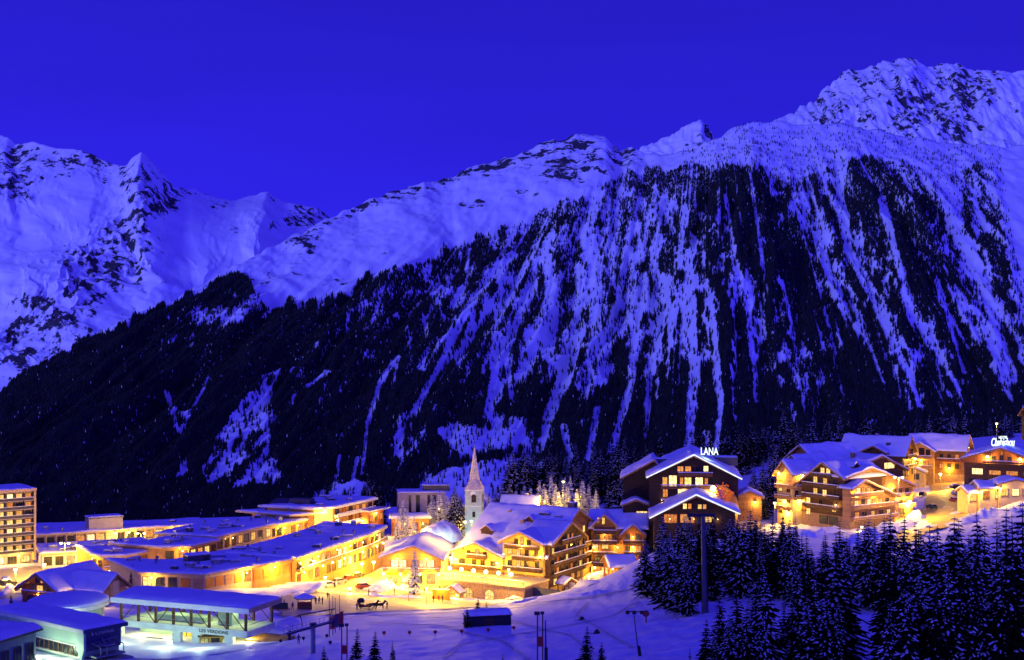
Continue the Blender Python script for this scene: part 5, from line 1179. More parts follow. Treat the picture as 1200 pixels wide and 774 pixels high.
for i in range(8):
    x = X0 + .5 + i * (X1 - X0 - 1.0) / 7
    for y in (Y0 + .3, Y1 - .3): b.part(MB().box(x - .2, x + .2, y - .2, y + .2, zd, zr), 'post', 'beam')
for y in (Y0 + .3, Y1 - .3):
    for i in range(7):
        xa = X0 + .7 + i * (X1 - X0 - 1.0) / 7; xb = xa + (X1 - X0 - 1.0) / 7 - .4; up = (i % 2 == 0) if i < 3 else False
        b.part(MB().tube((xa, y, zd + .1 if up else zr - .1), (xb, y, zr - .1 if up else zd + .1), .09, n=6), 'brace', 'beam')
b.part(MB().box(X0 + .4, X1 - .4, Y0 + .26, Y0 + .34, zd + .95, zd + 1.05).box(X1 - .42, X1 - .34, Y0 + .4, Y1 - .4, zd + .95, zd + 1.05), 'rail', 'metal')
b.part(MB().box(X0 + 6, X0 + 17, 3.2, 6.0, zd, zd + 1.1).box(X0 + 20, X0 + 23, 3.4, 5.6, zd, zd + 2.4), 'machinery', 'green')
for x0, x1 in ((X0, X0 + .8), (X0 + 12.2, X0 + 14.0), (X0 + 16.6, X0 + 18.6), (X1 - 4.9, X1 - 3.1)): b.part(MB().box(x0, x1, .02, .9, -3, zd - 1.01), 'pillar', 'mint')
b.part(MB().box(X0 + .2, X1 - 4.5, 6.4, 6.7, -3, zd - 1.01), 'back_wall', 'green')
fb = b.face((X0 + .2, 6.4), (X1 - 4.5, 6.4))
for u, w_ in ((9.4, 2.6), (12, 2.2), (14.8, 2.4)): fb.door(u, -.1, w_, 2.5, 'yellow', 'y')
b.part(MB().box(X0 + 5.5, X0 + 11.6, 1.2, 1.35, -2, 1.0).box(X0 + 1, X0 + 5.4, 1.2, 1.35, -2, .4), 'low_wall', 'concrete')
kb = Block(t, (X0 + 20.4, 2.2, 0), 26); kb.part(MB().box(-3, 3, -1.2, 1.6, -1, 2.2), 'kiosk', 'yellow'); kb.part(MB().box(-3.2, 3.2, -1.4, 1.8, 2.2, 2.45), 'kiosk_roof', 'beam'); kb.face((-3, -1.2), (3, -1.2)).row(1.5, 3, 1.4, .9, 'gdg')
b.part(MB().box(X1 - 2.0, X1 + 5, 2.5, 8.5, -2, 1.9), 'cable_ramp', 'ochre')
add_text('lettering', 'LES VERDONS', .62, 'metal_dark', t, b.M @ Vector((X1 - 7.0, Y0 - .3, zd - .72)), b.rot, .02, .012, 6.2)
for x in (X0 + 4, X0 + 11, X0 + 18, X1 - 4): 
    MB().box(-.7, .7, -.12, .12, -.1, .05).build('tube_lamp', 'globe_green', t, b.M @ Vector((x, 4.5, zr - .15)), b.rot); point(t, b.M @ Vector((x, 4.5, zr - .6)), 330, (.92, 1, .4), .4)
for x, pw in ((X0 + 3.5, 420), (X0 + 10, 520), (X0 + 21, 420), (X1 - 1.4, 560)): point(t, b.M @ Vector((x, 2.8, 2.2)), pw, (1, .9, .42), .3)
for x in (X0 + 5, X0 + 15, X1 - 6): point(t, b.M @ Vector((x, -6.5, 3.2)), 420, (.70, 1, .62), .4)

# ---- concrete hall above the square, with tall dark slots
K0 = at(466, 604, 488)
t = thing('concrete_hall', 'pinkish concrete hall with tall dark slits above an orange-lit entrance', 'hall', (K0.x, 488, K0.z), R(6)); b = Block(t)
flat(b, [(0, 0), (16.5, 0), (16.5, 11), (0, 11)], -6, 7.4, 'concrete', 'concrete', .1, .3, .35); f = b.face((0, 0), (16.5, 0))
for u, w_ in ((4.3, .9), (7.0, 1.4), (10.8, 1.0), (12.6, 1.4)): f.band(u - w_ / 2, u + w_ / 2, .6, 6.9, 'glass', .08, 'slit_window')
u2 = Block(t, (9, 4, 7.7)); flat(u2, [(0, 0), (9, 0), (9, 5), (0, 5)], 0, 1.9, 'slate', 'slate', .5, .2, .3); u2.part(MB().tube((1, 2, 1.9), (1, 2, 6), .07).tube((0, 2, 4.8), (2.4, 2, 4.8), .05), 'antenna', 'metal_dark')
K1 = at(470, 627, 470); g = Block(t, (K1.x - K0.x - 5, 470 - 488, K1.z - K0.z), 0)
flat(g, [(0, 0), (12.4, 0), (12.4, 9), (0, 9)], -4, 5.4, 'wood_red', 'pale', .9, .4, .45); f = g.face((0, 0), (12.4, 0)); f.row(2.6, 4, 1.9, 2.6, 'rdrd', nx=3); f.lamp(4.4, 4.2, 1300, r=.5, off=.8); f.lamp(10.4, 3.8, 300, r=.2)
# ---- church
S0 = at(556, 618, 470)
t = thing('church', 'slender pale church tower with a tall pointed spire, washed in cool light', 'church', (S0.x, 470, S0.z), R(-8)); b = Block(t)
hw = 2.75; th = 12.4
b.part(MB().box(-hw, hw, -hw, hw, -4, th), 'tower', 'church_render'); b.part(MB().box(-hw - .15, hw + .15, -hw - .15, hw + .15, th, th + .4).box(-hw - .1, hw + .1, -hw - .1, hw + .1, 7.2, 7.5), 'cornice', 'pale')
sp = MB(); vs = [(-hw - .2, -hw - .2, th + .4), (hw + .2, -hw - .2, th + .4), (hw + .2, hw + .2, th + .4), (-hw - .2, hw + .2, th + .4)]
oc = [(1.75 * math.cos(math.pi / 8 + i * math.pi / 4), 1.75 * math.sin(math.pi / 8 + i * math.pi / 4), th + 3.6) for i in range(8)]
vs += oc + [(0, 0, th + 15.2)]
sp.add(vs, [(5 + 4, 5 + 5, 1, 0), (10, 11, 2, 1)][:0]); 
fs = [(4 + i, 4 + (i + 1) % 8, 12) for i in range(8)]
quad = {0: 5, 1: 7, 2: 1, 3: 3}          # octagon edge facing each side: -y 5-6, +x 7-0, +y 1-2, -x 3-4
for i in range(4):
    e0 = quad[i]; a, c = i, (i + 1) % 4; fs.append((a, c, 4 + (e0 + 1) % 8, 4 + e0)); fs.append((c, 4 + (e0 + 2) % 8, 4 + (e0 + 1) % 8))
sp.add(vs, fs, 0); MT['spire'] = M('spire_slates', (.52, .47, .42), .8, .45, 2.2, .5); spo = b.part(sp, 'spire', 'spire')
MB().tube((0, 0, th + 15), (0, 0, th + 16.6), .07).tube((-.5, 0, th + 16), (.5, 0, th + 16), .06).build('cross', 'metal_dark', spo)
f = b.face((-hw, -hw), (hw, -hw)); arch(f, 3.0, 8.6, 1.5, 2.6, 'd', 'belfry_opening'); f.win(3.0, 4.6, .8, 1.6, 'd', 1)
fr = b.face((hw, -hw), (hw, hw)); arch(fr, 3.0, 8.6, 1.5, 2.6, 'd', 'belfry_opening')
fl = b.face((-hw, hw), (-hw, -hw)); arch(fl, 3.0, 8.6, 1.5, 2.6, 'd', 'belfry_opening')
b.part(MB().lathe([(.85, -.02), (.85, .02)], 18), 'clock', 'white').matrix_local = Matrix.Translation((0, -hw - .06, 11.5)) @ Matrix.Rotation(R(90), 4, 'X')
nave = Block(t, (-1, 10, 0)); gable(nave, -5, 5, -6, 14, -4, 4.0, 4.0, 9.0, 0, 'y', wall='pale', snow=.45, purlins=False)
for x, y, pw in ((-3.6, -9, 480), (4.2, -9, 480)):
    g = MB().box(-.3, .3, -.2, .2, -3.2, -.2).box(-.35, .35, -.15, .25, -.2, .35, 1).build('floodlight', ['metal_dark', 'globe_white'], t, (x, y, .2)); point(t, (x, y + .6, 1.0), pw, COOL, .3)
# ---- lit snow mound and pavilion beside the church
p = at(517, 628, 440)
mb = snow_flat([(6.6 * math.cos(a), 5.5 * math.sin(a)) for a in (2 * math.pi * i / 24 for i in range(24))], -1.5, .3, 5, .8)
mb.v = [(x, y, z + (5.2 * max(0, 1 - (x / 6.9) ** 2 - (y / 5.8) ** 2) ** .40 * (1 + .12 * math.sin(x * .7 + 1) * math.cos(y * .6)) if z > -1.45 else 0) + .45 * math.sin(x * 1.7) * math.cos(y * 1.3) + .3 * math.sin(x * 3.1 + y * 2.3)) for x, y, z in mb.v]
o = link('snow_mound', mb.mesh('snow_mound', 'snow', True), None, (p.x, 440, p.z)); tag(o, 'high rounded mound of snow glowing cool white left of the church', 'snow mound')
# ---- lit chalet on the square
C2 = at(481, 690, 385)
t = thing('square_chalet', 'broad chalet on the square with an orange timber gable and glowing ground floor', 'chalet', (C2.x, 385, C2.z), R(-4)); b = Block(t)
gable(b, -7.6, 8.4, 0, 24, -2, 8.6, 8.2, 11.6, .9, 'y', ov=1.1, og=1.5, wall='wood_light', base='plaster', zsplit=5.6, snow=.6)
f = b.face((-7.6, -.08), (8.4, -.08)); f.row(6.9, 2, 1.9, 1.9, 'w', 2.2, 6.6, 2); f.row(6.9, 2, 1.9, 1.9, 'w', 10, 14.2, 2)
f.balcony(.2, 15.8, 4.9, 1.5, .9, 'beam_light'); f.row(2.9, 4, 2.2, 2.4, 'ywdy', 1, 15, 3); f.door(8.0, .2, 1.8, 2.8, 'beam_light', 'w'); f.awning(1, 6.8, 4.5, 1.8, .6, 'yellow')
for u, pw in ((.6, 1500), (5.2, 700), (10.6, 700), (15.6, 1500)): f.lamp(u, 4.4, pw, r=.35, off=2.6)
for u in (4, 12): f.lamp(u, 8.3, 330, r=.15)
fl = b.face((8.4, 0), (8.4, 24)); fl.row(6.6, 6, 1.4, 1.6, 'yd'); fl.lamp(5, 7.6, 700, r=.25); fl.lamp(14, 7.6, 700, r=.25)
point(t, (9.5, 14, 15), 1500); point(t, (-9, 10, 13), 500); 
p = at(517, 704, 372); t = thing('orange_wall', 'small orange-lit garden wall with a snow cap beside the square chalet', 'wall', (p.x, 372, p.z), R(-14)); w_ = MB().box(-2.4, 2.4, -.25, .25, -2, 2.9).build('wall', 'orange', t); MB().prism([(-2.5, 0), (2.5, 0), (2.3, .25), (-2.3, .25)], -.33, .33).build('snow_cap', 'roof_snow', w_, (0, 0, 2.9)); point(t, (0, -2.4, 2.6), 320)
# ---- house among the lit trees
p = at(608, 602, 470); t = thing('forest_house', 'pale house roof half hidden behind the big hotel and the yellow-lit trees', 'house', (p.x, 470, p.z - 2), R(-8)); b = Block(t)
gable(b, -6, 6, 0, 9, -4, 3.6, 3.6, 7.2, 4.5, 'x', ov=.8, og=.8, wall='plaster', snow=.4); b.face((-6, 0), (6, 0)).row(1.8, 3, 1.3, 1.6, 'dyd'); chimney(b, 2, 5, 6.6, 1, 1.3)
# ================================================================== street lamps
LAMPS = [(76, 637, 405, 'double-globe street lamp above the lit lane right of the apartment tower', 2600, 2), (165, 625.5, 452, 'double-globe lamp before the long low building behind the blue roofs', 1500, 2),
 (194, 664.5, 362, 'bright single lamp rising over the snowy roof of the shopping arcade', 1200, 1), (361, 635, 436, 'bright single lamp between the two long flat roofs by the corner hotel', 1600, 1),
 (344, 655, 372, 'single lamp rising at the bend of the shopping arcade roof', 1500, 1), (368, 658, 371, 'single lamp before the balconies at the left end of the arcade', 2200, 1), (381, 677, 366, 'single lamp low over the shop fronts of the balcony arcade', 2200, 1),
 (424, 661, 398, 'tall lamp at the mouth of the shopping street', 3600, 1), (438, 659, 395, 'tall lamp close to the left corner of the square chalet', 3600, 1), (400, 652, 425, 'tall lamp half way up the shopping street', 2600, 1), (414, 640, 448, 'tall lamp near the top of the shopping street', 1800, 1),
 (528, 654, 390, 'bright lamp between the square chalet and the hotel terrace', 4200, 1), (545, 612, 452, 'yellow globe lamp at the left foot of the church', 700, 1), (552.5, 611, 450, 'yellow globe lamp at the right foot of the church', 700, 1),
 (660, 565, 472, 'single globe lamp among the yellow-lit spruces above the hotel', 3000, 1), (1053, 560, 402, 'double-globe lamp on a tall pole before the many-gabled chalet', 1500, 2), (1072.5, 538, 470, 'lamp at the top of the yellow road between two chalets', 2600, 1),
 (1168, 497, 505, 'bright globe lamp on a pole above the roof of the dark wooden hotel', 1900, 1), (1137, 577, 418, 'lamp in front of the low annexes by the parked cars', 2000, 1), (1102, 556, 468, 'lamp at the bend of the yellow road', 6500, 1),
 (18, 668, 372, 'lamp over the lit lane in front of the apartment tower', 5200, 1), (52, 662, 392, 'lamp on the lit lane between the apartment tower and the low pavilion', 3600, 1), (104, 690, 345, 'lamp between the small reddish chalet and the orange shop building', 2400, 1), (432, 648, 432, 'lamp high in the shopping street left of the square chalet roof', 3000, 1), (391, 668, 392, 'lamp close to the balcony arcade behind the parked cars', 2600, 1), (447, 640, 450, 'lamp below the concrete hall at the head of the shopping street', 3000, 1), (410, 690, 366, 'lamp at the roundabout of the square near the red car', 2600, 1), (150, 680, 372, 'lamp at the foot of the rounded orange shop building', 1500, 1), (1066, 588, 418, 'lamp on the snow bank right of the many-gabled chalet', 6500, 1), (908, 590, 405, 'lamp on the lit snow left of the stepped chalet', 2000, 1)]
for px, py, Y, lab, pw, hd in LAMPS:
    street_lamp(px, py, Y, lab, pw, hd, r=.5 if pw > 3000 else .42, spread=2.2)
# floodlit corner by the piste: lamps whose light falls on the open snow
street_lamp(500, 690, 356, 'tall pole lamp at the front edge of the square above the piste', 3000, 1)
street_lamp(330, 722, 306, 'tall pole lamp between the gondola station and the square', 2200, 1)
street_lamp(1010, 618, 398, 'lamp at the foot of the orange balconies of the many-gabled chalet', 700, 1)

# ================================================================== cars
def car_parts(paint):
    b_ = MB(); prof = [(-2.1, .35), (2.1, .35), (2.15, .75), (1.95, .92), (1.05, .98), (-1.95, 1.0), (-2.15, .8)]
    b_.prism(prof, -.84, .84); cab = [(-1.85, .99), (1.0, .975), (.35, 1.45), (-1.5, 1.47)]; b_.prism(cab, -.74, .74, m=0)
    body = b_.mesh('car_body', [paint])
    g = MB(); g.prism([(-1.6, 1.04), (.82, 1.03), (.36, 1.40), (-1.42, 1.41)], -.755, -.742).prism([(-1.6, 1.04), (.82, 1.03), (.36, 1.40), (-1.42, 1.41)], .742, .755)
    g.add([(.99, -.66, 1.0), (.99, .66, 1.0), (.40, .62, 1.43), (.40, -.62, 1.43)], [(0, 1, 2, 3)]).add([(-1.87, .66, 1.02), (-1.87, -.66, 1.02), (-1.54, -.62, 1.43), (-1.54, .62, 1.43)], [(0, 1, 2, 3)])
    return body, g.mesh('car_glass', 'glass')
_wh = MB(); _wh.tube((0, -.1, 0), (0, .1, 0), .33, n=14).tube((0, -.105, 0), (0, .105, 0), .19, n=10, m=1); WHEEL = _wh.mesh('car_wheel', ['rubber', 'metal'])
HL = MB().box(0, .05, -.2, .2, -.09, .09).mesh('headlight', 'pale'); TLm = MB().box(-.05, 0, -.16, .16, -.1, .1).mesh('tail_light', 'red')
sn_ = snow_sheet(-.78, .78, [(-1.9, 1.02), (-1.55, 1.44), (.33, 1.47), (1.02, 1.0), (1.9, .94)], .22, 'y', 3, .35); SNOWC = sn_
def snowc_mesh(seed):
    m = snow_sheet(-.78, .78, [(-1.95, 1.02), (-1.55, 1.46), (.33, 1.48), (1.05, 1.0), (2.0, .93)], .24, 'y', seed, .35); return m.mesh('car_snow', 'roof_snow', True)
SC1 = snowc_mesh(3); SC2 = MB(); SC2 = snow_sheet(-.68, .68, [(-1.48, 1.475), (.3, 1.475)], .2, 'y', 4, .35).mesh('car_snow_roof', 'roof_snow', True)
PAINT = {n: M('car_paint_' + n, c, .35, .05, 1, spec=.5) for n, c in (('black', (.02, .02, .025)), ('silver', (.35, .36, .38)), ('red', (.3, .03, .03)), ('blue', (.04, .07, .18)), ('white', (.6, .6, .6)), ('green', (.04, .09, .06)))}
CARP = {n: car_parts(m) for n, m in PAINT.items()}
def car(px, py, rz, paint, label, snow=2, group='cars parked along the street', k=1.0):
    p = hit(px, py); t = thing('parked_car', label, 'car', (p.x, p.y, p.z + .12), R(rz), group); t.scale = (k, k, k)
    bd, gl = CARP[paint]; o = link('body', bd, t); link('window_glass', gl, t)
    for x in (-1.3, 1.32):
        for y in (-.76, .76): link('wheel', WHEEL, t, (x, y, .33))
    for y in (-.58, .58): link('headlight', HL, t, (2.1, y, .72)); link('tail_light', TLm, t, (-2.1, y, .8))
    if snow: link('snow_cover', SC1 if snow == 1 else SC2, t)
    return t
for a in ((1079, 562, -40, 'white', 'snowed-in pale car nearest the many-gabled chalet in the upper parking row', 1), (1089, 557.5, -25, 'green', 'dark green car second from the left in the upper parking row', 2), (1101, 555.5, -20, 'black', 'black car in the middle of the upper parking row', 2),
  (1117, 553.5, -18, 'blue', 'dark blue car under the roadside chalet, right of the black car', 2), (1130, 551.5, -15, 'black', 'black car at the right end of the upper parking row', 2), (1081.5, 582, 60, 'black', 'black car at the right corner of the many-gabled chalet', 2),
  (1092, 597, 100, 'green', 'dark car driving on the yellow road below the many-gabled chalet', 0), (1121, 573.5, 18, 'black', 'snow-capped black car at the top of the group beside the low annexes', 1), (1123, 581, 14, 'silver', 'grey car buried under white snow in the middle beside the low annexes', 1),
  (1121, 589, 12, 'red', 'reddish car at the bottom of the group beside the low annexes', 2), (510, 689.5, 8, 'white', 'pale car parked in front of the square chalet', 1), (521, 685, 30, 'black', 'black car at the right corner of the square chalet', 2),
  (427, 690.5, 35, 'red', 'brown-red car turning into the square past the snow bank', 2), (419, 678, 60, 'black', 'dark car stopped on the shopping street near the tall lamps', 2), (408, 681, 62, 'red', 'red car parked on the shopping street by the arcade', 2), (398, 685, 50, 'silver', 'grey car parked closest to the balcony arcade', 2), (9, 687, 30, 'black', 'black car parked on the lit lane under the apartment tower', 2), (414, 664, 62, 'blue', 'dark blue car farthest up the shopping street', 2), (385, 689, 40, 'white', 'pale car by the left shop fronts of the square', 1)):
    car(*a[:5], snow=a[5], k=1.0 if a[0] > 600 else 1.08)

# ================================================================== people, horses
def skin_mesh(name, verts, edges, mats, pick):
    me = bpy.data.meshes.new(name); me.from_pydata([v[:3] for v in verts], edges, [])
    o = bpy.data.objects.new(name, me); COL.objects.link(o)
    sk = o.modifiers.new('skin', 'SKIN'); sk.use_smooth_shade = True
    for i, v in enumerate(verts):
        d = me.skin_vertices[0].data[i]; r_ = v[3]; d.radius = r_ if isinstance(r_, tuple) else (r_, r_)
    me.skin_vertices[0].data[0].use_root = True
    o.modifiers.new('sub', 'SUBSURF').levels = 2
    dg = bpy.context.evaluated_depsgraph_get(); r = bpy.data.meshes.new_from_object(o.evaluated_get(dg)); bpy.data.objects.remove(o); r.name = name
    r.materials.clear()
    for m in mats: r.materials.append(MT[m])
    for p in r.polygons: p.material_index = pick(p.center)
    return r
def person_mesh(name, jacket, legs, stride=.0, arm=.12, lean=0):
    v = [(0, 0, .98, (.15, .12)), (0, 0, 1.2, (.15, .11)), (lean * .5, 0, 1.42, (.17, .12)), (lean, 0, 1.53, .065), (lean * 1.1, -.01, 1.66, (.095, .11)), (lean * 1.1, -.01, 1.76, .075),
         (.0 + .20, 0, 1.42, .075), (.25 + arm * .4, -.05, 1.14, .055), (.24 + arm * .5, -.2 - stride * .3, .92, .045), (-.20, 0, 1.42, .075), (-.25 - arm * .4, -.02, 1.14, .055), (-.24 - arm * .5, -.1 + stride * .3, .92, .045),
         (.10, 0, .9, .1), (.11, -stride * .5, .5, .072), (.12, -stride * .45 , .1, .055), (.12, -stride * .45 - .16, .05, .05), (-.10, 0, .9, .1), (-.11, stride * .35, .5, .072), (-.12, stride * .8, .1, .055), (-.12, stride * .8 - .16, .05, .05)]
    e = [(0, 1), (1, 2), (2, 3), (3, 4), (4, 5), (2, 6), (6, 7), (7, 8), (2, 9), (9, 10), (10, 11), (0, 12), (12, 13), (13, 14), (14, 15), (0, 16), (16, 17), (17, 18), (18, 19)]
    return skin_mesh(name, v, e, [jacket, legs, 'skin'], lambda c: 2 if 1.54 < c.z < 1.70 and c.y < 0 or (c.z < .96 and abs(c.x) > .22) else 0 if c.z > .92 else 1)
PM = [person_mesh('person_body', 'cloth_dark', 'cloth_dark'), person_mesh('person_body', 'cloth_blue', 'cloth_dark', .28, .2), person_mesh('person_body', 'cloth_red', 'cloth_dark', .18, .1)]
HATS = {m: MB().ball((0, -.01, 1.74), .115, 0, 10, 6, (1, 1, .75)).mesh('woolly_hat', m) for m in ('cloth_dark', 'cloth_red', 'cloth_blue')}
def person(px, py, k, rz, label, hat='cloth_dark', group=None, p=None, s=1.0):
    p = p or hit(px, py); t = thing('person', label, 'person', (p.x, p.y, p.z + .12), R(rz), group); t.scale = (s, s, s)
    link('body', PM[k], t); link('hat', HATS[hat], t); return t
for a in ((350, 756.5, 1, 20, 'skier in a blue jacket standing on the piste beside the lift tower', 'cloth_dark'), (508, 706.5, 0, 0, 'person in dark clothes standing left of a pair below the orange wall', 'cloth_dark'), (514, 706.5, 2, 40, 'person in a red jacket walking between two others below the orange wall', 'cloth_dark'), (518.5, 706, 0, -30, 'person in dark clothes nearest the arched terrace wall', 'cloth_red'),
  (370, 709.5, 0, 10, 'person in dark clothes at the left of the group by the kiosk', 'cloth_dark'), (374, 709, 1, 60, 'person in a blue jacket walking away from the kiosk', 'cloth_dark'), (378, 709.5, 0, -50, 'person in dark clothes and a red hat, rightmost of the group by the kiosk', 'cloth_red'), (333, 713, 0, 90, 'person in dark clothes waiting at the sledge left of the kiosk', 'cloth_blue'),
  (453.5, 715, 0, 60, 'person in dark clothes walking ahead of the horse', 'cloth_dark'), (418.5, 716, 2, 20, 'person in a red jacket standing behind the sleigh', 'cloth_dark')):
    person(*a[:5], hat=a[5], s=1.05)
for i, (px, py, k, rz, lab, hat) in enumerate(((392, 690, 0, 30, 'person in dark clothes walking beside the pale parked car', 'cloth_blue'), (403, 676, 2, -20, 'person in a red jacket on the pavement of the shopping street', 'cloth_dark'), (425, 670, 0, 70, 'person in dark clothes crossing the shopping street by the tall lamps', 'cloth_dark'), (462, 698, 1, 10, 'person in a blue jacket below the snow heap in front of the square chalet', 'cloth_red'),
  (497, 697, 0, 120, 'person in dark clothes by the pole lamp at the front edge of the square', 'cloth_red'), (432, 699, 0, 80, 'person in dark clothes standing behind the brown-red car', 'cloth_dark'), (384, 703, 2, 0, 'person in a red jacket on the packed snow between kiosk and parked cars', 'cloth_blue'), (343, 716, 1, 45, 'person in a blue jacket between the sledge and the kiosk', 'cloth_dark'))): person(px, py, k, rz, lab, hat, s=1.05)
hv = [(-.75, 0, 1.25, (.30, .34)), (-.2, 0, 1.2, (.33, .36)), (.45, 0, 1.22, (.30, .36)), (.85, 0, 1.42, (.19, .24)), (1.15, 0, 1.78, (.13, .17)), (1.3, 0, 1.98, (.12, .14)), (1.55, 0, 1.82, .10), (1.78, 0, 1.62, .075),
      (.62, .17, .95, .13), (.62, .17, .55, .075), (.66, .17, .12, .055), (.7, .17, .05, .07), (.62, -.17, .95, .13), (.75, -.17, .58, .075), (.62, -.17, .14, .055), (.66, -.17, .05, .07),
      (-.85, .18, 1.0, .2), (-.72, .18, .72, .12), (-.95, .18, .48, .075), (-.9, .18, .1, .055), (-.86, .18, .05, .07), (-.85, -.18, 1.0, .2), (-.8, -.18, .72, .12), (-1.08, -.18, .46, .075), (-1.1, -.18, .1, .055), (-1.06, -.18, .05, .07),
      (-1.12, 0, 1.35, .07), (-1.3, 0, 1.05, .09), (-1.32, 0, .65, .05), (1.26, .07, 2.14, .03), (1.26, -.07, 2.14, .03)]
he = [(0, 1), (1, 2), (2, 3), (3, 4), (4, 5), (5, 6), (6, 7), (2, 8), (8, 9), (9, 10), (10, 11), (2, 12), (12, 13), (13, 14), (14, 15), (0, 16), (16, 17), (17, 18), (18, 19), (19, 20), (0, 21), (21, 22), (22, 23), (23, 24), (24, 25), (0, 26), (26, 27), (27, 28), (5, 29), (5, 30)]
HORSE = skin_mesh('horse_body', hv, he, ['hide'], lambda c: 0)
def horse(px, py, rz, label):
    p = hit(px, py); t = thing('horse', label, 'horse', (p.x, p.y, p.z + .1), R(rz), 'horses on the square'); link('body', HORSE, t); m = MB()
    for i in range(6): f_ = i / 5; m.ball((.85 + .38 * f_ - .12, 0, 1.62 + .5 * f_), .09, 0, 6, 4, (1, .5, 1.3))
    m.build('mane', 'cloth_dark', t); return t
horse(445.5, 715, 8, 'dark horse standing alone to the right on the yellow square'); horse(437.5, 714.8, 10, 'dark horse harnessed close beside the sleigh')
p = hit(428.5, 715); t = thing('horse_sleigh', 'dark horse-drawn sleigh with a folded hood waiting on the yellow square', 'sleigh', (p.x, p.y, p.z + .1), R(12)); t.scale = (1.15,) * 3
MB().prism([(-1.4, .55), (1.0, .55), (1.5, 1.1), (1.35, 1.15), (.8, .75), (-.6, .75), (-1.3, 1.6), (-1.5, 1.55)], -.6, .6).build('body', 'wood_dark', t); MB().box(-.9, -.3, -.55, .55, .75, 1.1).box(.1, .5, -.55, .55, .75, 1.05).build('seat', 'red', t)
for y in (-.5, .5): MB().tube((-1.5, y, .06), (1.3, y, .06), .05).tube((1.3, y, .06), (1.8, y, .6), .05).tube((-1, y, .06), (-1, y, .6), .04).tube((.7, y, .06), (.7, y, .6), .04).build('runner', 'metal_dark', t)
MB().lathe([(.02, 0), (.5, -.1), (.75, -.5), (.8, -.9)], 10).build('hood', 'tarp', t, (-1.0, 0, 2.4))
# kiosk and sledge on the left side of the square
p = hit(357, 714); t = thing('snack_kiosk', 'little dark wooden kiosk with a snowy umbrella roof on the square', 'kiosk', (p.x, p.y, p.z), R(10))
MB().box(-1.6, 1.6, -1.1, 1.1, -.3, 1.1).build('counter', 'wood_mid', t); m = MB()
for x in (-1.5, 1.5):
    for y in (-1, 1): m.box(x - .06, x + .06, y - .06, y + .06, 1.1, 2.6)
m.build('post', 'beam', t); ro = MB().lathe([(2.5, 2.5), (2.5, 2.62), (.2, 3.4)], 8).build('roof', 'tarp', t); MB().lathe([(2.45, 2.63), (2.3, 2.85), (.3, 3.62), (.02, 3.66)], 8).build('snow_cover', 'roof_snow', ro); MB().box(-1.5, 1.5, -.9, -.4, 1.11, 1.7).build('goods', 'red', t)
p = hit(327, 716); t = thing('snow_sledge', 'dark flat sledge trailer parked left of the kiosk', 'sledge', (p.x, p.y, p.z + .1), R(5)); MB().box(-2, 2, -.8, .8, .4, .65).build('bed', 'beam', t); MB().box(-1.9, 1.9, -.8, -.7, .65, 1.5).box(-1.9, 1.9, .7, .8, .65, 1.5).build('side_rail', 'metal_dark', t)
for y in (-.6, .6): MB().tube((-2.1, y, .08), (2.2, y, .08), .07).tube((2.2, y, .08), (2.5, y, .4), .06).build('runner', 'metal', t)

# ================================================================== lift tower by the gondola station
pt = at(372, 731, 236); zb = gz(pt.x, pt.y)
t = thing('lift_tower', 'grey chairlift tower with a slanting crossarm, sheaves and work platform', 'lift tower', (pt.x, pt.y, zb), R(8)); h = pt.z - zb
MB().tube((-.75, 0, -6), (-.75, 0, h - .2), .48, .40, 14).build('pole', 'metal', t); MB().tube((-.75, 0, h - .5), (-.75, 0, h + .1), .6, .6, 12).build('collar', 'metal_dark', t)
MB().prism([(-5.2, h - 1.4), (2.9, h + .55), (2.9, h + .15), (-5.0, h - 1.75)], -.25, .25).build('crossarm', 'metal_dark', t)
for x0, zz in ((-4.6, -1.9), (2.6, .0)):
    m = MB().box(x0 - .12, x0 + .12, -2.6, 2.6, h + zz + .15, h + zz + .4)
    for i in range(8): y = -2.4 + i * .68; m.tube((x0 - .22, y, h + zz + .05), (x0 + .22, y, h + zz + .05), .26, n=10)
    m.build('sheave_train', 'metal_dark', t)
m = MB().tube((-2.4, 0, h - .4), (-2.9, 0, h + 1.55), .07).tube((2.0, 0, h + .5), (2.4, 0, h + 2.3), .07); m.tube((-3.3, 0, h + 1.45), (2.9, 0, h + 2.4), .10); m.build('lifting_frame', 'metal_dark', t)
m = MB()
for i in range(12):
    x = -5.6 + i * .74; z = h - 1.4 + (x + 5.2) * .24 + .15; m.tube((x, -.9, z), (x, -.9, z + 1.0), .035, n=5)
m.tube((-5.6, -.9, h - .5), (2.6, -.9, h + 1.55), .035, n=5).tube((-5.6, -.9, h - .95), (2.6, -.9, h + 1.05), .03, n=5); m.prism([(-5.6, h - 1.45), (2.7, h + .55), (2.7, h + .48), (-5.6, h - 1.52)], -.95, -.3); m.build('work_platform', 'metal', t)
for i, (px, top, lab) in enumerate(((386, 697, 'leftmost of four thin flag poles behind the lift tower'), (390, 700, 'second thin flag pole from the left behind the lift tower'), (393, 702, 'third thin flag pole from the left behind the lift tower'), (398, 699, 'rightmost of four thin flag poles, with a red banner low on it'))):
    Y = 262 + i * 4; p = foot(px, Y); hh = -(top - HY) * Y / F - p.z; t = thing('flag_pole', lab, 'flag pole', p, .3 * i, 'flag poles behind the lift tower')
    MB().tube((0, 0, -1), (0, 0, hh), .09, .05, 8).ball((0, 0, hh + .08), .1).build('pole', 'metal_dark', t); MB().box(.12, 1.0, -.03, .03, hh * .18, hh * .18 + 2.4).build('banner', 'red' if i != 1 else 'navy', t)
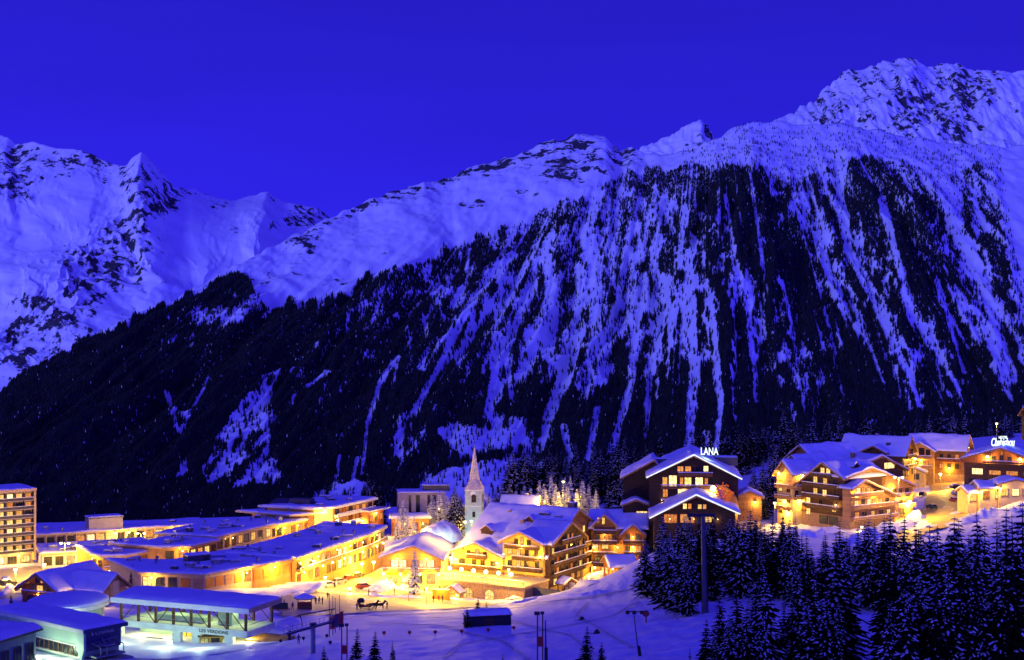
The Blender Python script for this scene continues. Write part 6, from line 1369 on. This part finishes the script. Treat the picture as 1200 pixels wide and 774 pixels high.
# tall pylon in front of the spruces
pb_ = hit(826, 720); hh = (720 - 604) * pb_.y / F
t = thing('lift_pylon', 'tall slightly tapered lift pylon standing before the dark spruces below the gabled hotel', 'lift pylon', pb_, R(4))
MB().tube((0, 0, -1), (-.35, 0, hh), .60, .36, 16).build('pole', 'pylon', t); MB().tube((.72, .1, -1), (.2, 0, hh * .75), .07, .06, 6).build('ladder_rail', 'metal_dark', t); MB().box(-3.4, 1.9, -.25, .25, hh - .3, hh + .25).box(-3.4, -2.9, -1.6, 1.6, hh - .65, hh - .3).box(1.4, 1.9, -1.6, 1.6, hh - .65, hh - .3).build('crossarm', 'metal_dark', t)
# piste posts
def post_pair(px, pb, top, lab, rz=0):
    p = hit(px, pb); hh = (pb - top) * p.y / F; t = thing('piste_post', lab, 'post', p, R(rz), 'post frames beside the piste')
    m = MB().tube((-.45, 0, -3), (-.45, 0, hh), .09).tube((.3, .3, -3), (.3, .3, hh), .09); m.build('pole', 'metal_dark', t); MB().box(-.9, -.1, -.2, .2, hh - .1, hh + .35).box(.0, .5, .1, .5, hh - .05, hh + .3).build('lamp_head', 'metal_dark', t); MB().box(-.5, .4, -.12, -.05, hh * .42, hh * .60).build('sign_panel', 'red', t)
post_pair(633.5, 785, 720, 'pair of thin poles with a red panel on the blue piste'); post_pair(404, 790, 734, 'pair of thin poles with lamp heads right of the lift tower')
p = hit(640, 788); t = thing('snow_lance', 'slanting dark snow lance beside the pair of thin poles', 'snow lance', p); MB().tube((0, 0, -1), (-.1, 0, 7.2), .16, .07).build('pole', 'metal_dark', t); MB().tube((0, 0, 1.6), (0, 0, 3.4), .24).build('hose_box', 'tarp', t)
p = hit(749.5, 769); hh = (769 - 717) * p.y / F; t = thing('piste_lamp_post', 'leaning pole with three lamp heads on a crossbar at the edge of the piste', 'lamp post', p); MB().tube((0, 0, -1), (-.9, 0, hh), .10, .06).build('pole', 'metal_dark', t); MB().box(-2.0, .5, -.08, .08, hh - .1, hh + .05).build('crossbar', 'metal_dark', t)
for x in (-1.8, -.8, .3): MB().box(x - .28, x + .28, -.25, .15, hh - .35, hh + .12).build('lamp_head', 'metal_dark', t)
MB().tube((.05, 0, 0), (-.1, 0, 1.5), .26, .2).build('padding', 'tarp', t)
p = hit(757, 730); t = thing('piste_sign', 'round piste sign on a short red post beside the spruces', 'sign', p); MB().tube((0, 0, -.5), (0, 0, 1.2), .14).build('post', 'red', t); MB().tube((0, -.06, 1.7), (0, .06, 1.7), .62, n=18).build('disc', 'metal_dark', t); MB().tube((0, -.09, 1.7), (0, -.062, 1.7), .46, n=18).build('sign_face', 'red', t)
for i, (px, py) in enumerate(((450, 745.5), (480, 745), (510, 744.5), (541, 743.5), (572, 742), (602, 739.5))):
    p = hit(px, py + 1); t = thing('piste_marker', 'small red piste marker ball on a thin stake in the row across the snow', 'piste marker', p, 0, 'row of piste markers'); MB().tube((0, 0, -.3), (0, 0, .6), .04, n=6).build('stake', 'metal_dark', t); MB().ball((0, 0, .75), .34, 0, 12, 8).build('marker_ball', 'red', t)
for px, py, lab in ((355.5, 752, 'dark piste marker just right of the skier'), (383, 749, 'upper dark piste marker right of the lift tower'), (387, 757, 'lower dark piste marker right of the lift tower'), (329, 755, 'dark piste marker left of the skier')):
    p = hit(px, py); t = thing('piste_marker', lab, 'piste marker', p, 0, 'dark piste markers'); MB().tube((0, 0, -.3), (0, 0, .5), .04, n=6).build('stake', 'metal_dark', t); MB().ball((0, 0, .6), .3, 0, 12, 8).build('marker_ball', 'cloth_dark', t)
for px, py, lab in ((682, 727, 'small dark padded wedge lying on the piste above the pointed spruce'), (699.5, 742.5, 'small dark padded wedge lying on the piste right of the pointed spruce')):
    p = hit(px, py); t = thing('padded_wedge', lab, 'padding', p, .4, 'padded wedges on the piste'); MB().prism([(-.6, -.1), (.6, -.1), (.12, .7), (-.02, .7)], -.4, .4).build('pad', 'tarp', t); MB().tube((-.7, 0, .05), (-1.6, .2, .1), .05).build('strap', 'tarp', t)
# hut with a snow cushion
p = hit(571, 733); t = thing('snow_hut', 'dark low hut with a thick cushion of snow on the open piste', 'hut', p, R(14)); m = MB().box(-4.4, 4.4, -1.7, 1.7, -1, 2.1)
m.box(-4.5, -4.35, -1.8, 1.8, -1, 2.15).box(4.35, 4.5, -1.8, 1.8, -1, 2.15); m.build('wall', 'tarp', t); ro = MB().box(-4.7, 4.7, -1.95, 1.95, 2.15, 2.3).build('roof', 'beam', t); sm = snow_flat([(-4.65, -1.9), (4.65, -1.9), (4.65, 1.9), (-4.65, 1.9)], 2.3, .85, 2, .6); sm.build('snow_cover', 'roof_snow', ro, smooth=True); MB().box(-1, 1, -1.74, -1.701, 0, 1.7).build('door', 'beam', t)

# snow banks ploughed up at the edges
def bank(name, pts_px, w, h, seed, mat='snow'):
    pts = [hit(*q) for q in pts_px]; n = 14 * (len(pts) - 1); V = []; prof = [(-1, -.25), (-.75, .25), (-.4, .75), (0, 1), (.45, .7), (.8, .2), (1, -.25)]
    for i in range(n + 1):
        f_ = i / n * (len(pts) - 1); k = min(int(f_), len(pts) - 2); a = pts[k].lerp(pts[k + 1], f_ - k); d = (pts[k + 1] - pts[k]); d.z = 0; d.normalize(); nn = Vector((-d.y, d.x, 0))
        hh = h * (.55 + .9 * abs(float(vnoise(np.array([i * .37 + seed]), np.array([seed * 1.3]))[0]))) * math.sin(math.pi * min(1, (i + .5) / 4, (n - i + .5) / 4) / 2)
        for j, (s_, z_) in enumerate(prof):
            q = a + nn * s_ * w * (1 + .25 * math.sin(i * 1.3 + j)); V.append((q.x, q.y, gz(q.x, q.y) + z_ * hh + (.25 * math.sin(i * 2.1 + j * 1.7) * hh if 0 < j < 6 else 0)))
    Q = [(i * 7 + j, i * 7 + j + 1, i * 7 + j + 8, i * 7 + j + 7) for i in range(n) for j in range(6)]
    return structure(MB().add(V, Q).build(name, mat, smooth=True))
bank('snow_bank', [(600, 703), (622, 692), (645, 690), (668, 689), (694, 686)], 2.6, 1.5, 3); bank('snow_bank', [(596, 708), (630, 701), (680, 698), (710, 693)], 1.2, .6, 8)
bank('snow_bank', [(436, 694), (450, 689), (468, 688), (484, 692)], 3.0, 1.9, 5); bank('snow_bank', [(345, 700), (372, 690), (396, 683), (410, 676)], 1.2, .7, 6); bank('snow_bank', [(425, 697), (455, 700), (500, 701)], 1.0, .7, 12)
bank('snow_bank', [(985, 640), (1020, 630), (1060, 618), (1076, 606)], 3.2, 2.2, 14); bank('snow_bank', [(1128, 615), (1140, 606), (1165, 602), (1200, 603)], 2.4, 1.8, 15); bank('snow_bank', [(920, 622), (950, 628), (985, 622)], 2.2, 1.6, 16)
bank('snow_bank', [(0, 700), (12, 690), (8, 676)], 1.2, .8, 17); bank('snow_bank', [(318, 742), (330, 733), (345, 727)], 1.8, 1.0, 18); bank('snow_bank', [(130, 712), (150, 708), (165, 700)], 1.6, 1.0, 19)

# ================================================================== trees one can tell apart
S = spruce_px
G1 = 'spruces on the slope in the foreground'; LB = 'snow-laden spruce in the dense stand on the foreground slope right of the lift pylon'
# left flank of the stand, beside the pylon
for px, top, base in ((757, 632, 700), (772, 640, 706), (786, 622, 712), (800, 640, 720), (812, 618, 706), (776, 618, 690), (794, 606, 690), (762, 650, 696), (806, 650, 722), (790, 660, 718)):
    S(px, top, base, 'snowy', 'snow-laden spruce in the cluster left of the tall lift pylon', 'spruces left of the lift pylon')
rr = random.Random(21)
for px, top, base in ((872, 626, 690), (884, 618, 682), (896, 622, 694), (905, 612, 684), (913, 628, 700), (928, 618, 690), (938, 632, 704), (930, 640, 712), (860, 634, 700), (890, 640, 706), (962, 640, 706), (970, 630, 700), (984, 618, 704), (1006, 622, 708), (996, 640, 712), (1018, 616, 712), (1028, 622, 706), (976, 650, 716), (952, 652, 712), (918, 610, 672), (866, 612, 668), (880, 608, 664), (850, 612, 672), (836, 618, 680), (826, 622, 690)):
    S(px, top - 10, base, rr.choice(['snowy', 'dark']), LB, G1)
for i in range(36):       # the dense mass under the gabled hotel
    px = rr.uniform(776, 968); base = rr.uniform(640, 706); Yh = hit(px, base).y
    if 902 < px < 1000 and base > 676: continue
    if 926 < px < 1000: 
        if rr.random() < .75: continue
    top = base - rr.uniform(66, 98) * (340 / Yh) ** .5
    S(px, max(604, top), base, rr.choice(['snowy', 'snowy', 'dark']), LB, G1)
for px, top, base in ((846, 690, 800), (862, 682, 806), (884, 676, 800), (901, 674, 806), (872, 705, 812), (835, 735, 812), (917, 700, 800), (855, 720, 815), (893, 716, 818)):
    S(px, top, base, 'snowy', 'snow-laden spruce in the front group right of the lift pylon foot, below the snow gully', 'spruces at the near edge, right of the pylon')
for px, top, base in ((921, 624, 702), (946, 624, 708), (936, 664, 800), (957, 664, 806), (978, 622, 800), (966, 690, 815), (946, 700, 815), (990, 640, 790), (982, 700, 815), (928, 690, 800)):
    S(px, top, base, 'snowy', 'tall snowy spruce in the close group between the two snow clearings', 'spruces between the clearings')
for px, top, base in ((992, 626, 690), (1012, 610, 704), (1001, 640, 700), (1024, 634, 706), (1018, 650, 712)): S(px, top, base, 'snowy', 'bushy snowy spruce above the right snow clearing', 'spruces above the right clearing')
for px, top, base in ((1042, 626, 796), (1060, 640, 800), (1067, 616, 790), (1076, 606, 776), (1050, 668, 816), (1035, 660, 800), (1086, 612, 790), (1094, 624, 800), (1104, 632, 806), (1117, 603, 790), (1128, 640, 806), (1140, 628, 800), (1150, 598, 790), (1160, 620, 806), (1179, 594, 796), (1168, 608, 790),
    (1192, 600, 806), (1200, 586, 790), (1186, 640, 815), (1110, 660, 818), (1078, 660, 815), (1136, 668, 818), (1155, 660, 820), (1172, 656, 818), (1205, 640, 818), (1096, 680, 822), (1062, 690, 822), (1124, 690, 825), (1146, 696, 825), (1190, 690, 825), (1040, 700, 822), (1212, 610, 806), (1118, 640, 780), (1056, 636, 770), (1182, 628, 780), (1132, 622, 768), (1100, 614, 760)):
    S(px, top, base, rr.choice(['snowy', 'snowy', 'slim', 'dark']), 'tall snow-streaked spruce in the big stand at the lower right corner', 'spruces in the lower right stand')
for i in range(16):
    px = rr.uniform(1030, 1215); base = rr.uniform(700, 770); S(px, max(598, base - rr.uniform(95, 140)), base, rr.choice(['snowy', 'dark', 'dark']), 'tall snow-streaked spruce in the big stand at the lower right corner', 'spruces in the lower right stand')
# single ones on the piste
for px, top, base, k, lab in ((417, 735, 800, 'dark', 'dark spruce at the bottom edge, left of a second dark spruce'), (438, 739, 800, 'dark', 'dark spruce at the bottom edge between a taller and a smaller one'), (461, 750, 796, 'dark', 'small dark spruce at the bottom edge, rightmost of three'), (380, 757, 800, 'dark', 'dark spruce tip beside the foot of the lift tower'),
    (686, 733, 800, 'dark', 'dark spruce with a clear pointed tip alone on the blue piste'), (704, 752, 800, 'dark', 'small dark spruce tip close right of the pointed spruce'), (826, 724, 800, 'dark', 'dark spruce right under the foot of the tall pylon'), (809, 758, 800, 'slim', 'thin bare-looking spruce tip left of the one under the pylon'),
    (548, 713, 736, 'dark', 'little dark spruce at the left end of the snow hut'), (560, 700, 732, 'dark', 'tallest little spruce behind the snow hut'), (570, 704, 728, 'dark', 'little spruce behind the middle of the snow hut'), (590, 765, 800, 'slim', 'thin spruce tip at the bottom edge left of the thin poles'), (155.5, 661, 692, 'dark', 'dark spruce in front of the rounded orange shop building'), (13, 695, 708, 'dark', 'tiny spruce by the small reddish chalet'),
    (640, 668, 684, 'small', 'small rounded fir at the left of the hotel garden'), (656, 672, 686, 'small', 'small rounded fir beside the pitched entrance shelter')):
    S(px, top, base, k, lab, wide=1.25 if k in ('dark', 'small') and base < 760 else 1.0)
S(486, 641, 0, 'white', 'tall snowy yellow-lit spruce standing right before the square chalet', Y=378, wide=.8)
# lit trees and flanking trees by the church and hotel
for px, top, Y, k in ((473, 583, 462, 'white'), (478, 596, 455, 'white'), (466, 606, 452, 'white'), (486, 604, 450, 'white')): S(px, top, 0, k, 'snow-white spruce lit yellow in the clump left of the snow mound', 'yellow-lit spruces by the mound', Y=Y, wide=1.15)
for px, top, Y, k in ((516, 574, 478, 'white'), (525, 577, 480, 'white'), (508, 580, 482, 'white'), (503, 588, 476, 'white')): S(px, top, 0, k, 'snow-white spruce lit yellow behind the snow mound', 'yellow-lit spruces behind the mound', Y=Y, wide=1.2)
for px, top, Y in ((533, 567, 466), (540, 578, 470), (529, 582, 450), (537, 576, 456), (572, 578, 456), (580, 570, 474), (588, 566, 480), (578, 590, 460), (597, 560, 486), (570, 592, 458)): S(px, top, 0, 'snowy', 'snowy spruce close beside the church tower', 'spruces beside the church', Y=Y)
for px, top, Y in ((632, 562, 492), (646, 557, 496), (670, 556, 498), (682, 560, 494), (640, 572, 484), (664, 568, 488), (676, 572, 484), (655, 574, 482), (605, 572, 496), (614, 566, 500), (622, 570, 494), (637, 566, 490), (651, 566, 487), (661, 558, 500), (690, 566, 496), (698, 572, 490), (628, 578, 482)): S(px, top, 0, 'white', 'snow-laden spruce glowing yellow around the forest lamp above the hotel', 'yellow-lit spruces above the hotel', Y=Y, wide=1.15)
rr = random.Random(4)
for i in range(30): px = rr.uniform(600, 764); S(px, rr.uniform(530, 562) - max(0, (px - 690)) * .04, 0, rr.choice(['snowy', 'dark', 'dark']), 'snowy dark spruce in the belt of forest behind the big chalet hotel', 'spruces behind the hotel', Y=rr.uniform(500, 585))
for px, top, Y in ((728, 552, 432), (736, 558, 436), (720, 562, 440), (742, 566, 430), (733, 570, 428), (712, 564, 446)): S(px, top, 0, 'snowy', 'snowy spruce between the hotel wing and the gabled hotel', 'spruces left of the gabled hotel', Y=Y)
for px, top, Y in ((884, 544, 470), (893, 536, 480), (903, 528, 486), (900, 556, 452), (890, 560, 450), (911, 540, 470), (880, 560, 460), (908, 520, 500), (896, 572, 440), (874, 566, 470)): S(px, top, 0, 'snowy', 'snowy spruce between the gabled hotel and the stepped chalet', 'spruces left of the stepped chalet', Y=Y)
for i in range(56):
    px = rr.uniform(775, 1215); Y = rr.uniform(560, 690); top = rr.uniform(480, 512) + max(0, 960 - px) * .12
    S(px, top, 0, rr.choice(['dark', 'dark', 'snowy']), 'snowy dark spruce in the forest edge behind the upper chalets', 'spruces behind the upper chalets', Y=Y)
for px, top, Y in ((432, 552, 500), (440, 560, 498), (426, 566, 505), (447, 566, 506), (436, 574, 492), (444, 580, 490), (420, 580, 510)): S(px, top, 0, 'dark', 'tall dark spruce between the corner hotel and the concrete hall', 'dark spruces by the concrete hall', Y=Y)

for px, pw, Y, z in ((468, 3000, 438, 9.0), (486, 2600, 436, 8.0), (514, 3000, 464, 9.0), (612, 2200, 476, 8.0), (638, 2600, 470, 8.0), (655, 3200, 472, 9.0), (680, 2600, 476, 8.0), (479, 700, 362, 6.0)):      # low yellow floodlights that light the trees
    p = foot(px, Y); t = thing('tree_floodlight', 'yellow floodlight on a slim mast in front of lit spruces', 'floodlight', p, 0, 'floodlights under the lit spruces')
    pw *= .55; MB().tube((0, 0, -.3), (0, 0, z - .6), .06).build('stake', 'metal_dark', t); MB().box(-.25, .25, .0, .2, z - .6, z - .25).build('lamp_head', 'metal_dark', t); MB().box(-.2, .2, .2, .24, z - .57, z - .28).build('lens', 'globe', t); point(t, (0, .5, z), pw)
# the belt of forest behind the village, too dense to count
def mass(name, label, spots):
    V = []; LS = []; LV = []; MI = []; off = 0; lo = 0
    cache = {}
    for (x, y, h, kind) in spots:
        for me, base in zip(random.choice(TREES[kind]), (0, 2)):
            if me.name not in cache:
                v = np.empty(len(me.vertices) * 3); me.vertices.foreach_get('co', v); ls = np.empty(len(me.polygons), int); me.polygons.foreach_get('loop_start', ls)
                lv = np.empty(len(me.loops), int); me.loops.foreach_get('vertex_index', lv); mi = np.empty(len(me.polygons), int); me.polygons.foreach_get('material_index', mi); cache[me.name] = (v.reshape(-1, 3), ls, lv, mi)
            v, ls, lv, mi = cache[me.name]; a = random.uniform(0, 6.28); s = h / H0; c, sn = math.cos(a), math.sin(a)
            V.append(np.stack([(v[:, 0] * c - v[:, 1] * sn) * s + x, (v[:, 0] * sn + v[:, 1] * c) * s + y, v[:, 2] * s + gz(x, y)], 1)); LS.append(ls + lo); LV.append(lv + off); MI.append(mi + base); off += len(v); lo += len(lv)
    V = np.vstack(V); LS = np.concatenate(LS); LV = np.concatenate(LV); MI = np.concatenate(MI)
    me = bpy.data.meshes.new(name); me.vertices.add(len(V)); me.vertices.foreach_set('co', V.astype(np.float32).ravel()); me.loops.add(len(LV)); me.loops.foreach_set('vertex_index', LV.astype(np.int32))
    me.polygons.add(len(LS)); me.polygons.foreach_set('loop_start', LS.astype(np.int32))
    for m in ('needles', 'bough_snow', 'bark'): me.materials.append(MT[m])
    me.polygons.foreach_set('material_index', MI.astype(np.int32)); me.update(calc_edges=True)
    tag(link(name, me), label, 'forest', kind='stuff')
rr = random.Random(77); sp = []
for i in range(230):
    px = rr.uniform(596, 1230); Y = rr.uniform(600, 760); top = rr.uniform(480, 512) + (45 - max(0, px - 600) * .16 if px < 880 else 0); p = foot(px, Y); h = -(top - HY) * Y / F - p.z
    if 10 < h < 30: sp.append((p.x, p.y, h, rr.choice(['dark', 'snowy', 'dark'])))
for i in range(80):
    px = rr.uniform(592, 772); Y = rr.uniform(520, 600); top = rr.uniform(526, 556); p = foot(px, Y); h = -(top - HY) * Y / F - p.z
    if 8 < h < 30: sp.append((p.x, p.y, h, rr.choice(['dark', 'snowy', 'dark'])))
mass('forest_belt', 'dense belt of dark snowy spruces closing off the village at the foot of the mountain', sp)

p = foot(520, 428); t = thing('mound_floodlight', 'cool white floodlight on a mast shining on the snow mound beside the church', 'floodlight', p)
MB().tube((0, 0, -.3), (0, 0, 6), .06).build('stake', 'metal_dark', t); MB().box(-.3, .3, .0, .25, 6, 6.4).build('lamp_head', 'metal_dark', t); MB().box(-.25, .25, .25, .29, 6.04, 6.36).build('lens', 'globe_white', t); point(t, (0, .9, 6.2), 1300, COOL)

# tracks pressed into the snow along the lower edge of the village
def track(pts, w):
    P = [hit(*q) for q in pts]; V = []; n = 30 * (len(P) - 1)
    for i in range(n + 1):
        f_ = i / n * (len(P) - 1); k = min(int(f_), len(P) - 2); a = P[k].lerp(P[k + 1], f_ - k); d = P[k + 1] - P[k]; nn = Vector((-d.y, d.x, 0)).normalized(); ww = w * (1 + .3 * math.sin(i * 1.1))
        for s_ in (-1, 0, 1): q = a + nn * ww * s_; V.append((q.x, q.y, gz(q.x, q.y) + (.20 if s_ else .12)))
    structure(MB().add(V, [(3 * i + j, 3 * i + j + 1, 3 * i + j + 4, 3 * i + j + 3) for i in range(n) for j in (0, 1)]).build('ski_track', 'track', smooth=True))
track([(396, 721), (460, 717), (540, 713), (620, 708), (690, 700), (742, 691)], .5); track([(398, 725), (470, 721), (560, 716), (640, 709), (720, 697)], .35); track([(620, 774), (590, 752), (520, 734), (430, 730)], .3); track([(700, 770), (668, 745), (600, 728), (500, 724)], .28); track([(742, 760), (700, 736), (676, 722), (690, 706)], .3); track([(520, 772), (540, 756), (620, 742), (720, 722), (750, 705)], .3)
for px, py, Y, pw in ((596, 668, 372, 4000), (690, 676, 380, 3200)):  # two added lamps, put here only to spill warm light on the snow
    street_lamp(px, py, Y, 'added tall pole lamp at the right end of the hotel terrace, lighting the piste' if px < 650 else 'added pole lamp before the right hotel wing, lighting the piste', pw, 1)
# ------------------------------------------------------------------ camera, sky, sun
cam = bpy.data.cameras.new('camera'); co = bpy.data.objects.new('camera', cam); COL.objects.link(co); SC.camera = co
co.location = (0, 0, 0); co.rotation_euler = (R(90), 0, 0)
cam.sensor_width = 36; cam.lens = 36 * F / 1200; cam.shift_y = (HY - 387) / 1200
cam.clip_start = 1; cam.clip_end = 30000
wd = bpy.data.worlds.new('World'); SC.world = wd; wd.use_nodes = True
nt = wd.node_tree; nt.nodes.clear()
out = nt.nodes.new('ShaderNodeOutputWorld'); bg = nt.nodes.new('ShaderNodeBackground')
SUN_EL, SUN_AZ = 10, -40          # the last afterglow comes from high on the left, behind the camera
sky = nt.nodes.new('ShaderNodeTexSky'); sky.sky_type = 'NISHITA'; sky.sun_disc = False
sky.sun_elevation = R(SUN_EL); sky.sun_rotation = R(180 + SUN_AZ); sky.altitude = 1800
bw = nt.nodes.new('ShaderNodeRGBToBW'); lk(nt, sky.outputs[0], bw.inputs[0])
po = nt.nodes.new('ShaderNodeMath'); po.operation = 'POWER'; po.inputs[1].default_value = .28; lk(nt, bw.outputs[0], po.inputs[0])
tint = nt.nodes.new('ShaderNodeMix'); tint.data_type = 'RGBA'; tint.blend_type = 'MULTIPLY'; tint.inputs['Factor'].default_value = 1
lk(nt, po.outputs[0], tint.inputs['A']); tint.inputs['B'].default_value = (.178, .114, 5.3, 1)    # deep violet-blue dusk
geo = nt.nodes.new('ShaderNodeTexCoord'); sx = nt.nodes.new('ShaderNodeSeparateXYZ'); lk(nt, geo.outputs['Generated'], sx.inputs[0])
mr = nt.nodes.new('ShaderNodeMapRange'); mr.inputs['From Min'].default_value = .02; mr.inputs['From Max'].default_value = .30; mr.inputs['To Min'].default_value = 1.0; mr.inputs['To Max'].default_value = .78; lk(nt, sx.outputs['Z'], mr.inputs['Value'])
dk = nt.nodes.new('ShaderNodeMix'); dk.data_type = 'RGBA'; dk.blend_type = 'MULTIPLY'; dk.inputs['Factor'].default_value = 1; lk(nt, tint.outputs['Result'], dk.inputs['A']); lk(nt, mr.outputs[0], dk.inputs['B'])
# the afterglow: the sky behind the viewpoint is still brighter than the one over the mountains
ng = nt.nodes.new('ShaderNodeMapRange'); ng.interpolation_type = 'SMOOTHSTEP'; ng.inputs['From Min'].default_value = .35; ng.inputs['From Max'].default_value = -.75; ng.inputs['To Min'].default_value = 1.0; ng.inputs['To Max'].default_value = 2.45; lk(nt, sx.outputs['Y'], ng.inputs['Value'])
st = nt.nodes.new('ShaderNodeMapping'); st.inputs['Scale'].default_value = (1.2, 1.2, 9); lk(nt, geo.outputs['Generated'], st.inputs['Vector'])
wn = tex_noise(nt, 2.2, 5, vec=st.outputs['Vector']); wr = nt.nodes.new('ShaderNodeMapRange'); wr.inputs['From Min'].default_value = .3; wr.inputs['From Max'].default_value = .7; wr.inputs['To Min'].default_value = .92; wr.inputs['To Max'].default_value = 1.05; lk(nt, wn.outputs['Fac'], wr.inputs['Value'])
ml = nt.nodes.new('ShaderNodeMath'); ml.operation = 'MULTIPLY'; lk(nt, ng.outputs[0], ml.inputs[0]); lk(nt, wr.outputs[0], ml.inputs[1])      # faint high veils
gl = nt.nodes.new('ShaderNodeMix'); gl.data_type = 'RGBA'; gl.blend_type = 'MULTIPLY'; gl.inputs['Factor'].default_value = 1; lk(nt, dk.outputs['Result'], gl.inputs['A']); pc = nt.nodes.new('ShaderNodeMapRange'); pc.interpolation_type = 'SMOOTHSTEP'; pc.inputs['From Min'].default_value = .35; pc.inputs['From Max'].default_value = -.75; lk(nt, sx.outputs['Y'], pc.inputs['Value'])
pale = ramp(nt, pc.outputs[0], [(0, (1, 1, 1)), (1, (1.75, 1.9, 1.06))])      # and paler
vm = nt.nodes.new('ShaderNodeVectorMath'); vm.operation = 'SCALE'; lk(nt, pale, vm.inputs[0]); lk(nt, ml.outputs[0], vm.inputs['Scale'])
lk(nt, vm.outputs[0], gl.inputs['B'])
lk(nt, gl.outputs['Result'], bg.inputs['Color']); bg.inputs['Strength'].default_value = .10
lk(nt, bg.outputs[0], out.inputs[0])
sl = bpy.data.lights.new('dusk_sun', 'SUN'); sl.energy = 1.75; sl.angle = R(22); sl.color = (.28, .31, 1.0)
so = bpy.data.objects.new('dusk_sun', sl); COL.objects.link(so)
az = R(SUN_AZ); el = R(SUN_EL)
# direction towards the sun: behind and left of the camera
dvec = Vector((math.sin(az) * math.cos(el), -math.cos(az) * math.cos(el), math.sin(el)))
so.rotation_euler = dvec.to_track_quat('Z', 'Y').to_euler()
SC.view_settings.view_transform = 'Standard'; SC.view_settings.look = 'None'; SC.view_settings.exposure = 0; SC.view_settings.gamma = 1
SC.view_settings.use_curve_mapping = False
SC.cycles.use_denoising = True
SC.cycles.max_bounces = 5; SC.cycles.diffuse_bounces = 3; SC.cycles.glossy_bounces = 2; SC.cycles.sample_clamp_indirect = 6
SC.cycles.use_light_tree = True
